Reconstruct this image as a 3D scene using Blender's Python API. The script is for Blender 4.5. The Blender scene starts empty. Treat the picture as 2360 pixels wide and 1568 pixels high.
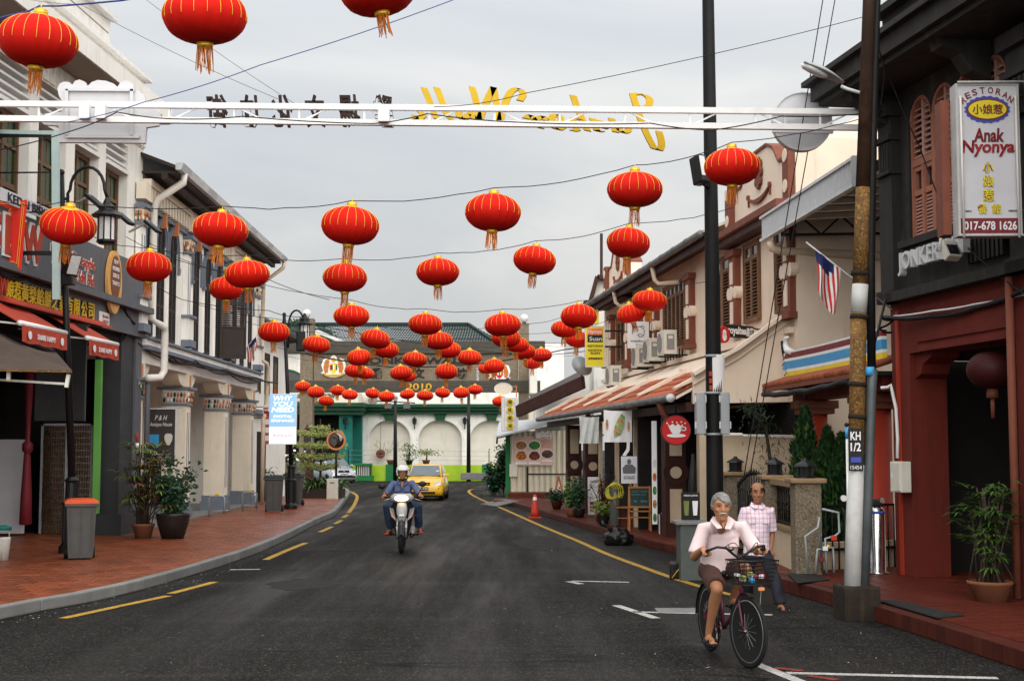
import bpy,bmesh,math,random
from mathutils import Vector,Matrix,noise as mnoise
random.seed(7)
R=math.radians
S=bpy.context.scene
COL=S.collection
# --- camera
CAM_H,FPX,HORIZON=2.0,3200.0,1033.0
PITCH=math.atan((HORIZON-784.0)/FPX)
cam_data=bpy.data.cameras.new('camera')
cam_data.sensor_width=36.0
cam_data.lens=36.0*FPX/2360.0
cam_data.clip_start,cam_data.clip_end=0.2,3000.0
cam=bpy.data.objects.new('camera',cam_data)
cam.location=(0,0,CAM_H)
cam.rotation_euler=(math.pi/2+PITCH,0,0)
COL.objects.link(cam)
S.camera=cam
# --- sky, sun, exposure
SUN_EL,SUN_AZ=R(34),R(168)
world=bpy.data.worlds.new('World')
S.world=world
world.use_nodes=True
nt=world.node_tree
nt.nodes.clear()
wn=nt.nodes.new
out=wn('ShaderNodeOutputWorld')
sky=wn('ShaderNodeTexSky');sky.sky_type='NISHITA';sky.sun_disc=False
sky.sun_elevation=SUN_EL;sky.sun_rotation=SUN_AZ;sky.dust_density=3.0;sky.air_density=1.2
bg1=wn('ShaderNodeBackground');bg1.inputs['Strength'].default_value=0.06
nt.links.new(sky.outputs['Color'],bg1.inputs['Color'])
tc=wn('ShaderNodeTexCoord')
sep=wn('ShaderNodeSeparateXYZ');nt.links.new(tc.outputs['Generated'],sep.inputs[0])
mp=wn('ShaderNodeMapping');mp.inputs['Scale'].default_value=(1.0,1.0,3.6);mp.inputs['Location'].default_value=(1.3,0.4,0.2)
nt.links.new(tc.outputs['Generated'],mp.inputs[0])
nz=wn('ShaderNodeTexNoise');nz.inputs['Scale'].default_value=2.3;nz.inputs['Detail'].default_value=9;nz.inputs['Roughness'].default_value=0.52;nz.inputs['Distortion'].default_value=0.5
nt.links.new(mp.outputs[0],nz.inputs['Vector'])
cr=wn('ShaderNodeValToRGB')
cr.color_ramp.elements[0].position=0.36;cr.color_ramp.elements[0].color=(0.222,0.234,0.246,1)
cr.color_ramp.elements[1].position=0.66;cr.color_ramp.elements[1].color=(0.302,0.301,0.294,1)
e=cr.color_ramp.elements.new(0.5);e.color=(0.249,0.254,0.258,1)
nt.links.new(nz.outputs['Fac'],cr.inputs[0])
# CIE overcast luminance: (1 + 2 sin(elevation)) / 3, normalised near the horizon
cl=wn('ShaderNodeMath');cl.operation='MAXIMUM';nt.links.new(sep.outputs['Z'],cl.inputs[0]);cl.inputs[1].default_value=0
m1=wn('ShaderNodeMath');m1.operation='MULTIPLY_ADD';nt.links.new(cl.outputs[0],m1.inputs[0]);m1.inputs[1].default_value=2.0/1.25;m1.inputs[2].default_value=1.0/1.25
bg2=wn('ShaderNodeBackground')
nt.links.new(cr.outputs[0],bg2.inputs['Color']);nt.links.new(m1.outputs[0],bg2.inputs['Strength'])
mx=wn('ShaderNodeMixShader');mx.inputs[0].default_value=0.95
nt.links.new(bg1.outputs[0],mx.inputs[1]);nt.links.new(bg2.outputs[0],mx.inputs[2])
nt.links.new(mx.outputs[0],out.inputs['Surface'])
sd=bpy.data.lights.new('sun','SUN');sd.energy=1.5;sd.angle=R(100);sd.color=(1.0,0.955,0.89)
sun=bpy.data.objects.new('sun',sd);COL.objects.link(sun)
sv=Vector((math.sin(SUN_AZ)*math.cos(SUN_EL),math.cos(SUN_AZ)*math.cos(SUN_EL),math.sin(SUN_EL)))
sun.rotation_euler=sv.to_track_quat('Z','Y').to_euler();sun.location=sv*60
S.view_settings.view_transform='Standard';S.view_settings.look='None'
S.view_settings.exposure=1.34;S.view_settings.gamma=1.0
S.view_settings.use_curve_mapping=False
S.render.engine='CYCLES'
S.cycles.max_bounces=5;S.cycles.diffuse_bounces=3;S.cycles.glossy_bounces=3
S.cycles.transmission_bounces=3;S.cycles.transparent_max_bounces=6
S.cycles.use_denoising=True
# --- picture <-> place
_c,_s=math.cos(PITCH),math.sin(PITCH)
def ray(u,v):
    a,b=(u-1180.0)/FPX,(784.0-v)/FPX
    return Vector((a,_c-b*_s,_s+b*_c))
def P(u,v,Y):
    d=ray(u,v);return Vector((0,0,CAM_H))+d*(Y/d.y)
def G(u,v,z=0.0):
    d=ray(u,v);return Vector((0,0,CAM_H))+d*((z-CAM_H)/d.z)
class Wall:
    def __init__(w,x,y,slope,side):
        w.d=Vector((slope,1,0)).normalized()
        w.n=Vector((w.d.y,-w.d.x,0))*side
        w.o=Vector((x,y,0));w.side=side
    def at(w,u,v,off=0.0):
        r=ray(u,v);c=Vector((0,0,CAM_H));o=w.o+w.n*off
        p=c+r*((o-c).dot(w.n)/r.dot(w.n))
        return(p-w.o).dot(w.d),p.z
    def s(w,u,off=0.0):return w.at(u,900,off)[0]
    def z(w,u,v,off=0.0):return w.at(u,v,off)[1]
    def p(w,s,off,z):return w.o+w.d*s+w.n*off+Vector((0,0,z))
    def M(w,s=0,off=0,z=0):
        p=w.p(s,off,z)
        return Matrix(((w.d.x,w.n.x,0,p.x),(w.d.y,w.n.y,0,p.y),(0,0,1,p.z),(0,0,0,1)))
    def T(w,s,off,z):
        ex=w.d*w.side;p=w.p(s,off,z)
        return Matrix(((ex.x,0,w.n.x,p.x),(ex.y,0,w.n.y,p.y),(0,1,0,p.z),(0,0,0,1)))
def FT(p,ang=0.0):
    p=Vector(p);ex=Vector((math.cos(ang),math.sin(ang),0));n=Vector((math.sin(ang),-math.cos(ang),0))
    return Matrix(((ex.x,0,n.x,p.x),(ex.y,0,n.y,p.y),(0,1,0,p.z),(0,0,0,1)))
def TR(x,y=0,z=0):return Matrix.Translation(Vector((x,y,z))if not isinstance(x,Vector)else x)
def RZ(a):return Matrix.Rotation(a,4,'Z')
def RX(a):return Matrix.Rotation(a,4,'X')
def RY(a):return Matrix.Rotation(a,4,'Y')
def SC(x,y,z):return Matrix.Diagonal((x,y,z,1))
# --- mesh builder
class MB:
    def __init__(b,M=None):b.v=[];b.f=[];b.mi=[];b.sm=[];b.M=M or Matrix();b.k=0;b.smooth=False
    def add(b,vs,fs,M=None,smooth=None):
        T=b.M@M if M is not None else b.M
        n=len(b.v);b.v+=[T@Vector(p)for p in vs]
        b.f+=[tuple(i+n for i in f)for f in fs]
        b.mi+=[b.k]*len(fs);b.sm+=[b.smooth if smooth is None else smooth]*len(fs);return b
    def box(b,x0,x1,y0,y1,z0,z1,M=None):
        return b.add([(x0,y0,z0),(x1,y0,z0),(x1,y1,z0),(x0,y1,z0),(x0,y0,z1),(x1,y0,z1),(x1,y1,z1),(x0,y1,z1)],
[(0,3,2,1),(4,5,6,7),(0,1,5,4),(1,2,6,5),(2,3,7,6),(3,0,4,7)],M)
    def bbox(b,c,sz,M=None,bev=0.02):
        hx,hy,hz=sz[0]/2,sz[1]/2,sz[2]/2;bv=min(bev,hx*.9,hy*.9,hz*.9)
        bm=bmesh.new();bmesh.ops.create_cube(bm,size=1.0)
        for v in bm.verts:v.co=Vector((v.co.x*2*hx,v.co.y*2*hy,v.co.z*2*hz))
        bmesh.ops.bevel(bm,geom=list(bm.edges),offset=bv,segments=2,affect='EDGES',profile=.6)
        bm.verts.ensure_lookup_table()
        vs=[v.co+Vector(c)for v in bm.verts];fs=[tuple(v.index for v in f.verts)for f in bm.faces];bm.free()
        return b.add(vs,fs,M)
    def beam(b,p,q,w,h=None,up=(0,0,1)):
        p,q=Vector(p),Vector(q);h=h or w;d=(q-p).normalized();upv=Vector(up)
        if abs(d.dot(upv))>.99:upv=Vector((1,0,0))
        x=d.cross(upv).normalized()*(w/2);y=x.cross(d).normalized()*(h/2)
        return b.add([p-x-y,p+x-y,p+x+y,p-x+y,q-x-y,q+x-y,q+x+y,q-x+y],
[(0,3,2,1),(4,5,6,7),(0,1,5,4),(1,2,6,5),(2,3,7,6),(3,0,4,7)])
    def tube(b,pts,r,n=8,M=None,caps=True,flat=None):
        pts=[Vector(p)for p in pts];m=len(pts)
        rr=r if isinstance(r,(list,tuple))else[r]*m
        vs=[];fs=[];t0=(pts[1]-pts[0]).normalized()
        ref=Vector((0,0,1))if abs(t0.z)<.9 else Vector((1,0,0))
        x=t0.cross(ref).normalized()
        for i,p in enumerate(pts):
            t=(pts[min(i+1,m-1)]-pts[max(i-1,0)])
            t=t.normalized()if t.length>1e-9 else t0
            x=(x-t*x.dot(t));x=x.normalized()if x.length>1e-6 else t.orthogonal().normalized()
            y=t.cross(x);q=rr[i];qx,qy=(q if isinstance(q,tuple)else(q,q))
            for k in range(n):
                a=2*math.pi*k/n;vs.append(p+x*(math.cos(a)*qx)+y*(math.sin(a)*qy))
        for i in range(m-1):
            for k in range(n):
                k2=(k+1)%n;fs.append((i*n+k,i*n+k2,(i+1)*n+k2,(i+1)*n+k))
        if caps:fs.append(tuple(range(n-1,-1,-1)));fs.append(tuple((m-1)*n+k for k in range(n)))
        return b.add(vs,fs,M,smooth=True)
    def lathe(b,prof,n=16,M=None,smooth=True,caps=True,sx=1.0,sy=1.0):
        vs=[(r*math.cos(2*math.pi*k/n)*sx,r*math.sin(2*math.pi*k/n)*sy,z)for r,z in prof for k in range(n)]
        fs=[(i*n+k,i*n+(k+1)%n,(i+1)*n+(k+1)%n,(i+1)*n+k)for i in range(len(prof)-1)for k in range(n)]
        if caps:fs.append(tuple(range(n-1,-1,-1)));fs.append(tuple((len(prof)-1)*n+k for k in range(n)))
        return b.add(vs,fs,M,smooth=smooth)
    def prism(b,poly,t0,t1,M=None):
        n=len(poly)
        vs=[(x,y,t0)for x,y in poly]+[(x,y,t1)for x,y in poly]
        fs=[tuple(range(n-1,-1,-1)),tuple(range(n,2*n))]+[(i,(i+1)%n,n+(i+1)%n,n+i)for i in range(n)]
        return b.add(vs,fs,M)
    def ring(b,outer,inner,t0,t1,M=None):
        n=len(outer);vs=[(x,y,t0)for x,y in outer]+[(x,y,t0)for x,y in inner]+[(x,y,t1)for x,y in outer]+[(x,y,t1)for x,y in inner]
        fs=[]
        for i in range(n):
            j=(i+1)%n
            fs+=[(i,n+i,n+j,j),(2*n+i,2*n+j,3*n+j,3*n+i),(i,j,2*n+j,2*n+i),(n+i,3*n+i,3*n+j,n+j)]
        return b.add(vs,fs,M)
    def loft(b,rings,M=None,smooth=True,caps=True,closed=True):
        n=len(rings[0]);vs=[p for r in rings for p in r]
        fs=[(i*n+k,i*n+(k+1)%n,(i+1)*n+(k+1)%n,(i+1)*n+k)for i in range(len(rings)-1)for k in range(n if closed else n-1)]
        if caps and closed:fs.append(tuple(range(n-1,-1,-1)));fs.append(tuple((len(rings)-1)*n+k for k in range(n)))
        return b.add(vs,fs,M,smooth=smooth)
    def ico(b,c,r,sub=2,M=None,s=(1,1,1)):
        bm=bmesh.new();bmesh.ops.create_icosphere(bm,subdivisions=sub,radius=1.0)
        vs=[Vector((v.co.x*r*s[0],v.co.y*r*s[1],v.co.z*r*s[2]))+Vector(c)for v in bm.verts]
        fs=[tuple(v.index for v in f.verts)for f in bm.faces];bm.free()
        return b.add(vs,fs,M,smooth=True)
    def mesh(b,name,mats,base=None):
        me=bpy.data.meshes.new(name)
        vs=b.v if base is None else[p-base for p in b.v]
        me.from_pydata(vs,[],b.f);
        if not isinstance(mats,(list,tuple)):mats=[mats]
        for m in mats:me.materials.append(mat(m))
        me.polygons.foreach_set('material_index',b.mi);me.polygons.foreach_set('use_smooth',b.sm);me.update();return me
WL={}
def wl(o):return WL.get(o.name,Vector((0,0,0)))
def obj(name,mb,mats,parent=None,base=None):
    if parent is not None:base=wl(parent)
    elif base is None:base=Vector((0,0,0))
    me=mb if isinstance(mb,bpy.types.Mesh)else mb.mesh(name,mats,Vector(base))
    o=bpy.data.objects.new(name,me);COL.objects.link(o)
    if parent is not None:o.parent=parent
    else:o.location=base
    WL[o.name]=Vector(base);return o
def thing(name,label,cat,loc=(0,0,0),group=None):
    o=bpy.data.objects.new(name,None);o.empty_display_size=.2;COL.objects.link(o);o.location=loc
    WL[o.name]=Vector(loc);return tag(o,label,cat,group)
def tag(o,label=None,cat=None,group=None,kind=None):
    for k,v in(('label',label),('category',cat),('group',group),('kind',kind)):
        if v:o[k]=v
    return o
def dup(root,M,label=None,group=None):
    r=root.copy();COL.objects.link(r);r.matrix_world=M;r.matrix_basis=M
    if label:r['label']=label
    if group:r['group']=group
    for ch in list(root.children):
        c=ch.copy();COL.objects.link(c);c.parent=r
        for g in ch.children:d=g.copy();COL.objects.link(d);d.parent=c
    return r
def piece(name,me,parent,M):
    o=bpy.data.objects.new(name,me);COL.objects.link(o);o.parent=parent
    o.matrix_basis=Matrix.Translation(-wl(parent))@M;return o
def textm(body,w=None,h=None,depth=.01,bold=0.0,shear=0.0,space=1.0,line=1.0,align='CENTER',res=3):
    c=bpy.data.curves.new('text','FONT');c.body=body;c.align_x=align;c.extrude=depth/2;c.offset=bold
    c.shear=shear;c.space_character=space;c.space_line=line;c.resolution_u=res
    o=bpy.data.objects.new('text',c);me=bpy.data.meshes.new_from_object(o)
    bpy.data.objects.remove(o);bpy.data.curves.remove(c)
    vs=[v.co.copy()for v in me.vertices];fs=[tuple(p.vertices)for p in me.polygons];bpy.data.meshes.remove(me)
    x0=min(v.x for v in vs);x1=max(v.x for v in vs);y0=min(v.y for v in vs);y1=max(v.y for v in vs)
    kx=w/(x1-x0)if w else None;ky=h/(y1-y0)if h else kx
    kx=kx or ky
    return[((v.x-(x0+x1)/2)*kx,(v.y-(y0+y1)/2)*ky,v.z)for v in vs],fs
def text(mb,body,M,w=None,h=None,**k):
    vs,fs=textm(body,w,h,**k);mb.add(vs,fs,M);return mb
def circ(r,n=24,ry=None,cx=0,cy=0,a0=0.0):return[(cx+r*math.cos(a0+2*math.pi*k/n),cy+(ry or r)*math.sin(a0+2*math.pi*k/n))for k in range(n)]
def rect(x0,x1,y0,y1):return[(x0,y0),(x1,y0),(x1,y1),(x0,y1)]
def sag(p,q,d,n=14,wob=0.0):
    p,q=Vector(p),Vector(q)
    return[p.lerp(q,i/n)+Vector((0,0,-4*d*(i/n)*(1-i/n)+(random.uniform(-wob,wob)if 0<i<n else 0)))for i in range(n+1)]
def crom(pts,n=6):
    pts=[Vector(p)for p in pts];q=[pts[0]*2-pts[1]]+pts+[pts[-1]*2-pts[-2]];o=[]
    for i in range(1,len(q)-2):
        for k in range(n):
            t=k/n;a,b_,c,d=q[i-1],q[i],q[i+1],q[i+2]
            o.append(.5*((2*b_)+(c-a)*t+(2*a-5*b_+4*c-d)*t*t+(3*b_-a-3*c+d)*t**3))
    o.append(pts[-1]);return o
# --- materials
MATS={};SPEC={}
def mat(name):
    if isinstance(name,bpy.types.Material):return name
    if name in MATS:return MATS[name]
    MATS[name]=make_mat(name,**SPEC[name]);return MATS[name]
def srgb(r,g,b):
    f=lambda c:(c/255/12.92)if c/255<=.04045 else((c/255+.055)/1.055)**2.4
    return(f(r),f(g),f(b))
def D(name,col,rough=.7,var=.12,scale=6.0,bump=.0,bscale=60.0,metal=0.0,streak=0.0,scol=(.06,.055,.05),emit=0.0,rnd=0.0,spec=.26,trans=0.0,coat=0.0,speck=0.0,subs=0.0,weave=0.0):
    SPEC[name]=dict(col=col,rough=rough,var=var,scale=scale,bump=bump,bscale=bscale,metal=metal,streak=streak,scol=scol,emit=emit,rnd=rnd,spec=spec,trans=trans,coat=coat,speck=speck,subs=subs,weave=weave)
def make_mat(name,col,rough,var,scale,bump,bscale,metal,streak,scol,emit,rnd,spec,trans,coat,speck,subs,weave):
    m=bpy.data.materials.new(name);m.use_nodes=True;t=m.node_tree;N=t.nodes.new;L=t.links.new
    bs=t.nodes['Principled BSDF'];c4=(*col,1)
    bs.inputs['Base Color'].default_value=c4;bs.inputs['Roughness'].default_value=rough;bs.inputs['Metallic'].default_value=metal
    bs.inputs['Specular IOR Level'].default_value=spec;bs.inputs['Coat Weight'].default_value=coat
    if trans:bs.inputs['Transmission Weight'].default_value=trans
    if emit:bs.inputs['Emission Color'].default_value=c4;bs.inputs['Emission Strength'].default_value=emit
    if subs:bs.inputs['Subsurface Weight'].default_value=subs;bs.inputs['Subsurface Radius'].default_value=(.02,.008,.004);bs.inputs['Subsurface Scale'].default_value=.5
    tcn=N('ShaderNodeTexCoord');cur=None
    def noise(sc,det=5,vec=None,ro=.55):
        n=N('ShaderNodeTexNoise');n.inputs['Scale'].default_value=sc;n.inputs['Detail'].default_value=det;n.inputs['Roughness'].default_value=ro
        L(vec if vec is not None else tcn.outputs['Object'],n.inputs['Vector']);return n.outputs['Fac']
    def ramp(fac,p0,p1):
        r=N('ShaderNodeMapRange');r.inputs['From Min'].default_value=p0;r.inputs['From Max'].default_value=p1;L(fac,r.inputs['Value']);return r.outputs[0]
    def mix(fac,a,b):
        x=N('ShaderNodeMix');x.data_type='RGBA'
        if hasattr(fac,'node'):L(fac,x.inputs[0])
        else:x.inputs[0].default_value=fac
        for s_,val in((x.inputs[6],a),(x.inputs[7],b)):
            if hasattr(val,'node'):L(val,s_)
            else:s_.default_value=(*val,1)
        return x.outputs[2]
    cur=col
    if var:
        f=ramp(noise(scale),.3,.7)
        cur=mix(f,tuple(c*(1-var)for c in col),tuple(min(c*(1+var),1)for c in col))
        f2=ramp(noise(scale*.21,3),.35,.65);cur=mix(f2,cur,tuple(c*(1-var*.7)for c in col))if var>.1 else cur
    if rnd:
        oi=N('ShaderNodeObjectInfo');ge=N('ShaderNodeNewGeometry');ad=N('ShaderNodeMath');L(oi.outputs['Random'],ad.inputs[0]);L(ge.outputs['Random Per Island'],ad.inputs[1])
        fr=N('ShaderNodeMath');fr.operation='FRACT';L(ad.outputs[0],fr.inputs[0])
        hs=N('ShaderNodeHueSaturation');mr=N('ShaderNodeMapRange');L(fr.outputs[0],mr.inputs['Value']);mr.inputs['To Min'].default_value=1-rnd;mr.inputs['To Max'].default_value=1+rnd
        L(mr.outputs[0],hs.inputs['Value']);
        if hasattr(cur,'node'):L(cur,hs.inputs['Color'])
        else:hs.inputs['Color'].default_value=(*cur,1)
        cur=hs.outputs[0]
    if speck:
        vo=N('ShaderNodeTexVoronoi');vo.inputs['Scale'].default_value=bscale*1.3;L(tcn.outputs['Object'],vo.inputs['Vector'])
        bw=N('ShaderNodeSeparateColor');L(vo.outputs['Color'],bw.inputs[0])
        cur=mix(ramp(bw.outputs[0],.55,1.0),cur,tuple(c*(1-speck)for c in col));cur=mix(ramp(bw.outputs[1],.75,1.0),cur,tuple(min(1,c*(1+speck))for c in col))
    if streak:
        mpn=N('ShaderNodeMapping');mpn.inputs['Scale'].default_value=(5.0,5.0,.45);L(tcn.outputs['Object'],mpn.inputs[0])
        f=ramp(noise(1.0,8,mpn.outputs[0],.65),.52,.85)
        g=ramp(noise(1.3,6),.38,.68);mu=N('ShaderNodeMath');mu.operation='MULTIPLY';L(f,mu.inputs[0]);L(g,mu.inputs[1])
        m2=N('ShaderNodeMath');m2.operation='MULTIPLY';L(mu.outputs[0],m2.inputs[0]);m2.inputs[1].default_value=streak*2;m2.use_clamp=True
        cur=mix(m2.outputs[0],cur,scol)
    if weave:
        wv=N('ShaderNodeTexWave');wv.inputs['Scale'].default_value=weave;wv.inputs['Distortion'].default_value=.3;L(tcn.outputs['Object'],wv.inputs[0])
        cur=mix(wv.outputs['Fac'],cur,tuple(c*.72 for c in col))
    if hasattr(cur,'node'):L(cur,bs.inputs['Base Color'])
    if rough>.08:
        rn=N('ShaderNodeMapRange');L(noise(scale*1.7,4),rn.inputs['Value']);rn.inputs['To Min'].default_value=max(.03,rough-.16);rn.inputs['To Max'].default_value=min(1,rough+.16);L(rn.outputs[0],bs.inputs['Roughness'])
    if bump:
        bp=N('ShaderNodeBump');bp.inputs['Strength'].default_value=min(1,bump);bp.inputs['Distance'].default_value=.012;L(noise(bscale,6),bp.inputs['Height']);L(bp.outputs[0],bs.inputs['Normal'])
    return m
# --- palette
D('terracotta',(.225,.055,.020),.40,.28,1.6,.25,40,rnd=.30,streak=.9,scol=(.05,.024,.015),spec=.32)
D('terracotta_bed',(.035,.018,.012),.7,.3,4.0,.2,40)
D('kerb_stone',(.20,.20,.195),.75,.22,3.0,.5,45,rnd=.12,streak=.45)
D('red_tile',(.105,.020,.011),.45,.22,3.0,.15,40,rnd=.14,streak=.25,scol=(.03,.012,.009),spec=.16)
D('riser_tile',(.075,.015,.009),.5,.25,3.0,.2,40,rnd=.2,streak=.5,scol=(.03,.02,.016))
D('yellow_paint',(.42,.25,.030),.7,.35,9.0,.3,70,streak=1.1,scol=(.035,.03,.02),speck=.5)
D('white_paint',(.46,.45,.43),.7,.35,9.0,.3,70,streak=1.1,scol=(.04,.038,.035),speck=.5)
D('red_smear',(.22,.035,.03),.8,.4,12.0,.2,70)
D('white_wall',(.86,.84,.79),.75,.05,2.0,.12,30,streak=.55,scol=(.36,.34,.30))
D('white_trim',(.80,.79,.77),.7,.05,3.0,.1,30,streak=.2,scol=(.4,.39,.37))
D('recess_wall',(.72,.68,.60),.8,.06,2.0,.1,30,streak=.2,scol=(.38,.36,.33))
D('slate_paint',(.115,.12,.135),.6,.12,3.0,.15,40,streak=.2,scol=(.05,.05,.055))
D('dark_slate',(.040,.042,.047),.55,.15,3.0,.15,40,streak=.2,scol=(.02,.02,.022))
D('cream_wall',(.84,.755,.62),.75,.06,2.0,.12,30,streak=.5,scol=(.40,.34,.26))
D('white_plaster',(.88,.855,.81),.75,.05,2.0,.12,30,streak=.6,scol=(.34,.32,.28))
D('blue_grey',(.175,.205,.25),.6,.12,4.0,.1,40,streak=.25)
D('beige_wall',(.80,.655,.52),.75,.05,1.5,.12,30,streak=.5,scol=(.42,.32,.24))
D('beige_trim',(.82,.69,.56),.75,.05,1.5,.1,30,streak=.25,scol=(.42,.33,.25))
D('rust_paint',(.20,.060,.035),.65,.15,4.0,.15,40,streak=.25)
D('maroon_paint',(.05,.015,.011),.6,.2,4.0,.15,40,streak=.2)
D('wood_brown',(.19,.095,.045),.6,.25,8.0,.15,40,rnd=.15)
D('dark_brown',(.045,.032,.026),.6,.2,6.0,.15,40,rnd=.12)
D('window_wood',(.16,.085,.042),.55,.25,8.0,.15,40)
D('green_glass',(.012,.045,.016),.12,.3,3.0,spec=.5)
D('dark_glass',(.02,.022,.025),.08,.2,3.0,spec=.5)
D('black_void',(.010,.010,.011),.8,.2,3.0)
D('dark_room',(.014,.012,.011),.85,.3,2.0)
D('black_metal',(.012,.012,.013),.4,.25,8.0,.08,60)
D('rust_dark',(.045,.022,.012),.8,.6,6.0,.5,40,streak=1.2,scol=(.11,.05,.018))
D('black_paint',(.005,.005,.0055),.6,.3,3.0,.2,60,streak=.3,scol=(.045,.04,.035))
D('grey_metal',(.36,.38,.40),.45,.12,6.0,metal=.2,streak=.25)
D('pale_metal',(.62,.64,.65),.5,.08,6.0,streak=.3,scol=(.3,.28,.26))
D('white_steel',(.80,.80,.80),.5,.05,5.0,streak=.22,scol=(.35,.34,.33))
D('plaque_white',(.60,.605,.63),.55,.05,3.0,streak=.15,scol=(.4,.4,.41))
D('pvc_white',(.74,.70,.64),.5,.06,5.0,streak=.2,scol=(.4,.36,.3))
D('pvc_beige',(.62,.50,.37),.5,.08,5.0,streak=.2,scol=(.3,.22,.15))
D('gutter_grey',(.16,.165,.165),.5,.3,4.0,streak=.5,scol=(.07,.06,.045))
D('rusty_pole',(.20,.105,.030),.75,.6,3.5,.6,40,streak=2.4,scol=(.022,.010,.006),speck=.6)
D('silver_paint',(.52,.52,.51),.5,.15,6.0,.1,40,streak=.35,scol=(.24,.2,.15))
D('galvanised',(.10,.115,.12),.45,.25,7.0,.15,40,metal=.3)
D('rusty_block',(.026,.019,.014),.85,.5,5.0,.6,25,streak=.8,scol=(.11,.06,.022))
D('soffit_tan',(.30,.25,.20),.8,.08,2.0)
D('orange_tile',(.34,.085,.035),.7,.25,4.0,.3,40,rnd=.25,streak=.4,scol=(.08,.05,.03))
D('green_tile',(.008,.026,.022),.6,.3,5.0,.1,40,rnd=.25)
D('green_paint',(.012,.075,.035),.5,.12,3.0,streak=.2,scol=(.01,.03,.02))
D('bright_green',(.018,.19,.055),.55,.1,3.0,streak=.2,scol=(.02,.08,.03))
D('teal_paint',(.008,.155,.125),.6,.1,2.0,streak=.2,scol=(.01,.06,.05))
D('lime_paint',(.40,.62,.035),.6,.08,2.0,streak=.3,scol=(.2,.25,.06))
D('granite',(.205,.165,.115),.8,.2,3.0,.6,38,speck=.55,streak=.5,scol=(.07,.055,.04))
D('wet_stone',(.075,.068,.055),.8,.2,3.0,.5,30,streak=.6,scol=(.03,.028,.024))
D('granite_trim',(.30,.20,.11),.65,.2,4.0,.2,40,streak=.35)
D('red_lacquer',(.36,.038,.018),.5,.12,2.5,.1,30,streak=.15,scol=(.12,.015,.01))
D('red_wall',(.14,.0185,.011),.75,.2,2.5,.35,40,streak=.7,scol=(.045,.012,.01))
D('charcoal_wall',(.030,.0285,.0265),.75,.2,3.0,.35,30,streak=.5,scol=(.10,.095,.09))
D('pink_wood',(.60,.35,.29),.65,.12,5.0,.1,40,rnd=.06)
D('salmon_wood',(.40,.165,.105),.6,.15,5.0,.1,40)
D('gold_paint',(.62,.36,.035),.45,.12,5.0)
D('yellow_sign',(.78,.60,.02),.5,.06,3.0)
D('lantern_red',(.64,.010,.0045),.75,.16,4.0,.35,7,rnd=.14,spec=.15)
D('lantern_gold',(.85,.50,.05),.35,.2,12.0,metal=.45)
D('tassel',(.72,.22,.025),.7,.25,20.0,rnd=.2)
D('wire',(.010,.010,.012),.6,.1)
D('blue_wire',(.03,.05,.22),.6,.1)
D('white',(.82,.82,.81),.6,.04,3.0)
D('black',(.010,.010,.011),.55,.2)
D('ink',(.018,.017,.017),.6,.2)
D('rust_letter',(.035,.016,.012),.7,.7,30.0,rnd=.1,speck=.8,bscale=40)
D('letter_gold',(.62,.40,.012),.5,.1,4.0,streak=.2,scol=(.25,.14,.02))
D('banner_red',(.66,.022,.012),.6,.06,4.0)
D('banner_gold',(.85,.36,.03),.6,.06,4.0)
D('canvas_brown',(.085,.062,.050),.85,.2,2.0,.3,25,streak=.3)
D('awning_red',(.42,.055,.030),.7,.1,3.0,streak=.2,scol=(.2,.03,.02))
D('pale_green',(.15,.42,.085),.7,.08,3.0)
D('mint_paint',(.42,.55,.53),.6,.1,3.0,streak=.4,scol=(.2,.22,.2))
D('bin_grey',(.085,.085,.082),.6,.15,5.0,.1,60,streak=.4,scol=(.04,.035,.03))
D('bin_orange',(.62,.085,.020),.5,.1,4.0)
D('bin_green',(.012,.03,.028),.5,.2)
D('pot_clay',(.22,.085,.042),.75,.25,5.0,.3,30,streak=.5,scol=(.08,.05,.035))
D('pot_dark',(.022,.018,.016),.3,.3,5.0)
D('soil',(.03,.02,.014),.95,.3)
D('leaf_a',(.060,.125,.024),.45,.3,9.0,rnd=.35)
D('leaf_b',(.15,.20,.038),.5,.3,9.0,rnd=.35)
D('leaf_dark',(.018,.056,.024),.45,.3,9.0,rnd=.4)
D('leaf_brown',(.20,.105,.042),.7,.3,9.0,rnd=.35)
D('leaf_lime',(.26,.30,.08),.6,.2,9.0,rnd=.3)
D('leaf_purple',(.020,.013,.016),.5,.3,9.0,rnd=.3)
D('bark',(.06,.045,.032),.85,.3,10.0,.4,30)
D('flower',(.8,.8,.72),.6,.05)
D('bulb_glass',(.80,.80,.80),.25,.05,trans=.2)
D('screen_blue',(.30,.55,.95),.4,.06,2.0,emit=.22)
D('screen_white',(.86,.88,.95),.4,.03,2.0,emit=.30)
D('screen_pink',(.85,.25,.35),.4,.03,2.0,emit=.15)
D('sign_white',(.80,.79,.80),.5,.04,3.0,streak=.12,scol=(.5,.48,.46))
D('sign_grey',(.60,.60,.64),.5,.06,3.0,streak=.25,scol=(.36,.35,.36))
D('sign_red',(.55,.018,.020),.45,.06,3.0)
D('sign_maroon',(.19,.020,.030),.5,.08,3.0)
D('sign_yellow',(.75,.62,.03),.5,.05,3.0)
D('sign_orange',(.72,.17,.05),.5,.05,3.0)
D('sign_brown',(.050,.042,.038),.6,.1,3.0)
D('royal_blue',(.05,.08,.40),.5,.05)
D('sky_blue',(.05,.32,.62),.5,.1)
D('menu_peach',(.72,.48,.38),.6,.06,3.0)
D('food_a',(.42,.20,.07),.6,.6,26.0,speck=.8,bscale=22)
D('food_b',(.05,.22,.05),.6,.6,26.0,speck=.8,bscale=22)
D('food_c',(.55,.17,.03),.6,.5,26.0,speck=.8,bscale=22)
D('food_d',(.22,.05,.02),.6,.6,26.0,speck=.9,bscale=22)
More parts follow.
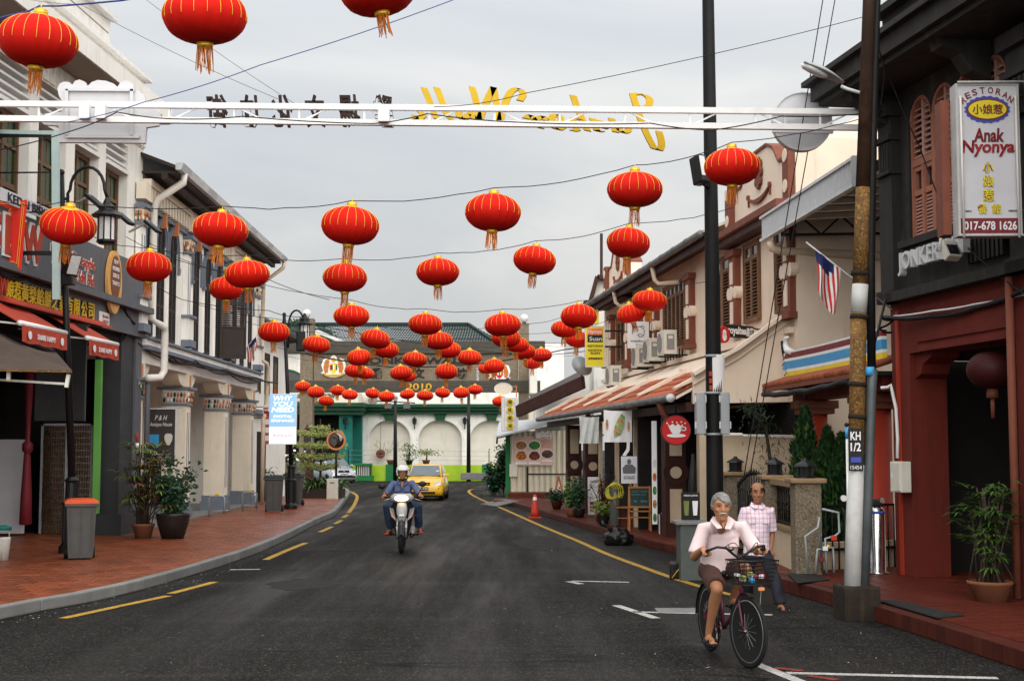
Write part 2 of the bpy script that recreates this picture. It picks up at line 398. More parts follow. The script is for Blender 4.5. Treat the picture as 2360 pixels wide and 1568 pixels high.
D('food_e',(.12,.06,.04),.6,.6,26.0,speck=.9,bscale=22)
D('cone_red',(.55,.050,.030),.5,.15,5.0,streak=.3)
D('bag_black',(.008,.008,.009),.28,.2,6.0,.6,18)
D('steel',(.55,.55,.55),.22,.1,5.0,metal=1.0)
D('steel_dark',(.20,.17,.15),.28,.2,5.0,metal=1.0)
D('brass',(.45,.25,.08),.4,.2,metal=.8)
D('chalkboard',(.022,.055,.050),.6,.3,5.0)
D('chalk',(.16,.26,.25),.9,.3)
D('oak',(.42,.17,.05),.5,.2,8.0,rnd=.1)
D('ac_white',(.66,.63,.55),.5,.06,4.0,streak=.3,scol=(.35,.3,.24))
D('ac_grille',(.24,.24,.23),.6,.1)
D('peach_stone',(.60,.48,.34),.8,.12,3.0,.2,30,streak=.4,scol=(.3,.22,.15))
D('corrugated',(.62,.57,.44),.6,.08,3.0,streak=.45,scol=(.3,.24,.17))
D('zinc',(.52,.54,.56),.5,.1,5.0,metal=.3,streak=.3,scol=(.25,.24,.23))
D('stain_white',(.72,.71,.66),.85,.12,2.0,.2,20,streak=1.0,scol=(.05,.05,.045))
D('mould_orange',(.62,.24,.10),.7,.12,4.0)
D('flag_blue',(.018,.022,.11),.7,.1)
D('flag_white',(.72,.72,.70),.7,.1)
D('flag_red',(.50,.03,.03),.7,.1)
D('plastic_sheet',(.60,.62,.60),.3,.2,5.0,.4,6)
D('hose_yellow',(.58,.52,.05),.5,.1)
D('cylinder_grey',(.085,.10,.095),.5,.15)
D('rubber_mat',(.020,.020,.019),.85,.2,4.0,.3,60)
D('mirror_glass',(.16,.15,.14),.03,.0,metal=1.0)
D('painted_red_board',(.45,.10,.085),.6,.1)
# asphalt: speckled, cracked, with drier and wetter patches
def asphalt():
    m=bpy.data.materials.new('asphalt');m.use_nodes=True;t=m.node_tree;N=t.nodes.new;L=t.links.new
    bs=t.nodes['Principled BSDF'];bs.inputs['Specular IOR Level'].default_value=.07;tc=N('ShaderNodeTexCoord');ob=tc.outputs['Object']
    def noise(sc,det,vec=ob,ro=.55,dist=0):
        n=N('ShaderNodeTexNoise');n.inputs['Scale'].default_value=sc;n.inputs['Detail'].default_value=det;n.inputs['Roughness'].default_value=ro;n.inputs['Distortion'].default_value=dist;L(vec,n.inputs['Vector']);return n.outputs['Fac']
    def mr(f,a,b,c=0,d=1):
        r=N('ShaderNodeMapRange');r.inputs['From Min'].default_value=a;r.inputs['From Max'].default_value=b;r.inputs['To Min'].default_value=c;r.inputs['To Max'].default_value=d;L(f,r.inputs['Value']);return r.outputs[0]
    def mix(f,a,b):
        x=N('ShaderNodeMix');x.data_type='RGBA'
        L(f,x.inputs[0])
        for s_,val in((x.inputs[6],a),(x.inputs[7],b)):
            if hasattr(val,'node'):L(val,s_)
            else:s_.default_value=(*val,1)
        return x.outputs[2]
    stretch=N('ShaderNodeMapping');stretch.inputs['Scale'].default_value=(.9,.07,1);L(ob,stretch.inputs[0])
    cross=N('ShaderNodeMapping');cross.inputs['Scale'].default_value=(.10,.75,1);L(ob,cross.inputs[0])
    c=mix(mr(noise(1.0,7,stretch.outputs[0]),.35,.68),(.0075,.0071,.0066),(.023,.022,.0205))
    c=mix(mr(noise(1.0,6,cross.outputs[0],.6),.52,.72),c,(.031,.0295,.0275))
    vo=N('ShaderNodeTexVoronoi');vo.inputs['Scale'].default_value=62;L(ob,vo.inputs['Vector'])
    sc_=N('ShaderNodeSeparateColor');L(vo.outputs['Color'],sc_.inputs[0])
    c=mix(mr(sc_.outputs[0],.80,1.0,0,.62),c,(.12,.11,.098));c=mix(mr(sc_.outputs[1],.6,1.0,0,.8),c,(.004,.004,.004))
    vc=N('ShaderNodeTexVoronoi');vc.feature='DISTANCE_TO_EDGE';vc.inputs['Scale'].default_value=.55
    wob=N('ShaderNodeVectorMath');wob.operation='ADD';nz_=N('ShaderNodeTexNoise');nz_.inputs['Scale'].default_value=1.6;nz_.inputs['Detail'].default_value=6;L(cross.outputs[0],nz_.inputs['Vector'])
    sm=N('ShaderNodeVectorMath');sm.operation='SCALE';sm.inputs['Scale'].default_value=.9;L(nz_.outputs['Color'],sm.inputs[0]);L(cross.outputs[0],wob.inputs[0]);L(sm.outputs[0],wob.inputs[1]);L(wob.outputs[0],vc.inputs['Vector'])
    crack=mr(vc.outputs['Distance'],.012,.002,0,1)
    gate=N('ShaderNodeMath');gate.operation='MULTIPLY';L(crack,gate.inputs[0]);L(mr(noise(.35,3),.42,.55),gate.inputs[1])
    c=mix(gate.outputs[0],c,(.006,.006,.006));L(c,bs.inputs['Base Color'])
    L(mr(noise(.8,6,stretch.outputs[0],.6),.38,.62,.42,.85),bs.inputs['Roughness'])
    bp=N('ShaderNodeBump');bp.inputs['Strength'].default_value=.65;bp.inputs['Distance'].default_value=.012
    ad=N('ShaderNodeMath');L(noise(70,4),ad.inputs[0]);L(sc_.outputs[0],ad.inputs[1]);L(ad.outputs[0],bp.inputs['Height']);L(bp.outputs[0],bs.inputs['Normal'])
    MATS['asphalt']=m
asphalt()
# --- ground, road, pavements
b=MB();b.add([(-700,-60,0),(700,-60,0),(700,1500,0),(-700,1500,0)],[(0,1,2,3)])
road=tag(obj('road',b,'asphalt'),kind='structure')
def offset_line(pts,d):
    o=[]
    for i,p in enumerate(pts):
        t=(pts[min(i+1,len(pts)-1)]-pts[max(i-1,0)]);t.z=0;t.normalize()
        o.append(p+Vector((t.y,-t.x,0))*d)
    return o
def ribbon(mb,pts,w,z):
    a,c=offset_line(pts,-w/2),offset_line(pts,w/2);n=len(pts)
    mb.add([(p.x,p.y,z)for p in a]+[(p.x,p.y,z)for p in c],[(i,n+i,n+i+1,i+1)for i in range(n-1)])
def resample(pts,step):
    o=[pts[0].copy()];need=step
    for a,c in zip(pts,pts[1:]):
        L=(c-a).length;t=need
        while t<=L:o.append(a.lerp(c,t/L));t+=step
        need=t-L
    return o
PAVE_Z=.15
kp=[Vector((-6.55,12,0))]+[G(u,v)for u,v in((0,1427),(241,1380),(433,1328),(615,1265),(734,1205),(772,1187),(792,1162),(805,1143))]+[Vector((-7.35,63,0)),Vector((-8.3,67.5,0)),Vector((-10.5,71,0)),Vector((-16,73,0))]
KERB=crom(kp,8)
stones=resample(KERB,.9)
kb=MB();inner=offset_line(KERB,-.16)
# pavement slab (bed) under the tiles
poly=[Vector((-14,12,0))]+inner+[Vector((-30,73,0)),Vector((-30,30,0))]
pave=tag(obj('pavement',MB().prism([(p.x,p.y)for p in poly],.0,PAVE_Z-.012),'terracotta_bed'),kind='structure')
kerb=tag(obj('kerb',MB().prism([(p.x,p.y)for p in offset_line(KERB,-.03)]+[(p.x,p.y)for p in reversed(offset_line(KERB,-.14))],0,.10),'wet_stone'),kind='structure')
for i in range(len(stones)-1):
    p,q=stones[i],stones[i+1];d=(q-p);L_=d.length;d.normalize();M=TR(p)@RZ(math.atan2(d.y,d.x))
    s_=MB(M).bbox((L_/2,.08,PAVE_Z/2),(L_-.012,.16,PAVE_Z+random.uniform(-.004,.006)),bev=.02)
    obj('kerb_stone',s_,'kerb_stone',kerb)
bi,bo=resample(offset_line(KERB,-.165),.34),offset_line(KERB,-.52)
for p,q in zip(bi,bi[1:]):
    d=q-p;L_=d.length;obj('border_brick',MB(TR(p)@RZ(math.atan2(d.y,d.x))).box(.008,L_-.004,0,.30,.06,PAVE_Z-.003),'terracotta',pave)
def kerb_x(y):
    for a,c in zip(inner,inner[1:]):
        if a.y<=y<=c.y and c.y>a.y:return a.x+(c.x-a.x)*(y-a.y)/(c.y-a.y)
    return-99
TS=.31
tile_me=[]
for k in range(3):
    t=MB().bbox((0,0,-.012+.001*k),(TS-.020,TS-.020,.024),bev=.005);tile_me.append(t.mesh('tile','terracotta'))
cand=[]
for j in range(int(60/TS)):
    y=14.5+j*TS
    if y>69:break
    for i in range(40):
        x=-4.9-i*TS+(TS/2 if j%2 else 0)
        if x+TS/2>min(kerb_x(y-TS/2),kerb_x(y+TS/2))or x<-12.2 or(x<-8.9 and y>33)or kerb_x(y)<-90:continue
        cand.append((x,y))
vis=sorted(cand,key=lambda c:(0 if(abs(c[0]/c[1])<.37 and c[0]>-9.2)else 1,c[1]))
rest=MB()
for n,(x,y)in enumerate(vis):
    M=TR(x,y,PAVE_Z)@RZ(random.gauss(0,.006))@RX(random.gauss(0,.006))
    if n<300:piece('tile',random.choice(tile_me),pave,M)
    else:rest.box(-TS/2+.010,TS/2-.010,-TS/2+.010,TS/2-.010,-.024,0,M)
tag(obj('tile_field',rest,'terracotta',pave),kind='stuff')
# road paint
def paint(name,runs,w,m,z=.004,tip=0):
    mb=MB()
    for pts in runs:
        g=[G(u,v)for u,v in pts];g=crom(g,6)if len(g)>2 else resample(g,.3)+[g[-1]]
        ribbon(mb,g,w,z)
    return tag(obj(name,mb,m),kind='structure')
paint('yellow_line',[[(145,1424),(270,1397),(388,1372)],[(393,1367),(495,1340)],[(612,1289),(660,1268),(705,1250)],[(738,1225),(765,1213)],[(772,1206),(787,1198)],[(791,1192),(801,1185)],[(803,1181),(815,1165),(822,1150),(822,1141),(812,1134),(800,1130)]],.13,'yellow_paint')
paint('edge_line',[[(1118,1126),(1088,1127),(1081,1133),(1100,1146),(1160,1172),(1250,1212),(1330,1245),(1400,1276),(1500,1313),(1560,1334),(1640,1358),(1720,1378)]],.13,'yellow_paint')
paint('parking_mark',[[(1420,1394),(1512,1424)],[(1458,1409),(1620,1413),(1780,1416)],[(1310,1339),(1340,1345)],[(1318,1338),(1450,1341)],[(1735,1526),(1850,1572),(1960,1615)],[(1812,1550),(2100,1557),(2300,1562)],[(530,1312),(600,1311)]],.12,'white_paint')
paint('red_marking',[[(1785,1538),(1850,1545)],[(1860,1556),(1930,1566)]],.10,'red_smear',.005)
# low terracotta platform before the red corner building
E_Z=.19
ep=[G(2480,1585),G(2155,1475),G(2013,1429),G(1922,1397),G(1787,1357),Vector((3.55,21.3,0)),Vector((3.2,24.2,0))]
def ledge(name,front,back,z,tile_end,tile_name='tile',mt='red_tile',mr_='riser_tile',depth=6.5):
    slab=tag(obj(name,MB().prism([(p.x,p.y)for p in front]+[(p.x,p.y)for p in back],0,z-.012),'riser_tile'),kind='structure')
    run=resample(front,.22)
    for p,q in zip(run,run[1:]):
        if q.y>tile_end:break
        d=q-p;M=TR(p)@RZ(math.atan2(d.y,d.x));L_=d.length
        obj('riser_tile',MB(M).box(.004,L_-.004,-.012,.012,.012,z-.014),mr_,slab)
    ex=(front[-1]-front[0]).normalized();ey=Vector((ex.y,-ex.x,0));n=0;me=MB().bbox((0,0,-.012),(.288,.288,.024),bev=.004).mesh('tile',mt);far=MB()
    o=front[0];K=int((front[-1]-front[0]).length/.3)
    cells=[]
    for i in range(K+2):
        for j in range(int(depth/.3)):
            p=o+ex*(i*.3+.15)+ey*(j*.3+.1)
            ok=inside(p,front+back)
            if ok:cells.append(p)
    cells.sort(key=lambda p:p.y)
    for p in cells:
        M=TR(p.x,p.y,z)@RZ(math.atan2(ex.y,ex.x));u_=p.x/p.y
        if n<290 and u_<.40:piece('tile',me,slab,M);n+=1
        else:far.box(-.144,.144,-.144,.144,-.024,0,M)
    if far.v:tag(obj('tile_field',far,mt,slab),kind='stuff')
    return slab
def inside(p,poly,m=.14):
    c=False;n=len(poly)
    for k in range(n):
        a,d=poly[k],poly[(k+1)%n]
        if(a.y>p.y)!=(d.y>p.y)and p.x<(d.x-a.x)*(p.y-a.y)/(d.y-a.y)+a.x:c=not c
        e_=d-a;t=max(0,min(1,(p-a).dot(e_)/e_.dot(e_)))
        if(a+e_*t-p).length<m:return False
    return c
ledge('forecourt_platform',ep,[Vector((12,24.2,0)),Vector((12,11.5,0))],E_Z,22)
C_Z=.16
cp=[G(1568,1278),G(1453,1250.5),Vector((.79,42.7,0)),Vector((-.1,49.5,0))]
ledge('cafe_platform',cp,[Vector((8.5,49.5,0)),Vector((9.0,26.1,0))],C_Z,46,depth=3.4)
# repaired patches, a cover plate, gutter grit and litter on the road
rng=random.Random(11)
for i,(u,v,rx,ry)in enumerate(((1240,1250,.5,2.2),(700,1345,.5,.9))):
    p=G(u,v);q=[(p.x+rx*(1+rng.uniform(-.18,.18))*math.cos(a),p.y+ry*(1+rng.uniform(-.18,.18))*math.sin(a))for a in[2*math.pi*k/18 for k in range(18)]]
    D('patch_%d'%i,[(.0085,.0082,.0078),(.014,.0136,.013)][i],.75,.3,3.0,.6,70,spec=.2,speck=1.6)
    tag(obj('road_patch',MB().prism(q,.0005,.0025),'patch_%d'%i),kind='structure')
p=G(1572,1406);cv=tag(obj('cover_plate',MB(TR(p.x,p.y,0)).box(-.32,.32,-.24,.24,.001,.008),'kerb_stone'),kind='structure')
D('litter',(.42,.40,.36),.8,.4,30.0);mb=MB()
for k in range(520):
    v=1100+460*rng.random()**.7;u=rng.uniform(200,2100);g=G(u,v)
    if not(-5.2<g.x<4 and g.y<60)or(g.x>2.6 and g.y>20):continue
    s_=rng.uniform(.006,.022)*(3 if rng.random()<.06 else 1);a=rng.uniform(0,3.14);mb.add([(g.x+s_*math.cos(a+j*1.57)*(1 if j%2 else .4),g.y+s_*math.sin(a+j*1.57)*(1 if j%2 else .4),.006+.002*j)for j in range(4)],[(0,1,2,3)])
for k in range(260):
    p=KERB[rng.randrange(len(KERB)-10)];g=p+Vector((rng.uniform(.02,.5),rng.uniform(-.4,.4),0));s_=rng.uniform(.006,.02);mb.add([(g.x,g.y,.008),(g.x+s_,g.y,.006),(g.x+s_,g.y+s_*2,.01),(g.x,g.y+s_*2,.006)],[(0,1,2,3)])
tag(obj('litter',mb,'litter'),'pale flecks of litter and dry leaves scattered on the asphalt','litter',kind='stuff')
# === left side of the street
WA=Wall(-8.43,31.3,.05,1)
def yA(y):return(y-31.3)/WA.d.y
A=thing('deco_building','white art deco shophouse with chevron frieze above the dark grey biscuit shop','building',WA.p(-4,0,0))
MA=WA.M()
s0,s1=-13.0,-.32
def bx(name,m,parent,M,*boxes):
    mb=MB(M)
    for q in boxes:mb.box(*q)
    return obj(name,mb,m,parent)
bx('wall','recess_wall',A,MA,(s0,s1,-8,-.28,6.0,9.3),(s1,0,-8,-.02,4.0,9.29))
bx('party_wall','white_wall',A,MA,(s0,-.02,-8,-.3,9.3,9.66))
pil=[(52,73),(138,159),(215,232),(283,309)]
ps=[(WA.s(a),WA.s(c))for a,c in pil]
sp=ps[1][0]-ps[0][0]
ps=[(ps[0][0]-sp*k,ps[0][1]-sp*k)for k in(3,2,1)]+ps
for a,c in ps:bx('pilaster','white_wall',A,MA,(a,c if c<-.4 else .02,-.30,0,5.9,8.80))
for(a,c),(a2,c2)in zip(ps,ps[1:]):
    w0,w1=c+.004,a2-.004
    for k in range(4):bx('fin','white_trim',A,MA,(w0,w1,-.26,-.02,8.16+k*.16,8.21+k*.16))
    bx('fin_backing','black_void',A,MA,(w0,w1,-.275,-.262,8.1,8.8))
    bx('hood','white_trim',A,MA,(w0,w1,-.26,.04,8.0,8.08))
    wo=bx('window','window_wood',A,MA,(w0,w0+.07,-.27,-.19,5.95,7.99),(w1-.07,w1,-.27,-.19,5.95,7.99),(w0,w1,-.27,-.19,7.9,7.99),(w0,w1,-.265,-.2,7.35,7.42),(w0,w1,-.265,-.2,6.62,6.72),((w0+w1)/2-.04,(w0+w1)/2+.04,-.265,-.195,5.95,7.9))
    for i in range(2):
        for z0,z1 in((5.95,6.62),(6.72,7.35),(7.42,7.9)):
            xa=w0+.07 if i==0 else(w0+w1)/2+.04;xb=(w0+w1)/2-.04 if i==0 else w1-.07
            bx('pane','green_glass',wo,MA,(xa,xb,-.25,-.24,z0,z1))
            bx('bar','window_wood',wo,MA,((xa+xb)/2-.012,(xa+xb)/2+.012,-.255,-.232,z0,z1))
bx('frieze','recess_wall',A,MA,(s0,0,-.3,.02,8.805,9.285))
ch=MB(MA)
for k in range(42):
    x=s0+k*.31
    for h,w in((.40,.045),(.26,.04),(.13,.035)):
        for sg in(-1,1):
            ch.add([(x+.155-sg*(h*.36+.03),.02,8.84),(x+.155-sg*(h*.36-w+.03),.02,8.84),(x+.155+sg*w/3,.02,8.84+h),(x+.155,.02,8.84+h+.03),
(x+.155-sg*(h*.36+.03),.05,8.84),(x+.155-sg*(h*.36-w+.03),.05,8.84),(x+.155+sg*w/3,.05,8.84+h),(x+.155,.05,8.84+h+.03)],
[(0,1,2,3),(4,5,6,7),(0,1,5,4),(1,2,6,5),(2,3,7,6),(3,0,4,7)])
tag(obj('chevron_relief',ch,'white_wall',A),kind='stuff')
bx('canopy_slab','white_wall',A,MA,(s0,-.4,.021,.78,9.29,9.66))
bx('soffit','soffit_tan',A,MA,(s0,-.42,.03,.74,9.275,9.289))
bx('parapet','white_wall',A,MA,(s0,-.3,-.35,.10,9.661,10.28))
bx('parapet_ledge','white_trim',A,MA,(s0,-.2,-.4,.26,10.281,10.36))
e2=WA.s(228)
bx('upper_parapet','white_wall',A,MA,(s0,e2,-.38,.06,10.361,11.0))
bx('upper_ledge','white_trim',A,MA,(s0,e2+.1,-.4,.2,11.001,11.1))
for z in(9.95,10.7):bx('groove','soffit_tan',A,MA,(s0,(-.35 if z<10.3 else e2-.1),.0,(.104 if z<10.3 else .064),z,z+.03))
# sign bands
bx('sign_band','slate_paint',A,MA,(s0,-.05,-.6,.18,5.15,6.1))
bx('sign_cornice','slate_paint',A,MA,(s0,-.02,-.6,.34,5.02,5.149))
bx('lower_band','slate_paint',A,MA,(s0,-.05,-.6,.16,4.48,5.019))
bx('pillar','dark_slate',A,MA,(-1.25,-.06,-.55,.02,.6,4.479))
bx('pillar_strip','slate_paint',A,MA,(-.42,.0,-.5,.07,.62,4.47))
bx('pillar_base','dark_slate',A,MA,(-1.34,.03,-.62,.12,.13,.6))
bx('near_pillar','dark_slate',A,MA,(-11.5,-10.4,-.55,.02,.13,4.479))
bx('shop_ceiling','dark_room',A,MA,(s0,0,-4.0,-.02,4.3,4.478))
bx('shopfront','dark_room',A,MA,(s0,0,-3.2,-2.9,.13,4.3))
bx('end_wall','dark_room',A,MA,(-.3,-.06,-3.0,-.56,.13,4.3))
# shop letters
t=MB();T0=WA.T(WA.at(72,580,.25)[0],.25,5.63)
for ch_,u,w in(('S',-12,.62),('L',30,.50),('W',80,.92)):
    s_,z_=WA.at(u,560,.25);text(t,ch_,WA.T(s_,.215,5.64),h=.66,w=w,depth=.05,bold=.03)
t2=MB()
for ch_,u,w in(('S',-12,.62),('L',30,.50),('W',80,.92)):
    s_,z_=WA.at(u,560,.25);text(t2,ch_,WA.T(s_,.197,5.64),h=.76,w=w+.1,depth=.03,bold=.09)
sgn=obj('shop_letters',t2,'white',A);obj('letter_face',t,'awning_red',sgn)
t=MB();t2=MB()
for body,u,v,w,h in(('Nyonya Pineapple',163,594,2.35,.30),('Tarts House Sdn. Bhd.',165,630,2.25,.25)):
    s_=WA.s(u,.2);z_=WA.z(u,v,.2)
    text(t2,body,WA.T(s_,.19,z_),w=w,h=h,depth=.02,bold=.035);text(t,body,WA.T(s_,.203,z_),w=w*.99,h=h*.9,depth=.02,bold=.008)
o=obj('name_letters',t2,'white',A);obj('letter_face',t,'awning_red',o)
t=MB();t2=MB()
for i,c_ in enumerate('娘惹黄梨餡餅之家有限公司'):
    u=24+i*17.6-i*i*.05;v=680+i*4.2
    s_,z_=WA.at(u,v,.2);text(t2,c_,WA.T(s_,.165,4.73),h=.36,w=.36,depth=.03,bold=.045);text(t,c_,WA.T(s_,.19,4.735),h=.32,w=.31,depth=.02,bold=.012)
o=obj('chinese_letters',t2,'black',A);obj('letter_face',t,'letter_gold',o)
s_=WA.s(-2,.2);t=MB();text(t,'LW',WA.T(s_,.2,4.76),h=.3,w=.5,depth=.03,bold=.02);obj('letter_mark',t,'awning_red',A)
t=MB();s_=WA.s(60,.3);text(t,'KEDAI BISKUT',WA.T(s_-.1,.372,6.22),w=2.1,h=.15,depth=.01,bold=.01)
bd=bx('shop_board','sign_grey',A,WA.M(),(s_-1.4,s_+1.1,.33,.36,6.11,6.33));obj('board_letters',t,'ink',bd)
# oval tart picture on the band
so=WA.s(258,.25);ov=MB(WA.T(so,.2,5.46));ov.prism(circ(.43,36,.66),0,.07)
o=obj('oval_plaque',ov,'sign_orange',A);o.data.materials.clear();D('tart',(.72,.38,.12),.6,.25,9.0);D('tart_brown',(.20,.07,.03),.6,.25,9.0);o.data.materials.append(mat('tart'))
obj('plaque_band',MB(WA.T(so,.2,5.46)).prism(circ(.30,32,.46,cy=.1),.07,.08),'tart_brown',A)
t=MB()
for z_,bd_,w in((.36,'SLW',.26),(.2,'NYONYA',.42),(.04,'2012',.38),(-.14,'TARTS',.44)):text(t,bd_,WA.T(so,.285,5.46+.1+z_*.9),w=w,h=.085,depth=.006,bold=.01)
obj('plaque_letters',t,'sign_white',A)
# small printed notice on the lower band
sn=WA.s(240,.2);o=bx('notice','sign_white',A,WA.M(),(sn-.3,sn+.3,.161,.172,4.55,4.8));t=MB();text(t,'娘惹 NYONYA',WA.T(sn+.06,.176,4.71),w=.36,h=.07,depth=.004);text(t,'TARTS 012',WA.T(sn+.06,.176,4.61),w=.36,h=.07,depth=.004);obj('notice_print',t,'awning_red',o)
# two red awnings under the lettering
def awning(name,label,ua,ub,logo):
    a,c=WA.s(ua,.85),WA.s(ub,.85);r=thing(name,label,'awning',WA.p((a+c)/2,.2,4.0),'red shop awnings')
    mb=MB(WA.M());n=10
    for i in range(n):
        x0=a+(c-a)*i/n;x1=a+(c-a)*(i+1)/n
        mb.add([(x0,.17,4.46),(x1,.17,4.46),(x1,.9,4.04),(x0,.9,4.04),(x0,.17,4.44),(x1,.17,4.44),(x1,.9,4.02),(x0,.9,4.02)],[(0,1,2,3),(7,6,5,4),(0,3,7,4),(1,5,6,2)])
    obj('canvas',mb,'awning_red',r);v=MB(WA.M());n=24
    pts=[(a+(c-a)*i/n,.93+.015*math.sin(i*1.7))for i in range(n+1)]
    v.add([(x,y,4.0)for x,y in pts]+[(x,y+.01,3.72+.01*math.sin(x*9))for x,y in pts],[(i,i+1,n+2+i,n+1+i)for i in range(n)])
    v.add([(x,y+.006,4.0)for x,y in pts]+[(x,y+.016,3.72+.01*math.sin(x*9))for x,y in pts],[(i,i+1,n+2+i,n+1+i)for i in range(n)])
    va=obj('valance',v,'awning_red',r);obj('front_bar',MB().tube([WA.p(a-.03,.9,4.03),WA.p(c+.03,.9,4.03)],.045,10),'white',r)
    for s_ in(a+.1,c-.1):obj('arm',MB().tube([WA.p(s_,.1,4.1),WA.p(s_,.88,4.02)],.018,6),'white',r)
    t=MB();text(t,'SHARE HAPPY',WA.T((a+c)/2,.965,3.85),w=min(.8,(c-a)*.45),h=.09,depth=.004,bold=.02)
    for q in(.14,.86):t.prism(circ(.07,14),0,.006,WA.T(a+(c-a)*q,.96,3.85))
    obj('valance_print',t,'sign_white',va);return r
awning('shop_awning','red awning over the shop door left of the black hoarding',35,140,0)
awning('shop_awning','red awning with white bar at the far end of the shop by the grey pillar',192,261,0)
o=thing('awning_cassette','long closed red awning case below the gold chinese shop letters','awning',WA.p(-4,.3,4.4))
mb=MB(WA.M()).prism([(0,0),(.16,0),(.16,.05),(.02,.14),(0,.14)],0,1);mb=MB()
a,c=WA.s(10,.3),WA.s(246,.3)
for nm,y0,y1,z0,z1 in(('case',.17,.36,4.47,4.56),):
    mb=MB(WA.M()).add([(a,.165,4.60),(c,.165,4.60),(c,.40,4.47),(a,.40,4.47),(a,.165,4.5),(c,.165,4.5),(c,.40,4.44),(a,.40,4.44)],[(0,1,2,3),(4,7,6,5),(3,2,6,7),(0,3,7,4),(1,5,6,2)]);obj(nm,mb,'awning_red',o)
# black hoarding, curtain, lattice gate, panel, green strip under the arcade
p=P(139,860,26.2)
o=thing('hoarding','black hoarding panel hung beneath the awnings behind the lamp post','panel',p-Vector((0,0,.9)))
obj('panel',MB(FT(p,.1)).bbox((0,0,-.06),(.93,1.80,.12),bev=.015),'black_metal',o);obj('bracket',MB(FT(p+Vector((0,0,1.02)),.1)).box(-.5,.5,-.12,-.08,-.1,-.05),'black_metal',o)
obj('label_plate',MB(FT(P(107,787,26.1),.1)).box(-.06,.06,-.04,.04,0,.01),'sign_grey',o)
t=MB()
for i in range(8):t.ico(P(100+i*7+(i%3)*2,762-(i%2)*6,26.05),.022,1)
obj('bolt',t,'grey_metal',o)
Yg=30.4
o=thing('lattice_gate','folding metal lattice gate closing the dark arcade of the grey shop','gate',G(150,1228,.15))
x0,x1=P(92,1100,Yg).x,P(212,1100,Yg).x;zt=P(100,975,Yg).z
obj('gate_frame',MB().box(x0,x0+.05,Yg,Yg+.05,.16,zt).box(x1-.05,x1,Yg,Yg+.05,.16,zt).box(x0,x1,Yg,Yg+.05,zt-.05,zt).box((x0+x1)/2-.03,(x0+x1)/2+.03,Yg,Yg+.05,.16,zt),'grey_metal',o)
mb=MB();k=0
while x0+k*.055<x1:mb.box(x0+k*.055,x0+k*.055+.014,Yg+.01,Yg+.03,.16,zt);k+=1
tag(obj('bars',mb,'steel_dark',o),kind='stuff')
mb=MB()
for k in range(16):mb.box(x0,x1,Yg+.005,Yg+.035,.3+k*(zt-.35)/16,.325+k*(zt-.35)/16)
tag(obj('rungs',mb,'steel_dark',o),kind='stuff')
obj('bamboo_blind',MB().box(x0,x1,Yg+.12,Yg+.14,.16,zt),'wood_brown',o)
x0,x1=P(-40,1100,29.8).x,P(57,1100,29.8).x
o=tag(obj('leaning_board',MB().box(x0,x1,29.8,29.86,.2,P(20,1012,29.8).z),'sign_grey',None,Vector((x0,29.8,.15))),'plain grey board standing in the arcade behind the brown canvas canopy','board')
q=P(64,1000,29.5);mb=MB()
mb.lathe([(.10,.30),(.13,.32),(.115,.9),(.07,1.75),(.06,1.8),(.11,1.86),(.11,2.0),(.05,2.06),(.06,2.5),(.09,3.2),(.10,3.6)],14,TR(q.x,q.y,.1))
tag(obj('curtain',mb,'sign_maroon',None,Vector((q.x,q.y,.1))),'dark red cloth tied in a knot beside the grey panel','curtain')
q0,q1=P(216,1190,29.9),P(230,700,29.9)
tag(obj('green_post',MB().box(q0.x,q0.x+.13,29.75,29.88,.62,3.9),'pale_green',None,Vector((q0.x,29.8,.6))),'bright pale green strip post beside the dark shop pillar','post')
q=P(285,1020,30.0);o=thing('incense_holder','small red incense holder fixed to the grey shop pillar','incense holder',q)
oM=TR(WA.p(-.3,.1,q.z));obj('cup',MB(oM).lathe([(.03,-.1),(.045,.0),(.035,.0)],10),'white',o);mb=MB(oM)
for k in range(9):mb.tube([(0,0,-.02),(random.uniform(-.05,.05),random.uniform(-.05,.05),.22)],.006,4)
obj('incense_stick',mb,'awning_red',o)
# --- white straits eclectic shophouse
WB=Wall(-8.43,31.3,-.0122,1)
yB=lambda y:(y-31.3)/WB.d.y
B=thing('straits_shophouse','white two storey straits shophouse with blue grey mouldings and painted capitals','building',WB.p(7,0,0))
MBm=WB.M();E0,E1=0.02,yB(46.8)
bx('wall','white_plaster',B,MBm,(E0,E1,-.9,0,4.55,8.1))
bx('party_wall','white_plaster',B,MBm,(E1-.25,E1,-7,-.9,.15,8.2),(E0,E0+.2,-7,-.91,.15,8.3))
bx('arcade_wall','cream_wall',B,MBm,(E0+.2,E1-.25,-2.9,-2.6,.15,4.2))
bx('arcade_ceiling','white_plaster',B,MBm,(E0+.2,E1-.25,-2.6,-.62,4.16,4.3))
for y0,y1 in((33,34.2),(38.6,39.9),(43.2,44.4)):bx('door','dark_brown',B,MBm,(yB(y0),yB(y1),-2.6,-2.56,.15,2.7))
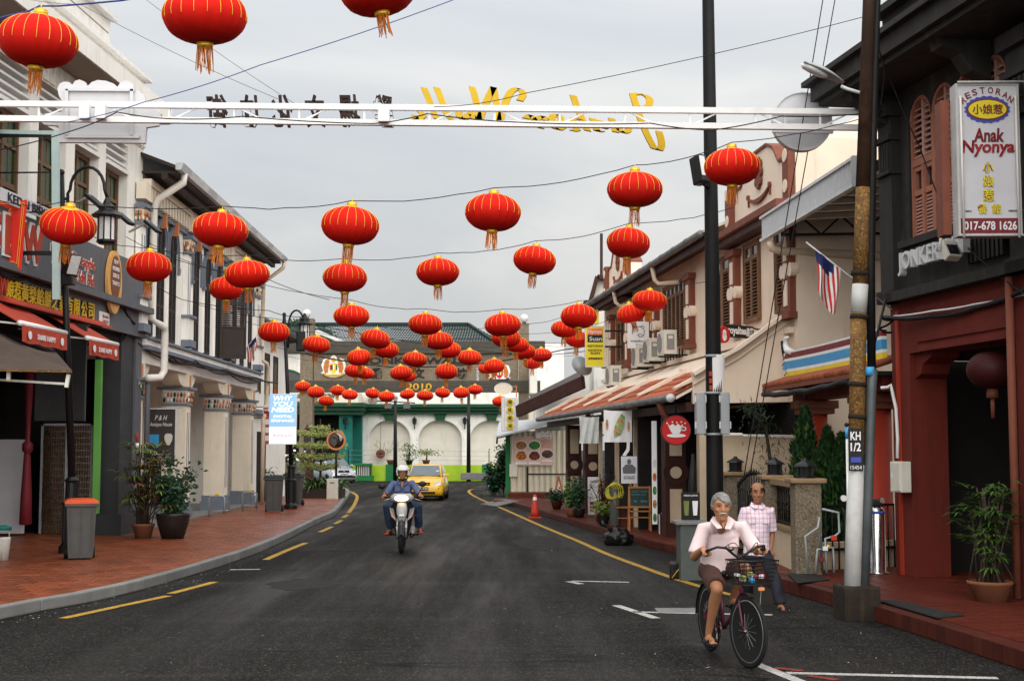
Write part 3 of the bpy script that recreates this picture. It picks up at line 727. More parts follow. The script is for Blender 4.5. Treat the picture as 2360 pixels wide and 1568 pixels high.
# roof with overhanging eave, gutter in lengths, brackets
rf=MB(MBm).add([(E0-.2,.78,8.42),(E1+.2,.78,8.42),(E1+.2,-6,11.0),(E0-.2,-6,11.0),(E0-.2,.78,8.34),(E1+.2,.78,8.34),(E1+.2,-6,10.9),(E0-.2,-6,10.9)],[(0,1,2,3),(7,6,5,4),(0,4,5,1),(1,5,6,2),(2,6,7,3),(3,7,4,0)])
roof=obj('roof',rf,'dark_brown',B)
n=16
for k in range(n):
    a=E0-.25+(E1-E0+.45)*k/n;c=E0-.25+(E1-E0+.45)*(k+1)/n-.02
    g=MB(MBm).add([(a,.80,8.46),(a,.98,8.46),(a,.92,8.30),(a,.80,8.30),(c,.80,8.46),(c,.98,8.46),(c,.92,8.30),(c,.80,8.30)],[(0,4,5,1),(1,5,6,2),(2,6,7,3),(3,7,4,0),(0,1,2,3),(4,7,6,5)]);obj('gutter_length',g,'pale_metal' if k%3 else 'zinc',roof)
bx('eave_soffit','dark_brown',B,MBm,(E0-.1,E1,.0,.78,8.25,8.3))
bx('eave_beam','dark_brown',B,MBm,(E0-.1,E1,.45,.58,8.12,8.25))
bx('cornice','cream_wall',B,MBm,(E0,E1,.003,.20,7.98,8.14));bx('cornice_step','blue_grey',B,MBm,(E0,E1,.004,.10,7.50,7.58))
dm=MB().box(0,.16,0,.16,0,.34).mesh('dentil','cream_wall');dg=MB().lathe([(.055,-.01),(.055,.012)],10,RX(-math.pi/2)).mesh('dentil_face','green_paint')
k=0;x=E0+.1
while x<E1-.2:
    o=piece('dentil',dm,B,MBm@TR(x,.02,7.62));x+=.30
PIL=[31.0,35.75,41.2,46.3]
def capital(mb,x,z,w,d,h):
    mb.k=0
    mb.add([(x-w/2,0,z),(x+w/2,0,z),(x+w/2,d,z),(x-w/2,d,z),(x-w/2-.08,-.0,z+h),(x+w/2+.08,0,z+h),(x+w/2+.08,d+.08,z+h),(x-w/2-.08,d+.08,z+h)],[(0,3,2,1),(4,5,6,7),(0,1,5,4),(1,2,6,5),(2,3,7,6),(3,0,4,7)])
def leaves(mb,x,z,w,d,h,n,near=True):
    rng=random.Random(int(x*100))
    for row in range(2):
        for i in range(n):
            f=(i+.5+.25*row)/n-.5;fx=x+f*(w+.1);zz=z+h*(.25+.40*row)
            mb.k=rng.choice((1,2,0,1))
            for s_ in(0,1):
                c=(fx,d+.03+.03*row,zz)if s_==0 else(x-w/2-.03-.03*row,d*(.5+f),zz)
                mb.ico(c,h*.13,1,s=(.85,.6,1.7)if s_==0 else(.6,.85,1.7))
for i,y in enumerate(PIL):
    x=yB(y);pw=.42
    bx('pilaster','white_plaster',B,MBm,(x-pw/2,x+pw/2,.002,.12,4.6,7.0))
    for q in(-.1,.1):bx('pilaster_groove','blue_grey',B,MBm,(x+q-.025,x+q+.025,.119,.127,5.4,6.8))
    bx('pilaster_neck','blue_grey',B,MBm,(x-.27,x+.27,.003,.18,7.0,7.07))
    cb=MB(MBm);capital(cb,x,7.07,.40,.13,.30);leaves(cb,x,7.07,.40,.13,.3,5)
    obj('pilaster_capital',cb,['cream_wall','mould_orange','green_paint'],B)
    bx('capital_top','blue_grey',B,MBm,(x-.31,x+.31,.004,.26,7.375,7.47));bx('capital_block','cream_wall',B,MBm,(x-.24,x+.24,.003,.22,7.585,7.975))
    bx('dado','white_plaster',B,MBm,(x-.26,x+.26,.002,.2,4.6,5.35));bx('dado_cap','blue_grey',B,MBm,(x-.32,x+.32,.001,.27,5.352,5.42));bx('dado_foot','blue_grey',B,MBm,(x-.31,x+.31,.005,.26,4.6,4.78))
def arched_window(x,opened=False):
    w=.40;z0,zs=4.62,6.85
    arc=[(x+w*math.cos(math.pi*k/12),zs+w*1.15*math.sin(math.pi*k/12))for k in range(13)]
    wi=obj('window',MB(MBm@RX(math.pi/2)).prism([(x-w,z0),(x+w,z0)]+arc[1:-1]if False else[(x-w,z0),(x+w,z0)]+arc,-.03,.0),'black_void',B)
    # moulded arch, shoulders and keystone standing proud of the wall
    ro,ri=w+.17,w+.03
    outer=[(x+ro,zs-.42)]+[(x+ro*math.cos(math.pi*k/12),zs+ro*1.12*math.sin(math.pi*k/12))for k in range(13)]+[(x-ro,zs-.42)]
    innr=[(x+ri,zs-.42)]+[(x+ri*math.cos(math.pi*k/12),zs+ri*1.14*math.sin(math.pi*k/12))for k in range(13)]+[(x-ri,zs-.42)]
    m=MB(MBm@Matrix(((1,0,0,0),(0,0,1,0),(0,1,0,0),(0,0,0,1))))
    for j in range(len(outer)-1):m.prism([outer[j],outer[j+1],innr[j+1],innr[j]],.0,.07);
    for j in range(len(outer)-1):
        mid=lambda a,b_,t:(a[0]+(b_[0]-a[0])*t,a[1]+(b_[1]-a[1])*t)
        m.prism([mid(outer[j],innr[j],.1),mid(outer[j+1],innr[j+1],.1),mid(outer[j+1],innr[j+1],.45),mid(outer[j],innr[j],.45)],.07,.095)
    obj('arch_moulding',m,'blue_grey',wi)
    for sg in(-1,1):bx('shoulder','blue_grey',wi,MBm,(min(x+sg*ro,x+sg*(ro+.24)),max(x+sg*ro,x+sg*(ro+.24)),.0,.06,zs-.42,zs-.30),(min(x+sg*(ri),x+sg*(ro+.02)),max(x+sg*(ri),x+sg*(ro+.02)),.002,.10,zs-.5,zs-.42))
    bx('keystone','mould_orange',wi,MBm,(x-.07,x+.07,.0,.17,zs+.40,zs+.74))
    bx('jamb','white_plaster',wi,MBm,(x-w-.05,x-w,-.03,.05,z0,zs),(x+w,x+w+.05,-.03,.05,z0,zs))
    for sg in(-1,1):
        if opened and sg==1:continue
        shutter('shutter',wi,MBm@TR(x+(sg-1)*w/2+.005,.0,z0),w-.01,1.0+(zs-z0),[(0.06,.75,0),(.8,1.9,1),(1.95,3.1,1)],'dark_brown',sl=.062)
    if opened:shutter('shutter',wi,MBm@TR(x+w,.01,z0)@RZ(R(62)),.8,2.35,[(.06,.9,0),(.95,1.6,1),(1.65,2.3,1)],'dark_brown',sl=.062)
def shutter(name,parent,M,w,h,panels,m,sl=.07,fr=.05,single=False,tilt=40,frame_m=None,depth=.04):
    b=MB(M);z0=0
    hs=[p for p in panels if p[0]<h]
    b.box(0,fr,0,depth,0,h).box(w-fr,w,0,depth,0,h)
    edges=sorted({0.0,h}|{p[0]-.0 for p in hs}|{min(p[1],h)for p in hs})
    last=0
    for a,c,kind in hs:
        c=min(c,h-.02);b.box(fr,w-fr,.002,depth-.002,last,a);last=c
        if kind==0:b.box(fr,w-fr,.01,.02,a,c);b.box(fr+.04,w-fr-.04,.02,.028,a+.05,c-.05)
    b.box(fr,w-fr,.002,depth-.002,last,h)
    s=obj(name,b,frame_m or m,parent);third=parent.parent is not None and parent.parent.parent is not None
    host=s if not third else parent
    host=s if(parent.parent is None or parent.parent.parent is None)and not(parent.parent is not None)else parent
    lou=MB(M);sm_=None
    for a,c,kind in hs:
        c=min(c,h-.02)
        if kind!=1:continue
        n=int((c-a)/sl)
        for i in range(n):
            z=a+(i+.5)*(c-a)/n;T=TR(0,depth/2,z)@RX(R(-tilt))
            if single:
                if sm_ is None:sm_=MB().box(fr,w-fr,-sl*.5,sl*.5,-.005,.005).mesh('slat',m)
                piece('slat',sm_,host,M@T)
            else:lou.box(fr,w-fr,-sl*.5,sl*.5,-.005,.005,T)
    if lou.v:tag(obj('slats',lou,m,host),kind='stuff')
    return s
for y in(31.95,33.0,34.25,36.95,38.45,39.95,42.45,43.75,45.15):arched_window(yB(y),opened=(y==39.95))
# string course between the storeys
bx('string_course','blue_grey',B,MBm,(E0,E1,.001,.24,4.48,4.54));bx('string_band','white_plaster',B,MBm,(E0,E1,-.6,.17,4.34,4.479));bx('string_lower','blue_grey',B,MBm,(E0,E1,.0,.21,4.25,4.339))
bx('arcade_beam','white_plaster',B,MBm,(E0,E1,-.62,.03,3.95,4.249))
COLS=[31.45,36.45,41.65,46.1]
for i,y in enumerate(COLS):
    x=yB(y);w,d=.56,.60
    c_=bx('column','cream_wall',B,MBm,(x-w/2,x+w/2,-d,.0,.62,3.12))
    bx('column_panel','blue_grey',c_,MBm,(x-.12,x-.07,.0,.008,.85,2.95),(x+.07,x+.12,.0,.008,.85,2.95))
    bx('column_base','blue_grey',c_,MBm,(x-.36,x+.36,-d-.08,.08,.13,.45),(x-.32,x+.32,-d-.04,.04,.451,.62))
    m=MB(MBm@TR(0,-d,0));capital(m,x,3.18,w,d,.34);leaves(m,x,3.18,w,d,.34,7)
    obj('capital',m,['white_plaster','mould_orange','green_paint'],c_)
    bx('capital_neck','blue_grey',c_,MBm,(x-.32,x+.32,-d-.04,.04,3.12,3.18));bx('capital_top','blue_grey',c_,MBm,(x-.42,x+.42,-d-.14,.14,3.53,3.6))
    bx('impost','cream_wall',B,MBm,(x-.3,x+.3,-d,.04,3.6,3.949));bx('impost_panel','mould_orange',B,MBm,(x-.10,x+.10,.04,.05,3.64,3.92))
    for sg in(-1,1):
        if(i==0 and sg<0)or(i==3 and sg>0):continue
        pr=[(0,0)]+[(sg*.75*math.sin(t*math.pi/16),-.33+.33*(1-math.cos(t*math.pi/16)))for t in range(9)]
        obj('corbel',MB(MBm@TR(x+sg*.3,-.5,3.948)@RX(math.pi/2)).prism(pr,-.45,0),'cream_wall',B)
bx('plinth','kerb_stone',B,MBm,(E0+.2,E1,-2.6,.10,.12,.19))
# white down pipe from the eave
def pipe(name,label,cat,pts,r,m,n=10,joints=True):
    q=crom(pts,6)if False else pts
    o=obj(name,MB().tube(q,r,n),m,None,Vector(pts[-1]));tag(o,label,cat);return o
a=lambda u,v,off:WB.p(*((lambda q:(q[0],off,q[1]))(WB.at(u,v,off))))
pp=[WB.p(.35,.86,8.32),WB.p(.35,.86,8.12),WB.p(.3,.30,7.72),WB.p(.3,.20,7.5),WB.p(.3,.20,4.95),WB.p(.42,.38,4.82),WB.p(.62,.42,4.78),WB.p(.66,.42,4.62),WB.p(.66,.42,3.78),WB.p(.5,.36,3.62),WB.p(-.08,.22,3.58)]
pipe('rain_pipe','white plastic rain pipe with bends between the grey shop and the white shophouse','pipe',pp,.085,'pvc_white')
pp=[WB.p(E1-.05,.9,8.32),WB.p(E1-.05,.85,8.1),WB.p(E1-.05,.2,7.6),WB.p(E1-.05,.16,5.0),WB.p(E1-.05,.35,4.85),WB.p(E1+.15,.36,4.7),WB.p(E1+.15,.3,3.2),WB.p(E1-.02,.25,3.0),WB.p(E1-.02,.25,.2)]
pipe('rain_pipe','thin cream rain pipe at the far corner of the white shophouse','pipe',pp,.07,'pvc_beige')
q=WA.p(-.05,.15,3.5);pipe('drain_pipe','dark grey drain pipe running down the shop pillar to the pavement','pipe',[WB.p(.1,.22,3.6),WA.p(.06,.2,3.5),WA.p(.06,.2,.16)],.06,'slate_paint')
# hanging board crosswise to the arcade
p=P(371,1006,33.6);o=thing('antique_shop_sign','brown antique house board with white script hanging in the arcade','sign',p-Vector((0,0,.68)))
obj('board',MB(FT(p)).bbox((0,0,0),(.72,1.36,.05),bev=.01),'sign_brown',o)
obj('frame',MB(FT(p)).ring(rect(-.37,.37,-.69,.69),rect(-.345,.345,-.665,.665),-.035,.04),'pale_metal',o)
t=MB();text(t,'P & H',FT(p+Vector((0,-.035,.46))),w=.30,h=.12,depth=.006,shear=.35);text(t,'Antique House',FT(p+Vector((0,-.035,.29))),w=.54,h=.12,depth=.006,shear=.35)
for k in range(3):text(t,('OPEN DAILY','ANTIQUES  GIFTS','JALAN HANG JEBAT')[k],FT(p+Vector((.02,-.035,-.42-.07*k))),w=.42,h=.032,depth=.004)
obj('lettering',t,'sign_white',o);t=MB(FT(p+Vector((.19,-.035,-.06))));t.lathe([(.02,0),(.07,.02),(.10,.1),(.09,.18),(.06,.24),(.07,.27)],12,RX(-math.pi/2)@TR(0,0,0))if False else t.prism([(-.03,-.14),(.03,-.14),(.09,-.02),(.10,.08),(.06,.14),(-.06,.14),(-.10,.08),(-.09,-.02)],0,.008);obj('urn_picture',t,'ac_white',o)
obj('photo',MB(FT(p+Vector((-.16,-.035,-.1)))).box(-.12,.12,-.16,.16,0,.007),'sky_blue',o)
obj('hanger',MB().tube([p+Vector((-.37,0,.7)),p+Vector((.5,0,.7))],.012,6),'grey_metal',o)
# --- pale building past the corner pipe
Cb=thing('pale_shophouse','pale building with dark tiled roof beyond the corner of the white shophouse','building',(-10,50,0))
bx('wall','white_wall',Cb,Matrix(),(-14,-8.95,47.3,55,.13,6.3));obj('roof',MB().prism([(-8.4,6.25),(-8.4,6.4),(-11.5,8.2),(-14,6.3)],-55.2,-47.1,RX(math.pi/2)),'dark_brown',Cb)
for y in(48.4,50.2,52):wq=bx('window','dark_glass',Cb,Matrix(),(-8.97,-8.93,y,y+.8,4.0,5.4));bx('frame','dark_brown',wq,Matrix(),(-8.96,-8.91,y-.06,y,3.94,5.46),(-8.96,-8.91,y+.8,y+.86,3.94,5.46),(-8.96,-8.91,y,y+.8,5.4,5.46))
bx('doorway','dark_room',Cb,Matrix(),(-9,-8.94,48.8,50.6,.15,2.6));bx('ledge','blue_grey',Cb,Matrix(),(-9,-8.75,47.35,54.9,3.2,3.35))
for i,(u,v,w,h)in enumerate(((617,985,20,75),(613,945,14,26))):
    p=P(u,v,46.9);k=46.9/3200
    o=thing('shop_board',('red shop board with white panels behind the digital sign','small white and red board above the red shop board')[i],'sign',p)
    obj('board',MB(FT(p)).bbox((0,0,0),(w*k,h*k,.06),bev=.01),('painted_red_board','sign_white')[i],o)
    t=MB();
    for q in range(3):t.box(-w*k*.36,w*k*.36,h*k*(.1-.25*q),h*k*(.26-.25*q),.03,.036,FT(p))
    obj('panel_print',t,('sign_white','painted_red_board')[i],o);obj('bracket',MB().tube([p+Vector((-.6,0,h*k*.3)),p+Vector((0,0,h*k*.3))],.015,6),'black_metal',o)
# === foliage helpers
def leaf_blade(mb,p,d,L,w,droop=.3,up=Vector((0,0,1)),seg=3):
    d=d.normalized();side=d.cross(up);side=side.normalized()if side.length>.01 else Vector((1,0,0))
    pts=[];cur=Vector(p);dd=d.copy()
    for i in range(seg+1):
        t=i/seg;ww=w*(.35+1.3*t)if t<.5 else w*2*(1-t)+.002
        pts.append((cur-side*ww/2,cur+side*ww/2));cur=cur+dd*(L/seg);dd=(dd+Vector((0,0,-droop/seg*1.6))).normalized()
    vs=[q for pr in pts for q in pr]
    mb.add(vs,[(2*i,2*i+1,2*i+3,2*i+2)for i in range(seg)],smooth=True)
def leaf_flake(mb,p,s,rng):
    a=rng.uniform(0,6.28);t=rng.uniform(-.9,.9);d=Vector((math.cos(a)*math.cos(t),math.sin(a)*math.cos(t),math.sin(t)))
    e1=d.orthogonal().normalized();n=d.cross(e1)
    mb.add([p,p+d*s*.5+e1*s*.28+n*s*.08,p+d*s,p+d*s*.5-e1*s*.28+n*s*.08],[(0,1,2,3)])
def crown(name,parent,c,rad,n,size,m,seed=1,shell=.5,lumps=7,base=None):
    rng=random.Random(seed);mb=MB();c=Vector(c)
    lp=[]
    for k in range(lumps):
        v=Vector((rng.gauss(0,1),rng.gauss(0,1),rng.gauss(0,1))).normalized()*rng.uniform(.25,.75)
        lp.append((Vector((v.x*rad[0],v.y*rad[1],v.z*rad[2])),rng.uniform(.28,.5)))
    for k in range(n):
        o,r=rng.choice(lp);v=Vector((rng.gauss(0,1),rng.gauss(0,1),rng.gauss(0,1))).normalized()*(rng.random()**shell)
        p=c+o+Vector((v.x*rad[0]*r,v.y*rad[1]*r,v.z*rad[2]*r))*1.2
        leaf_flake(mb,p,size*rng.uniform(.6,1.3),rng)
    o=obj(name,mb,m,parent,base);return o
def trunk(parent,pts,r0,r1,m='bark',name='trunk'):
    k=len(pts);return obj(name,MB().tube(pts,[r0+(r1-r0)*i/(k-1)for i in range(k)],8),m,parent)
# === end of the street
YG=78.0
gp=lambda u,v,y=YG:P(u,v,y)
def pbox(mb,u0,v0,u1,v1,y,t,tb=0):
    a,c=P(u0,v1,y),P(u1,v0,y);return mb.box(a.x,c.x,y-tb,y+t,a.z,c.z)
def pbx(name,m,parent,u0,v0,u1,v1,y,t,tb=0):return obj(name,pbox(MB(),u0,v0,u1,v1,y,t,tb),m,parent)
GA=thing('street_gate','grey granite gateway across the street end with black JONKER WALK letters','gate',(-5.5,YG,0))
for u0,u1,vt in((691,722,733),(1195,1219,744)):
    a,c=P(u0,900,YG),P(u1,vt,YG);obj('column',MB().box(a.x,c.x,YG,YG+.8,.0,c.z),'granite',GA)
    bl=obj('bulb',MB().ico(P((u0+u1)/2+1,vt-11,YG+.4),.24,3),'bulb_glass',GA);obj('bulb_base',MB().lathe([(.12,0),(.1,.06)],12,TR(P((u0+u1)/2+1,vt,YG+.4))),'black_metal',GA)
pbx('upper_beam','wet_stone',GA,662,786,1256,814,YG+.15,.5,.25);pbx('lower_beam','wet_stone',GA,659,877,1245,903,YG+.15,.5,.25)
pbx('name_panel','granite',GA,722.5,814.5,1194.5,876.5,YG+.12,.4)
t=MB();text(t,'JONKER WALK',FT(P(962,832,YG+.08)),w=250*YG/FPX,h=19.5*YG/FPX,depth=.06,bold=.03)
for i,c_ in enumerate('雞場文化坊'):text(t,c_,FT(P(868+49*i,859,YG+.08)),h=25*YG/FPX,w=25*YG/FPX,depth=.06,bold=.03)
obj('name_letters',t,'ink',GA)
t=MB();text(t,'2010',FT(P(966,890.5,YG-.12)),w=58*YG/FPX,h=16*YG/FPX,depth=.05,bold=.02);obj('year_letters',t,'gold_paint',GA)
t=MB()
for i,c_ in enumerate('首席部長題'):text(t,c_,FT(P(1101,849+6.2*i,YG+.08)),h=.13,w=.15,depth=.02);
obj('signature_letters',t,'sign_white',GA)
D('tiger',(.55,.19,.04),.6,.3,30.0)
def crest(u,v,w,label_,second):
    k=YG/FPX;M=FT(P(u,v,YG+.10));s=w*k/2
    r=obj('crest',MB(M).prism([(-.95*s,.1*s),(-.8*s,.55*s),(-.55*s,.62*s),(-.3*s,.5*s),(-.18*s,.78*s),(0,.88*s),(.18*s,.78*s),(.3*s,.5*s),(.55*s,.62*s),(.8*s,.55*s),(.95*s,.1*s),(.8*s,-.35*s),(.98*s,-.5*s),(.55*s,-.75*s),(.2*s,-.85*s),(-.2*s,-.85*s),(-.55*s,-.75*s),(-.98*s,-.5*s),(-.8*s,-.35*s)],0,.05),'sign_white',GA)
    for sg in(-1,1):
        a=[(.42,-.45),(.40,-.1),(.33,.12),(.40,.2),(.30,.42),(.44,.58),(.62,.5),(.72,.2),(.78,-.1),(.66,-.5)]
        obj('supporter',MB(M).prism([(sg*x*s,y*s)for x,y in a],.05,.08),'tiger',r)
    obj('shield',MB(M).prism([(-.3*s,.25*s),(.3*s,.25*s),(.3*s,-.25*s),(.14*s,-.46*s),(0,-.55*s),(-.14*s,-.46*s),(-.3*s,-.25*s)],.05,.07),'sign_yellow' if not second else 'sign_red',r)
    cols=('sign_red','ink','sign_white','sign_yellow','green_paint')if not second else('sign_red','sign_white','bright_green','sign_yellow','sign_red')
    for q in range(5):obj('shield_field',MB(M).box((-.28+.112*q)*s,(-.17+.112*q)*s,-.25*s,.12*s,.07,.085),cols[q],r)
    obj('star',MB(M).prism([((.22 if j%2 else .13)*s*math.cos(j*math.pi/7),.52*s+(.22 if j%2 else .13)*s*math.sin(j*math.pi/7))for j in range(14)],.05,.08),'gold_paint',r)
    obj('ribbon',MB(M).prism([(-.85*s,-.42*s),(-.5*s,-.6*s),(.5*s,-.6*s),(.85*s,-.42*s),(.8*s,-.58*s),(.5*s,-.78*s),(-.5*s,-.78*s),(-.8*s,-.58*s)],.05,.085),'gold_paint' if not second else 'ink',r)
crest(769,844,60,'',False);crest(1151,857,54,'',True)
# ---- green roofed hall behind the gate
YH=91.0
HB=thing('green_roof_hall','white hall with green cornice blind arches and dark green tiled roof behind the gateway','building',(-7,YH,0))
hp=lambda u,v,y=YH:P(u,v,y)
zc0,zc1=hp(900,953).z,hp(900,931).z;xe=hp(1300,900).x
# wall with three arched recesses
wl_,wr_=hp(836,1000).x,hp(1290,1000).x;zt=zc0
wb=MB();arches=[(850,946),(964.6,1064.6),(1083,1183)]
z_sp=hp(900,1012).z;prev=wl_
for u0,u1 in arches:
    a,c=hp(u0,1000).x,hp(u1,1000).x;cx,rr=(a+c)/2,(c-a)/2;rz=hp(900,967).z-z_sp
    wb.box(prev,a,YH,YH+.35,0,zt);N_=20
    for k in range(N_):
        t0,t1=math.pi-math.pi*k/N_,math.pi-math.pi*(k+1)/N_
        xa,xb=cx+rr*math.cos(t0),cx+rr*math.cos(t1);za,zb=z_sp+rz*math.sin(t0),z_sp+rz*math.sin(t1)
        wb.add([(xa,YH,za),(xb,YH,zb),(xb,YH,zt),(xa,YH,zt),(xa,YH+.35,za),(xb,YH+.35,zb),(xb,YH+.35,zt),(xa,YH+.35,zt)],[(0,1,2,3),(0,4,5,1)])
    prev=c
    rim=MB();
    for k in range(N_):
        t0,t1=math.pi-math.pi*k/N_,math.pi-math.pi*(k+1)/N_
        rim.add([(cx+rr*q*math.cos(t),y_,z_sp+rz*q*math.sin(t))for y_ in(YH-.05,YH-.001)for t in(t0,t1)for q in(1.0,1.09)],[(0,1,3,2),(4,6,7,5),(1,5,7,3),(0,2,6,4)])
    obj('arch_rim',rim,'white_trim',HB)
    ku=(u0+u1)/2;kx=hp(ku,950).x
    obj('keystone',MB().add([(kx-.42,YH-.2,zt),(kx+.42,YH-.2,zt),(kx+.27,YH-.2,hp(ku,968).z),(kx-.27,YH-.2,hp(ku,968).z),(kx-.42,YH,zt),(kx+.42,YH,zt),(kx+.27,YH,hp(ku,968).z),(kx-.27,YH,hp(ku,968).z)],[(0,1,2,3),(0,3,7,4),(1,5,6,2),(3,2,6,7)]),'green_paint',HB)
wb.box(prev,wr_,YH,YH+.35,0,zt);obj('wall',wb,'white_wall',HB)
obj('recess_wall',MB().box(wl_,wr_,YH+.34,YH+.5,0,zt),'recess_wall',HB)
for q,(y0,z0,z1)in enumerate(((.35,0,.22),(.55,.22,.42),(.75,.42,.62))):
    obj('cornice',MB().box(hp(828,940).x-.1,xe,YH-y0,YH+.3,zc0+z0*(zc1-zc0)/.62,zc0+z1*(zc1-zc0)/.62),'green_paint',HB)
obj('upper_wall',MB().box(hp(600,900).x,xe,YH+.02,YH+9,zc1,hp(900,792).z),'white_wall',HB)
# porch bay on the near side, teal piers
YP=88.5
pw=lambda u,v:P(u,v,YP)
obj('porch_wall',MB().box(pw(560,900).x,pw(826,900).x,YP,YP+2.4,P(700,953,YP).z,P(700,903,YP).z),'cream_wall',HB)
for q,(y0,z0,z1)in enumerate(((.3,0,.25),(.5,.25,.5),(.7,.5,.75))):
    zz=P(700,955,YP).z;obj('porch_cornice',MB().box(pw(560,900).x-y0,pw(829,900).x+y0*.5,YP-y0,YP+2.4,zz+z0,zz+z1),'green_paint',HB)
obj('porch_pier',MB().box(pw(782,900).x,pw(811,900).x,YP,YP+.8,0,P(700,956,YP).z),'teal_paint',HB)
obj('porch_side',MB().box(P(814,900,YH-.2).x,P(836,900,YH-.2).x,YH-.6,YH-.02,0,zc0),'teal_paint',HB)
obj('porch_back',MB().box(pw(560,900).x,pw(782,900).x,YP+1.6,YP+1.9,0,P(700,955,YP).z),'dark_room',HB)
obj('porch_arch',MB().prism([(x,y)for x,y in circ(1.25,24)],0,.06,FT(P(736,1020,YP+1.55))),'black_void',HB)
t=MB();text(t,'MALACCA COLLECTIBLES & HANDICRAFTS',FT(P(705,911,YP-.05)),w=150*YP/FPX,h=10*YP/FPX,depth=.03,bold=.02);text(t,'PUSAT KRAFTANGAN MELAKA',FT(P(715,927,YP-.05)),w=110*YP/FPX,h=9*YP/FPX,depth=.03,bold=.02)
obj('board_letters',t,'green_paint',HB)
# left wing with fanlight window
obj('wing_wall',MB().box(P(540,900,90).x,P(694,900,90).x,90,91,P(600,903,90).z,P(600,800,90).z),'white_wall',HB)
cxw,czw=P(657,897,90),P(657,855,90);rw=1.05*(czw.z-cxw.z)*1.15
wi=obj('arched_window',MB().prism([(rw*math.cos(math.pi*k/16),(czw.z-cxw.z)*math.sin(math.pi*k/16))for k in range(17)],0,.08,FT(cxw+Vector((0,.02,0)))),'dark_glass',HB)
rm=MB(FT(cxw))
for k in range(16):
    t0,t1=math.pi*k/16,math.pi*(k+1)/16;hh=czw.z-cxw.z
    rm.prism([(rw*math.cos(t0),hh*math.sin(t0)),(rw*math.cos(t1),hh*math.sin(t1)),(rw*1.12*math.cos(t1),hh*1.12*math.sin(t1)),(rw*1.12*math.cos(t0),hh*1.12*math.sin(t0))],0,.12)
obj('window_arch',rm,'green_paint',wi)
# tiled roofs: curved pan tiles as real geometry
def tiled_roof(name,parent,e0,e1,r0,r1,m,nu,nv,amp=.05,step=.05):
    e0,e1,r0,r1=map(Vector,(e0,e1,r0,r1));nrm=(e1-e0).cross(r0-e0).normalized();nrm=nrm if nrm.z>0 else-nrm
    mb=MB();
    for j in range(nv):
        for i in range(nu):
            vs=[]
            for dj in(0,1):
                for k in range(4):
                    f=(i+k/3)/nu;g=(j+dj)/nv
                    p=e0.lerp(e1,f).lerp(r0.lerp(r1,f),g);h=amp*math.cos(2*math.pi*(k/3))+(step if dj==0 else 0)
                    vs.append(p+nrm*h)
            mb.add(vs,[(0,1,5,4),(1,2,6,5),(2,3,7,6)],smooth=True)
    return tag(obj(name,mb,m,parent),kind='stuff')
rf=obj('roof',MB().add([hp(640,790),hp(1160,790),hp(1160,790,YH+9),hp(640,790,YH+9)],[(0,1,2,3)]),'green_tile',HB)
tiled_roof('tiles',rf,hp(650,793,YH-.7),hp(1145,793,YH-.7),hp(650,748,YH+4.5),hp(1078,748,YH+4.5),'green_tile',74,12)
tiled_roof('tiles',rf,hp(1145,793,YH-.7),hp(1165,793,YH+9),hp(1078,748,YH+4.5),hp(1080,748,YH+4.6),'green_tile',30,12)
obj('ridge',MB().beam(hp(640,747,YH+4.5),hp(1079,747,YH+4.5),.25),'green_tile',rf);obj('hip',MB().beam(hp(1079,747,YH+4.5),hp(1146,792,YH-.7),.22),'green_tile',rf)
obj('eave_board',MB().beam(hp(650,795,YH-.75),hp(1145,795,YH-.75),.1,.25),'wet_stone',rf)
tiled_roof('tiles',rf,P(590,800,89),P(700,800,89),P(600,757,93),P(700,757,93),'green_tile',18,9)
pg=MB();pg.prism([(0,0),(2.6,1.1),(5.2,0),(4.8,0),(2.6,.85),(.4,0)],0,.6,FT(P(640,801,87.5)));obj('porch_gable',pg,'pale_metal',HB)
for u,v in((955,975),(1071,975),(795,975)):
    y=YH-.25 if u>800 else YP-.25;p=P(u,v,y)
    w=thing('wall_lantern',{955:'black wall lantern between the first two blind arches',1071:'black wall lantern between the second and third blind arches',795:'black wall lantern on the teal porch pier'}[u],'lamp',p,'black wall lanterns')
    obj('lamp_body',MB(TR(p)).lathe([(.04,-.1),(.12,0),(.15,.22),(.16,.24)],6,smooth=False),'dark_glass',w);obj('lamp_cap',MB(TR(p)).lathe([(.19,.24),(.08,.36),(.03,.42)],6,smooth=False),'black_metal',w)
    obj('lamp_arm',MB().tube([p+Vector((0,0,-.1)),p+Vector((0,.05,-.35)),p+Vector((0,.22,-.3)),p+Vector((0,.25,-.05))],.03,6),'black_metal',w)
# gong hanging in the first arch
p=P(877,1045,YH-.05);o=thing('gong','round brown gong hanging on a cord in the first blind arch','gong',p)
obj('disc',MB(FT(p)).prism(circ(.30,24),-.08,.04),'rust_paint',o);obj('boss',MB(FT(p)).prism(circ(.10,16),.04,.09),'dark_brown',o);obj('cord',MB().tube([p+Vector((0,.02,.25)),p+Vector((0,.02,2.6))],.012,5),'black_metal',o)
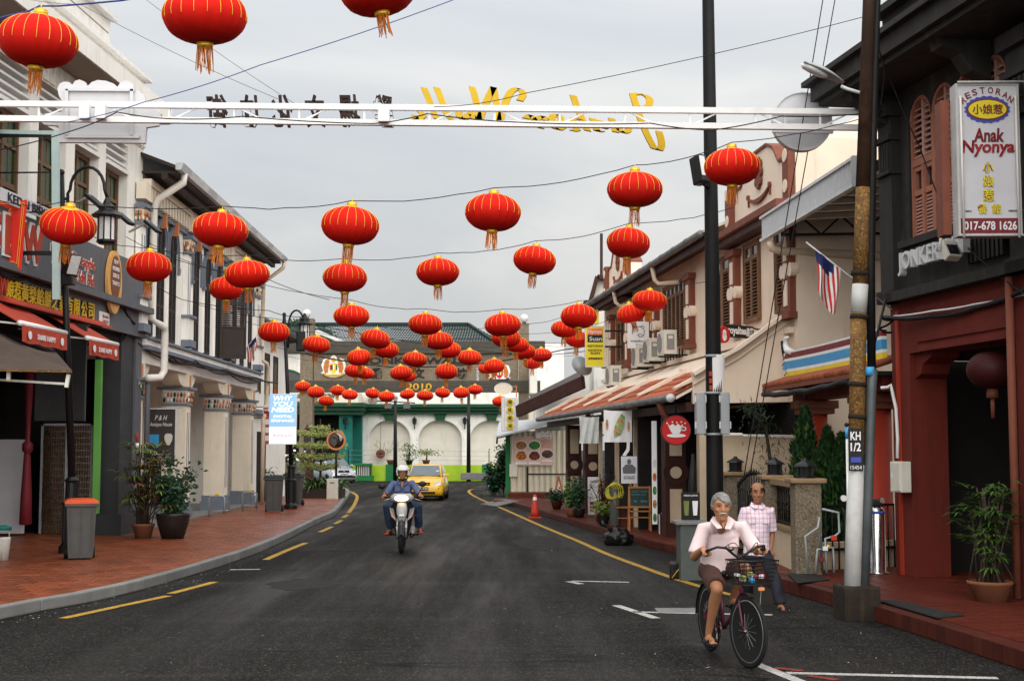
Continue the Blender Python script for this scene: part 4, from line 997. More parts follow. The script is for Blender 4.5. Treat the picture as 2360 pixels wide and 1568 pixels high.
# lime boundary wall with posts
YL=86.5
LW=thing('lime_boundary_wall','low lime green boundary wall with dark green posts before the hall','wall',(-6,YL,0))
zl=P(900,1071,YL).z
obj('wall',MB().box(P(803,1090,YL).x,P(1300,1090,YL).x,YL,YL+.25,0,zl),'lime_paint',LW);obj('wall_left',MB().box(P(560,1090,YL).x,P(690,1090,YL).x,YL,YL+.25,0,zl),'bright_green',LW)
for u0,u1 in((889,906),(1111,1127),(801,812),(1185,1200)):obj('post',MB().box(P(u0,1090,YL).x,P(u1,1090,YL).x,YL-.06,YL+.3,0,zl+.05),'bright_green',LW)
for u in(803,943,984,1127):obj('stake',MB().tube([P(u,1072,YL+.1),P(u,1036,YL+.1),P(u+2,1033,YL+.1)],.03,6),'black_metal',LW)
for v in(1037,1048,1058):obj('wire',MB().tube([P(803,v,YL+.1),P(984,v+1,YL+.1),P(1127,v+3,YL+.1),P(1160,v+3,YL+.1)],.008,4),'grey_metal',LW)
VB=thing('vent_box','green framed opening with white bars beside the lime wall','vent',P(837,1107,YL-.6))
pbx('base','bright_green',VB,814,1095,860,1107,YL-.7,.5);pbx('lid','bright_green',VB,817,1067,856,1071.5,YL-.6,.6);pbx('opening','black_void',VB,821,1071.5,853,1095,YL-.3,.3)
for k in range(7):pbx('bar','stain_white',VB,823+k*4.3,1071.5,825+k*4.3,1095,YL-.5,.1)
for a in(819,854):pbx('jamb','bright_green',VB,a,1071.5,a+2,1095,YL-.55,.3)
tag(obj('kerb_block',MB().bbox((0,0,.2),(2.2,.5,.42),TR(P(1103,1104,YL-1)),bev=.04),'kerb_stone',None,Vector((P(1103,1104,YL-1).x,YL-1,0))),'weathered concrete block at the foot of the lime wall','block')
for k,(u,v,kind)in enumerate(((900,1070,'palm'),(943,1070,'shrub'),(982,1070,'bonsai'))):
    p=P(u,v,YL+.1);p.z=zl+.02
    o=thing('potted_plant',('feathery palm in a pot on the lime wall by the gong','thin leafy shrub on the lime wall before the first arch pier','small spreading bonsai pot on the lime wall before the middle arch')[k],'plant',p,'plants on the lime wall')
    obj('pot',MB(TR(p)).lathe([(.16,0),(.24,.26),(.26,.3),(.2,.3)],12),'pot_clay' if k!=1 else 'pot_dark',o)
    mb=MB();rng=random.Random(k)
    if kind=='palm':
        for i in range(12):
            a=i*.52;d=Vector((math.cos(a),math.sin(a)*.6,1.3));
            for j in range(9):leaf_blade(mb,p+Vector((0,0,.3))+d.normalized()*(.4+j*.09)+Vector((d.x,d.y,0))*(j*.05),Vector((rng.uniform(-1,1),rng.uniform(-1,1),.2))+d*.5,.4,.03,.5)
        obj('fronds',mb,'leaf_b',o)
    else:
        for i in range(260 if kind=='shrub' else 220):
            q=Vector((rng.gauss(0,.25 if kind=='shrub' else .42),rng.gauss(0,.25),(rng.uniform(.3,1.3)if kind=='shrub' else .75+rng.gauss(0,.1))));leaf_flake(mb,p+q,.13,rng)
        obj('foliage',mb,'leaf_a' if kind=='shrub' else 'leaf_b',o);obj('stem',MB().tube([p+Vector((0,0,.25)),p+Vector((.05,0,.8))],.03,6),'bark',o)
# lamp posts before the hall
def flood_pole(name,label,u,vt,vb,Y,lamps):
    b0,t0=P(u,vb,Y),P(u,vt,Y);b0.z=0;o=thing(name,label,'pole',b0,'black poles before the hall')
    obj('shaft',MB().tube([b0,Vector((t0.x,Y,t0.z))],[.14,.09],10),'black_metal',o)
    if lamps:
        obj('arm',MB().tube([P(u-42,vt+1,Y),P(u+46,vt+6,Y)],.04,6),'black_metal',o)
        for du in(-17,26):q=P(u+du,vt+14,Y-.1);obj('floodlight',MB(FT(q,.2)@RX(R(-25))).bbox((0,0,0),(.42,.38,.14),bev=.02),'dark_glass',o)
        pq=P(u,vt-5,Y);obj('cap',MB().bbox(pq,(.28,.2,.22),bev=.02),'grey_metal',o)
    return o
flood_pole('lamp_pole','slim black lamp pole with two floodlights before the first arch',911,922,1100,84,True);flood_pole('lamp_pole','plain dark pole before the middle and right arches',1080,886,1090,85.8,False)
o=thing('air_conditioner','white air conditioner unit on the upper wall of the hall','air conditioner',P(862,936,YH-.4));pbx('case','ac_white',o,847,909,878,936,YH-.5,.45);p=P(859,922,YH-.52);obj('fan',MB(FT(p)).prism(circ(.30,20),0,.02),'ac_grille',o)
# trees behind
for k,(u,v,Y,r,m_,n)in enumerate(((655,765,105,(2.6,2.2,1.8),'leaf_dark',1600),(690,775,104,(1.8,1.6,1.4),'leaf_a',900),(748,770,104,(1.2,1.0,.9),'leaf_dark',500))):
    p=P(u,v,Y);o=thing('tree',('dark leafy tree behind the curved street lamp','yellow green tree top left of the gate column','small dark tree top right of the left gate column')[k],'tree',(p.x,Y,0));crown('crown',o,p,r,n,.28,m_,seed=k+3);trunk(o,[(p.x,Y,0),(p.x+.2,Y,p.z*.6),p],.22,.08)
for u,v,Y,k in((1243,888,100,0),(1262,935,99,2)):
    p=P(u,v,Y);o=thing('palm_tree',('small palm head seen right of the gate column','palm head over the stained gable','low palm head behind the corrugated shed')[k],'tree',(p.x,Y,0));mb=MB();rng=random.Random(k)
    for i in range(18):
        a=i*.35*2;d=Vector((math.cos(a),math.sin(a),rng.uniform(.1,.9)));
        for j in range(8):leaf_blade(mb,p+d*(.1+.12*j),d*.6+Vector((rng.uniform(-1,1),rng.uniform(-1,1),0)),.55,.05,.6)
    obj('fronds',mb,'leaf_a',o);trunk(o,[(p.x,Y,0),p],.15,.1)
# === right side: peach cafe building
WD=Wall(8.4-.11*26.7,26.7,-.11,-1);MD=WD.M();yD=lambda y:(y-26.7)/WD.d.y
DB=thing('peach_shophouse','peach two storey shophouse with rust pilasters brown louvred shutters and tiled pent roof','building',WD.p(8,0,0))
D1=yD(47.5)
bx('wall','beige_wall',DB,MD,(.0,D1,-.6,0,2.9,6.95));bx('side_wall','beige_wall',DB,MD,(-.25,-.002,-7,.02,2.93,8.0));bx('side_wall_lower','beige_wall',DB,MD,(-.25,-.003,-7,-.18,.1,2.929))
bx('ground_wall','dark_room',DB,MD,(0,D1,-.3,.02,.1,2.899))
def ridged_pilaster(u0,u1,zt,zb,name='pilaster',host=DB,off=.0,m1='rust_paint',m2='beige_trim'):
    a,c=WD.s(u1,off),WD.s(u0,off);x=(a+c)/2;w=max(.34,min(.52,c-a));h=zt-zb
    pl_=bx(name,m1,host,MD,(x-w/2,x+w/2,off,off+.14,zb,zt));bx('pilaster_foot',m1,host,MD,(x-w*.66,x+w*.66,off,off+.2,zb-.12,zb));bx('pilaster_cap',m1,host,MD,(x-w*.66,x+w*.66,off,off+.2,zt,zt+.14))
    zz=zb+.12
    for k in range(3):
        z0=zb+h*(.08,.45,.62)[k];z1=zb+h*(.38,.55,.92)[k]
        if k==1:obj('inlay_disc',MB(MD@TR(x,off+.14,(z0+z1)/2)@RX(-math.pi/2)).prism(circ(w*.3,18),0,.03),m2,host)
        else:bx('inlay',m2,host,MD,(x-w*.2,x+w*.2,off+.14,off+.16,z0,z1))
        for sg in(-1,1):
            if k==1:obj('edge_disc',MB(MD@TR(x+sg*w*.5,off+.0,(z0+z1)/2)@RX(-math.pi/2)).prism(circ(w*.26,14),.0,.1501),m2,host)
for u0,u1 in((1819,1843),(1692,1715),(1584,1614),(1512,1523),(1448,1460),(1411,1421)):ridged_pilaster(u0,u1,6.25,4.62)
def d_window(u0,u1,n,panes=True,z0=4.75,z1=6.35):
    a,c=WD.s(u1),WD.s(u0);wi=bx('window','black_void',DB,MD,(a,c,.0,.006,z0,z1));w=(c-a)/n
    bx('window_frame','wood_brown',wi,MD,(a-.06,a,.0,.07,z0-.06,z1+.06),(c,c+.06,.0,.07,z0-.06,z1+.06),(a,c,.0,.07,z1,z1+.06),(a,c,.0,.09,z0-.06,z0))
    for k in range(n):
        x=a+k*w;b=MB(MD@TR(x,.012,z0));h=z1-z0;fr=w*.14
        b.box(.004,fr,0,.04,0,h).box(w-fr,w-.004,0,.04,0,h).box(fr,w-fr,0,.038,0,.05).box(fr,w-fr,0,.038,h-.33,h-.25).box(fr,w-fr,0,.038,h-.05,h)
        obj('shutter',b,'wood_brown',wi);nn=17;sm_=MB().box(fr,w-fr,-.034,.034,-.006,.006).mesh('slat','wood_brown')
        for i in range(nn):piece('slat',sm_,wi,MD@TR(x,.03,z0+.08+i*(h-.36)/nn)@RX(R(-38)))
        if panes:bx('pane','dark_glass',wi,MD,(x+fr,x+w-fr,.018,.024,z0+h-.25,z0+h-.05))
d_window(1797,1816,1);d_window(1724,1756,2);d_window(1652,1690,2);d_window(1535,1583,5);d_window(1494,1507,2);d_window(1466,1482,2);d_window(1426,1443,2)
# low balustrade between the pilasters by the air conditioners
for k in range(7):bx('balustrade_slot','black_void',DB,MD,(WD.s(1575)+k*.34,WD.s(1575)+k*.34+.12,.0,.012,4.35,4.62))
# eave, gutter and pale roof
bx('eave_soffit','maroon_paint',DB,MD,(yD(31.2),D1,.0,.58,6.82,6.88));bx('eave_board','maroon_paint',DB,MD,(yD(31.2),D1,.50,.56,6.62,6.82))
rfd=obj('roof',MB(MD).add([(yD(31.2),.62,6.95),(D1,.62,6.95),(D1,-5.5,9.3),(yD(31.2),-5.5,9.3),(yD(31.2),.62,6.89),(D1,.62,6.89),(D1,-5.5,9.2),(yD(31.2),-5.5,9.2)],[(0,1,2,3),(7,6,5,4),(0,4,5,1),(1,5,6,2),(2,6,7,3),(3,7,4,0)]),'beige_trim',DB)
for k in range(12):
    a=yD(31.3)+k*(D1-yD(31.3))/12;c=a+(D1-yD(31.3))/12-.02
    obj('gutter_length',MB().tube([WD.p(a,.68,6.86),WD.p(c,.68,6.86)],.085,10),'gutter_grey',rfd)
    obj('gutter_joint',MB().tube([WD.p(c-.03,.68,6.86),WD.p(c+.03,.68,6.86)],.097,10),'gutter_grey',rfd)
for y in(36.6,42.2):pipe('down_pipe','cream %s from the gutter above the brown shutters'%('elbow pipe dropping nearest the black pole' if y<40 else 'elbow pipe dropping nearest the yellow sign'),'pipe',[WD.p(yD(y),.66,6.78),WD.p(yD(y),.6,6.45),WD.p(yD(y)-.1,.5,6.33),WD.p(yD(y)-.9,.15,6.3)],.06,'pvc_beige')
# gable parapets with plaster flower and garland
def gable(ua,ub,zb,zs,zp,label=None):
    a,c=WD.s(ub),WD.s(ua);w=c-a
    poly=[(a,zb),(c,zb),(c,zs-.25),(c-w*.12,zs),(c-w*.2,zs),(c-w*.28,zs+(zp-zs)*.7),(c-w*.38,zp),(a+w*.38,zp),(a+w*.28,zs+(zp-zs)*.7),(a+w*.2,zs),(a+w*.12,zs),(a,zs-.25)]
    T_=MD@Matrix(((1,0,0,0),(0,0,1,0),(0,1,0,0),(0,0,0,1)))
    g=obj('gable',MB(T_).prism(poly,-.3,.03),'beige_trim',DB);top=poly[2:]
    m=MB(T_)
    for p_,q_ in zip(top,top[1:]):m.prism([(p_[0],p_[1]),(q_[0],q_[1]),(q_[0],q_[1]+.06),(p_[0],p_[1]+.06)],-.34,.07)
    obj('gable_coping',m,'rust_paint',g)
    x=(a+c)/2;zf=zb+(zp-zb)*.68;m=MB(T_);m.prism(circ(w*.045,16,w*.06,x,zf),.03,.07)
    for k in range(8):m.prism(circ(w*.02,8,None,x+w*.04*math.cos(k*.785),zf+w*.055*math.sin(k*.785)),.03,.09)
    obj('flower',m,'rust_paint',g)
    m=MB(T_);z1=zb+(zp-zb)*.28
    for k in range(12):
        t0,t1=-1+k/6,-1+(k+1)/6;f=lambda t:(x+t*w*.17,z1+.16*t*t+.0)
        (xa,za),(xb,zb_)=f(t0),f(t1);th=.018+.035*(1-abs(t0+t1)/2);m.prism([(xa,za-th),(xb,zb_-th),(xb,zb_+th),(xa,za+th)],.03,.09)
    for sg in(-1,1):m.prism(circ(.045,10,.06,x+sg*w*.17,z1+.19),.03,.09);m.prism([(x+sg*w*.17-.015,z1-.02),(x+sg*w*.17+.015,z1-.02),(x+sg*w*.17+.015,z1+.15),(x+sg*w*.17-.015,z1+.15)],.03,.07)
    obj('garland',m,'rust_paint',g)
    for x_ in(a+.17,c-.17):
        bx('gable_pier','rust_paint',DB,MD,(x_-.19,x_+.19,.03,.16,zb,zs+.1))
        for k in range(2):obj('pier_disc',MB(T_).prism(circ(.13,14,None,x_,zb+.3+k*.6),.16,.18),'beige_trim',DB)
    bx('cornice','rust_paint',DB,MD,(a-.15,c+.15,-.3,.45,zb-.14,zb));bx('cornice_under','maroon_paint',DB,MD,(a-.1,c+.1,.0,.35,zb-.3,zb-.141))
gable(1692,1842,6.78,7.70,8.22);gable(1403,1458,6.95,8.0,8.55)
# pent roof: painted upper slope, clay pantiles below, raised ribs, mossy gutter
PO=2.2
pz=lambda off:3.02+(PO-off)/PO*1.2
r0,r1=yD(27.35),D1
pr=obj('pent_roof',MB(MD).add([(r0,PO,3.02),(r1,PO,3.02),(r1,0,4.22),(r0,0,4.22),(r0,PO,2.96),(r1,PO,2.96),(r1,0,4.14),(r0,0,4.14)],[(0,1,2,3),(7,6,5,4),(0,4,5,1),(1,5,6,2),(2,6,7,3),(3,7,4,0)]),'beige_trim',DB)
sl=math.atan2(1.2,PO);tl=.34
tm=MB();n_=8
vs=[];fs=[]
for e_ in(0,1):
    for k in range(n_+1):a=math.pi*k/n_;vs.append((.11*math.cos(a),e_*tl,.055*math.sin(a)+(.02 if e_==0 else 0)))
fs=[(k,k+1,n_+2+k,n_+1+k)for k in range(n_)];tm.add(vs,fs,smooth=True);tile_mesh=tm.mesh('roof_tile','orange_tile')
cnt=0;rest=MB();k=0;x=r0+.12
while x<r1-.1:
    for j in range(4):
        off=PO+.06-j*tl*.92*math.cos(sl);M=MD@TR(x,off,pz(off)+.02)@Matrix(((1,0,0,0),(0,-math.cos(sl),math.sin(sl),0),(0,math.sin(sl),math.cos(sl),0),(0,0,0,1)))
        if cnt<290:piece('roof_tile',tile_mesh,pr,M);cnt+=1
        else:rest.add(vs,fs,M,smooth=True)
    x+=.24
tag(obj('roof_tiles',rest,'orange_tile',pr),kind='stuff')
for y in(27.45,31.0,34.6,38.4,42.4,46.4):
    s_=yD(y);obj('rib',MB(MD).add([(s_-.11,PO*.55,pz(PO*.55)+.02),(s_+.11,PO*.55,pz(PO*.55)+.02),(s_+.11,PO+.02,3.16),(s_-.11,PO+.02,3.16),(s_-.11,PO*.55,pz(PO*.55)+.17),(s_+.11,PO*.55,pz(PO*.55)+.17),(s_+.11,PO+.02,3.20),(s_-.11,PO+.02,3.20)],[(0,1,2,3),(4,7,6,5),(0,4,5,1),(1,5,6,2),(2,6,7,3),(3,7,4,0)]),'beige_trim',pr)
    obj('rib_block',MB(MD).box(s_-.12,s_+.12,1.02,1.25,pz(1.25),pz(1.02)+.10),'beige_trim',pr)
bx('ledge','beige_trim',DB,MD,(0,D1,.0,.12,4.23,4.34))
for k in range(14):
    a=r0-.1+k*(r1-r0)/14;c=a+(r1-r0)/14-.015
    obj('gutter_length',MB().tube([WD.p(a,PO+.14,2.98),WD.p(c,PO+.14,2.98)],.075,10),'gutter_grey',pr)
obj('gutter_end',MB().tube([WD.p(r0-.13,PO+.14,2.98),WD.p(r0-.10,PO+.14,2.98)],.085,14),'pale_metal',pr)
bx('eave_beam','maroon_paint',DB,MD,(r0,r1,PO-.35,PO-.2,2.72,2.9))
# cafe pillars with pale inlays and discs
def cafe_pillar(y,off=PO-.28,w=.44):
    s_=yD(y);q=bx('pillar','maroon_paint',DB,MD,(s_-.2,s_+.2,off-w,off,C_Z,2.72));M=MD
    for z0,z1 in((.45,1.15),(1.85,2.6)):bx('pillar_inlay','peach_stone',DB,MD,(s_-.225,s_-.2,off-w+.09,off-.09,z0,z1),)
    obj('pillar_disc',MB(MD@TR(s_-.2,off-w/2,1.5)@RY(-math.pi/2)).prism(circ(.125,20),0,.03),'peach_stone',DB);obj('pillar_ring',MB(MD@TR(s_-.2,off-w/2,1.5)@RY(-math.pi/2)).ring(circ(.27,20),circ(.17,20),0,.035),'maroon_paint',DB)
cafe_pillar(29.8);cafe_pillar(40.2);cafe_pillar(43.6)
for y in(33.2,35.6,38.0):s_=yD(y);bx('post','peach_stone',DB,MD,(s_-.05,s_+.05,PO-.42,PO-.32,C_Z,2.72));obj('down_pipe',MB().tube([WD.p(s_-.6,PO+.1,2.92),WD.p(s_-.6,PO-.05,2.75),WD.p(s_-.6,PO-.1,2.5)],.06,8),'rust_paint',DB)
obj('down_pipe',MB().tube([WD.p(yD(28.3),PO+.12,2.92),WD.p(yD(28.3),PO+.05,2.72),WD.p(yD(28.3),PO-.1,2.5)],.07,8),'rust_paint',DB)
for y0 in(28.5,30.6,33.9,37.0):bx('door','dark_brown',DB,MD,(yD(y0),yD(y0+1.3),.02,.07,C_Z,2.5))
# end wall with sloping top over the dark car porch
ew=thing('end_wall','plain peach end wall with sloping coping above the dark car porch','wall',P(1630,1140,27.1))
pts=[(1597,866),(1650,834),(1700,806),(1842,703),(1842,925),(1670,928),(1597,930)]
pw_=[P(u,v,27.05)for u,v in pts];obj('wall',MB(Matrix(((1,0,0,0),(0,0,1,0),(0,1,0,0),(0,0,0,1)))).prism([(p.x,p.z)for p in pw_],27.05,27.3),'beige_wall',ew)
for p_,q_ in zip(pw_[:3],pw_[1:4]):obj('coping',MB().beam(p_+Vector((0,.08,.03)),q_+Vector((0,.08,.03)),.5,.07),'beige_trim',ew)
for p_,q_ in zip(pw_[:3],pw_[1:4]):obj('coping_line',MB().beam(p_+Vector((0,-.02,-.16)),q_+Vector((0,-.02,-.16)),.06,.03),'beige_trim',ew)
a,c=P(1612,1000,27.05),P(1664,930,27.05);obj('pier',MB().box(a.x,c.x,27.06,27.5,.1,c.z),'peach_stone',ew)
cpq=thing('car_porch','dark car porch under the peach end wall','porch',(5,31,0))
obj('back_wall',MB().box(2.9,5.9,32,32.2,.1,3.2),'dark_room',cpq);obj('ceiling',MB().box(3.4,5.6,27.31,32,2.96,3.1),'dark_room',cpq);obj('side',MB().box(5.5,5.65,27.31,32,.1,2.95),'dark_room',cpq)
pbx('low_wall','peach_stone',cpq,1640,1004,1850,1140,26.2,.2);obj('rail',MB().tube([P(1650,1001,26.1),P(1710,1001,26.1),P(1713,1004,26.1),P(1850,1006,26.1)],.035,8),'pvc_white',cpq)
# block standing behind with a tall sloping flank
rb=thing('rear_block','tall peach building flank rising behind the metal canopy','building',(8,33,0));ptsr=[(1815,520),(1815,400),(1845,352),(1905,300),(2070,232),(2400,60),(2400,560)]
obj('flank',MB(Matrix(((1,0,0,0),(0,0,1,0),(0,1,0,0),(0,0,0,1)))).prism([(P(u,v,33).x,P(u,v,33).z)for u,v in ptsr],33,40),'beige_trim',rb)
# metal canopy over the forecourt
cn=thing('metal_canopy','metal canopy with corrugated zinc fascia between the peach and charcoal buildings','canopy',(6,24.5,0))
A0,A1=P(1758,536,27.0),P(1972,398,22.0);A0.z=6.28;A1.z=6.42;dv=(A1-A0).normalized();L_=(A1-A0).length
nm=46
rb_me=MB().prism([(0,0),(.03,-.035),(.085,-.035),(.115,0),(.085,-.012),(.03,-.012)],-.2,.2).mesh('rib','zinc')
obj('fascia',MB().beam(A0+Vector((.03,0,0)),A1+Vector((.03,0,0)),.02,.40),'zinc',cn)
for k in range(nm):p=A0.lerp(A1,(k+.2)/nm);piece('rib',rb_me,cn,TR(p)@RZ(math.atan2(dv.y,dv.x)))
for dz in(.22,-.22):obj('fascia_trim',MB().beam(A0+Vector((-.02,0,dz)),A1+Vector((-.02,0,dz)),.10,.05),'pale_metal',cn)
obj('fascia_end',MB().beam(A1+Vector((-.02,-.03,-.25)),A1+Vector((-.02,-.03,.25)),.12,.1),'grey_metal',cn)
nd=Vector((1,0,0));obj('roof_sheet',MB().add([A0+Vector((0,0,.18)),A1+Vector((0,0,.18)),A1+Vector((6,0,.5)),A0+Vector((6,0,.5))],[(0,1,2,3)]),'dark_slate',cn)
for k in range(7):p=A0.lerp(A1,(k+.5)/7);obj('purlin',MB().beam(p+Vector((.05,0,.02)),p+Vector((6,0,.3)),.12,.09),'cream_wall',cn)
tr=[P(1790,545,26.4)+Vector((0,0,0))];a=P(1800,541,26.2);c=a+Vector((4.5,-.4,0));obj('truss_chord',MB().beam(a,c,.05),'black_metal',cn);obj('truss_chord',MB().beam(a+Vector((0,0,.35)),c+Vector((0,0,.35)),.05),'black_metal',cn)
for k in range(12):p=a.lerp(c,k/12);q=a.lerp(c,(k+1)/12);obj('truss_web',MB().beam(p+Vector((0,0,.35 if k%2 else 0)),q+Vector((0,0,0 if k%2 else .35)),.035),'black_metal',cn)
pipe('gutter_pipe','horizontal cream pipe along the peach side wall beneath the canopy','pipe',[P(1776,556,26.5),P(1780,572,26.5),P(1800,578,26.5),P(2060,590,26.5)],.08,'pvc_beige')
# === charcoal and red corner hotel
WE=Wall(5.61,20.46,-.1655,-1);ME=WE.M();sE=lambda u,off=0:WE.s(u,off)
E=thing('corner_hotel','charcoal upper storey over a dark red arcade with pink shutters and JONKER INN letters','building',WE.p(-3,0,0))
e0=-10.0
wu0,wu1=sE(2338),sE(2107)
bx('upper_wall','charcoal_wall',E,ME,(wu1,0,-.3,0,4.12,7.2));bx('wall_head','charcoal_wall',E,ME,(e0,wu1,-.3,0,7.05,7.2));bx('wall_apron','charcoal_wall',E,ME,(e0,wu1,-.3,0,4.12,4.95));bx('near_wall','charcoal_wall',E,ME,(e0,wu0,-.3,.0,4.95,7.05));bx('end_wall','charcoal_wall',E,ME,(-.02,.0,-7,-.3,4.12,7.3))
bx('inner_dark','black_void',E,ME,(wu0-.5,wu1+.1,-.5,-.4,4.9,7.1))
for ub,ua in((2086,2049),(2420,2362)):
    a,c=sE(ub),min(sE(ua),.02);bx('pilaster','charcoal_wall',E,ME,(a,c,.0,.14,4.3,7.0));bx('pilaster_base','charcoal_wall',E,ME,(a-.05,c+.04,.0,.2,4.12,4.3))
    bx('capital_band','charcoal_wall',E,ME,(a-.04,c+.04,.0,.2,6.0,6.06),(a-.04,c+.04,.0,.2,6.5,6.58));bx('capital','charcoal_wall',E,ME,(a-.06,c+.06,.0,.24,6.85,7.05))
    for k in range(4):bx('flute','charcoal_wall',E,ME,(a+.05+k*(c-a-.1)/4,a+.05+(k+.55)*(c-a-.1)/4,.14,.17,6.08,6.48))
# cornice and soffit
bx('soffit_board','charcoal_wall',E,ME,(e0,.55,-.1,.85,7.2,7.28));bx('cornice','charcoal_wall',E,ME,(e0,.62,-.1,.95,7.281,7.52));bx('cornice_lip','charcoal_wall',E,ME,(e0,.72,-.1,1.06,7.521,7.60));bx('parapet','charcoal_wall',E,ME,(e0,-1.0,-.1,.5,7.601,8.1));bx('parapet_lip','charcoal_wall',E,ME,(e0,-.9,-.1,.66,8.101,8.2));bx('parapet_top','charcoal_wall',E,ME,(e0,-2.2,-.1,.4,8.201,8.8))
for s_ in(-.15,-2.95):obj('bracket',MB(ME@TR(s_-.15,0,7.2)@Matrix(((0,0,1,0),(1,0,0,0),(0,1,0,0),(0,0,0,1)))).prism([(0,0),(.7,0),(.66,-.1),(.4,-.18),(.25,-.4),(0,-.5)],0,.3),'charcoal_wall',E)
# four arched shutter bays in pink timber
nb=4;bw=(wu1-wu0)/nb
for k in range(nb):
    x0=wu0+k*bw;wi=bx('window','black_void',E,ME,(x0,x0+bw,-.2,-.19,4.95,7.05));cx=x0+bw/2;rr=bw/2
    fr=MB(ME@Matrix(((1,0,0,0),(0,0,1,0),(0,1,0,0),(0,0,0,1))));N_=12;zs=6.68
    for j in range(N_):
        t0,t1=math.pi*j/N_,math.pi*(j+1)/N_;f=lambda q,t:(cx+rr*q*math.cos(t),zs+rr*.95*q*math.sin(t))
        fr.prism([f(1,t0),f(1,t1),f(.84,t1),f(.84,t0)],-.16,-.02)
    obj('arch_frame',fr,'salmon_wood',wi)
    sp_=MB(ME@Matrix(((1,0,0,0),(0,0,1,0),(0,1,0,0),(0,0,0,1))))
    for j in range(N_):
        t0,t1=math.pi*j/N_,math.pi*(j+1)/N_;f=lambda q,t:(cx+rr*q*math.cos(t),zs+rr*.95*q*math.sin(t))
        a_,c_=f(1,t0),f(1,t1);sp_.prism([a_,(a_[0],7.06),(c_[0],7.06),c_],-.15,-.005)
    obj('spandrel',sp_,'charcoal_wall',wi)
    bx('mullion','salmon_wood',wi,ME,(x0+.001,x0+.05,-.16,-.03,4.95,zs),(x0+bw-.05,x0+bw-.001,-.16,-.03,4.95,zs));bx('transom','salmon_wood',wi,ME,(x0+.05,x0+bw-.05,-.16,-.03,6.02,6.12),(x0+.05,x0+bw-.05,-.16,-.04,4.95,5.02))
    bx('meeting_stile','salmon_wood',wi,ME,(cx-.035,cx+.035,-.15,-.035,5.02,6.02));bx('upper_stile','pink_wood',wi,ME,(cx-.025,cx+.025,-.15,-.05,6.12,7.0))
    for sd in(0,1):
        xa=x0+.05 if sd==0 else cx+.035;xb=cx-.035 if sd==0 else x0+bw-.05
        bx('sash_rail','salmon_wood',wi,ME,(xa,xb,-.14,-.05,5.60,5.68),(xa,xb,-.14,-.05,5.95,6.02),(xa,xa+.03,-.14,-.05,5.68,5.95),(xb-.03,xb,-.14,-.05,5.68,5.95));bx('pane','dark_glass',wi,ME,(xa+.03,xb-.03,-.12,-.11,5.68,5.95));bx('glazing_bar','salmon_wood',wi,ME,((xa+xb)/2-.01,(xa+xb)/2+.01,-.125,-.1,5.68,5.95))
        lo=MB().box(xa-cx,xb-cx,-.03,.03,-.008,.008).mesh('slat','pink_wood')
        for j in range(11):piece('slat',lo,wi,ME@TR(cx,-.085,5.06+j*.05)@RX(R(-40)))
        for j in range(9):
            z_=6.17+j*.085;hw=rr*.82 if z_<zs else rr*.82*math.sqrt(max(0,1-((z_-zs)/(rr*.95*.84))**2))
            if hw<.08:continue
            xq0,xq1=(max(xa,cx-hw),xb)if sd==0 else(xa,min(xb,cx+hw))
            if xq1-xq0>.04:obj('slat',MB(ME@TR(0,-.085,z_)@RX(R(-35))).box(xq0,xq1,-.045,.045,-.009,.009),'pink_wood',wi)
bx('sill','charcoal_wall',E,ME,(wu0-.1,wu1+.1,.0,.16,4.86,4.96));bx('panel_top','charcoal_wall',E,ME,(wu0-.1,wu1+.1,.0,.08,4.80,4.86));bx('panel_foot','charcoal_wall',E,ME,(e0,.02,.0,.2,4.12,4.26))
# letters on the apron
t=MB();xs=sE(2250,.15);xl=sE(2092,.15)
text(t,'JONKER INN',WE.T((xs+xl)/2,.22,4.60),w=(xl-xs)*.98,h=.33,depth=.10,bold=.015);obj('hotel_letters',t,'pale_metal',E)
for k in range(9):bx('baluster','charcoal_wall',E,ME,(sE(2335)+k*.11,sE(2335)+k*.11+.06,.0,.09,4.4,4.8))
# red arcade
bx('arcade_beam','red_wall',E,ME,(e0,.02,-.55,.0,3.36,4.119));bx('beam_trim','red_wall',E,ME,(sE(2342),sE(2125),.0,.05,3.36,3.44));bx('beam_panel','red_wall',E,ME,(sE(2342),sE(2118),.0,.03,3.5,4.0))
bx('pillar','red_wall',E,ME,(sE(2098),.0,-.56,.001,E_Z-.02,3.359));bx('pillar_strip','red_lacquer',E,ME,(sE(2074)-.03,sE(2070),.0,.03,E_Z,4.0))
obj('corbel',MB(ME@TR(sE(2098),-.5,3.36)@RX(math.pi/2)).prism([(0,0),(-.55,0),(-.5,-.08),(-.25,-.16),(-.18,-.3),(0,-.36)],-.42,0),'red_wall',E)
bx('near_pillar','red_wall',E,ME,(sE(2420),sE(2344),-.56,.001,E_Z-.02,3.359))
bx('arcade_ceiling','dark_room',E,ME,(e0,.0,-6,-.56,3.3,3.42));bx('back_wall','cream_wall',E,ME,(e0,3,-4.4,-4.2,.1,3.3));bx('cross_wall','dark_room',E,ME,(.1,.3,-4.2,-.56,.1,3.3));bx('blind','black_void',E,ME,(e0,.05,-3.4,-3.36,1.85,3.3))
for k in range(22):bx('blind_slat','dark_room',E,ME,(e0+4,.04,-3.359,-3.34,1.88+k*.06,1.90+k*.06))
for k in range(2):bx('doorway','dark_room',E,ME,(-2.6-2.2*k,-1.7-2.2*k,-4.19,-4.15,.1,2.1))
bx('arcade_rail','black_metal',E,ME,(-9,.0,-2.9,-2.86,1.15,1.19),(-9,.0,-2.9,-2.86,.35,.38))
for k in range(24):bx('rail_bar','black_metal',E,ME,(-.3-k*.16,-.28-k*.16,-2.89,-2.87,.2,1.15))
pipe('down_pipe','dark red down pipe on the near arcade pillar','pipe',[WE.p(sE(2350),.1,4.1),WE.p(sE(2350),.1,.2)],.05,'rust_paint')
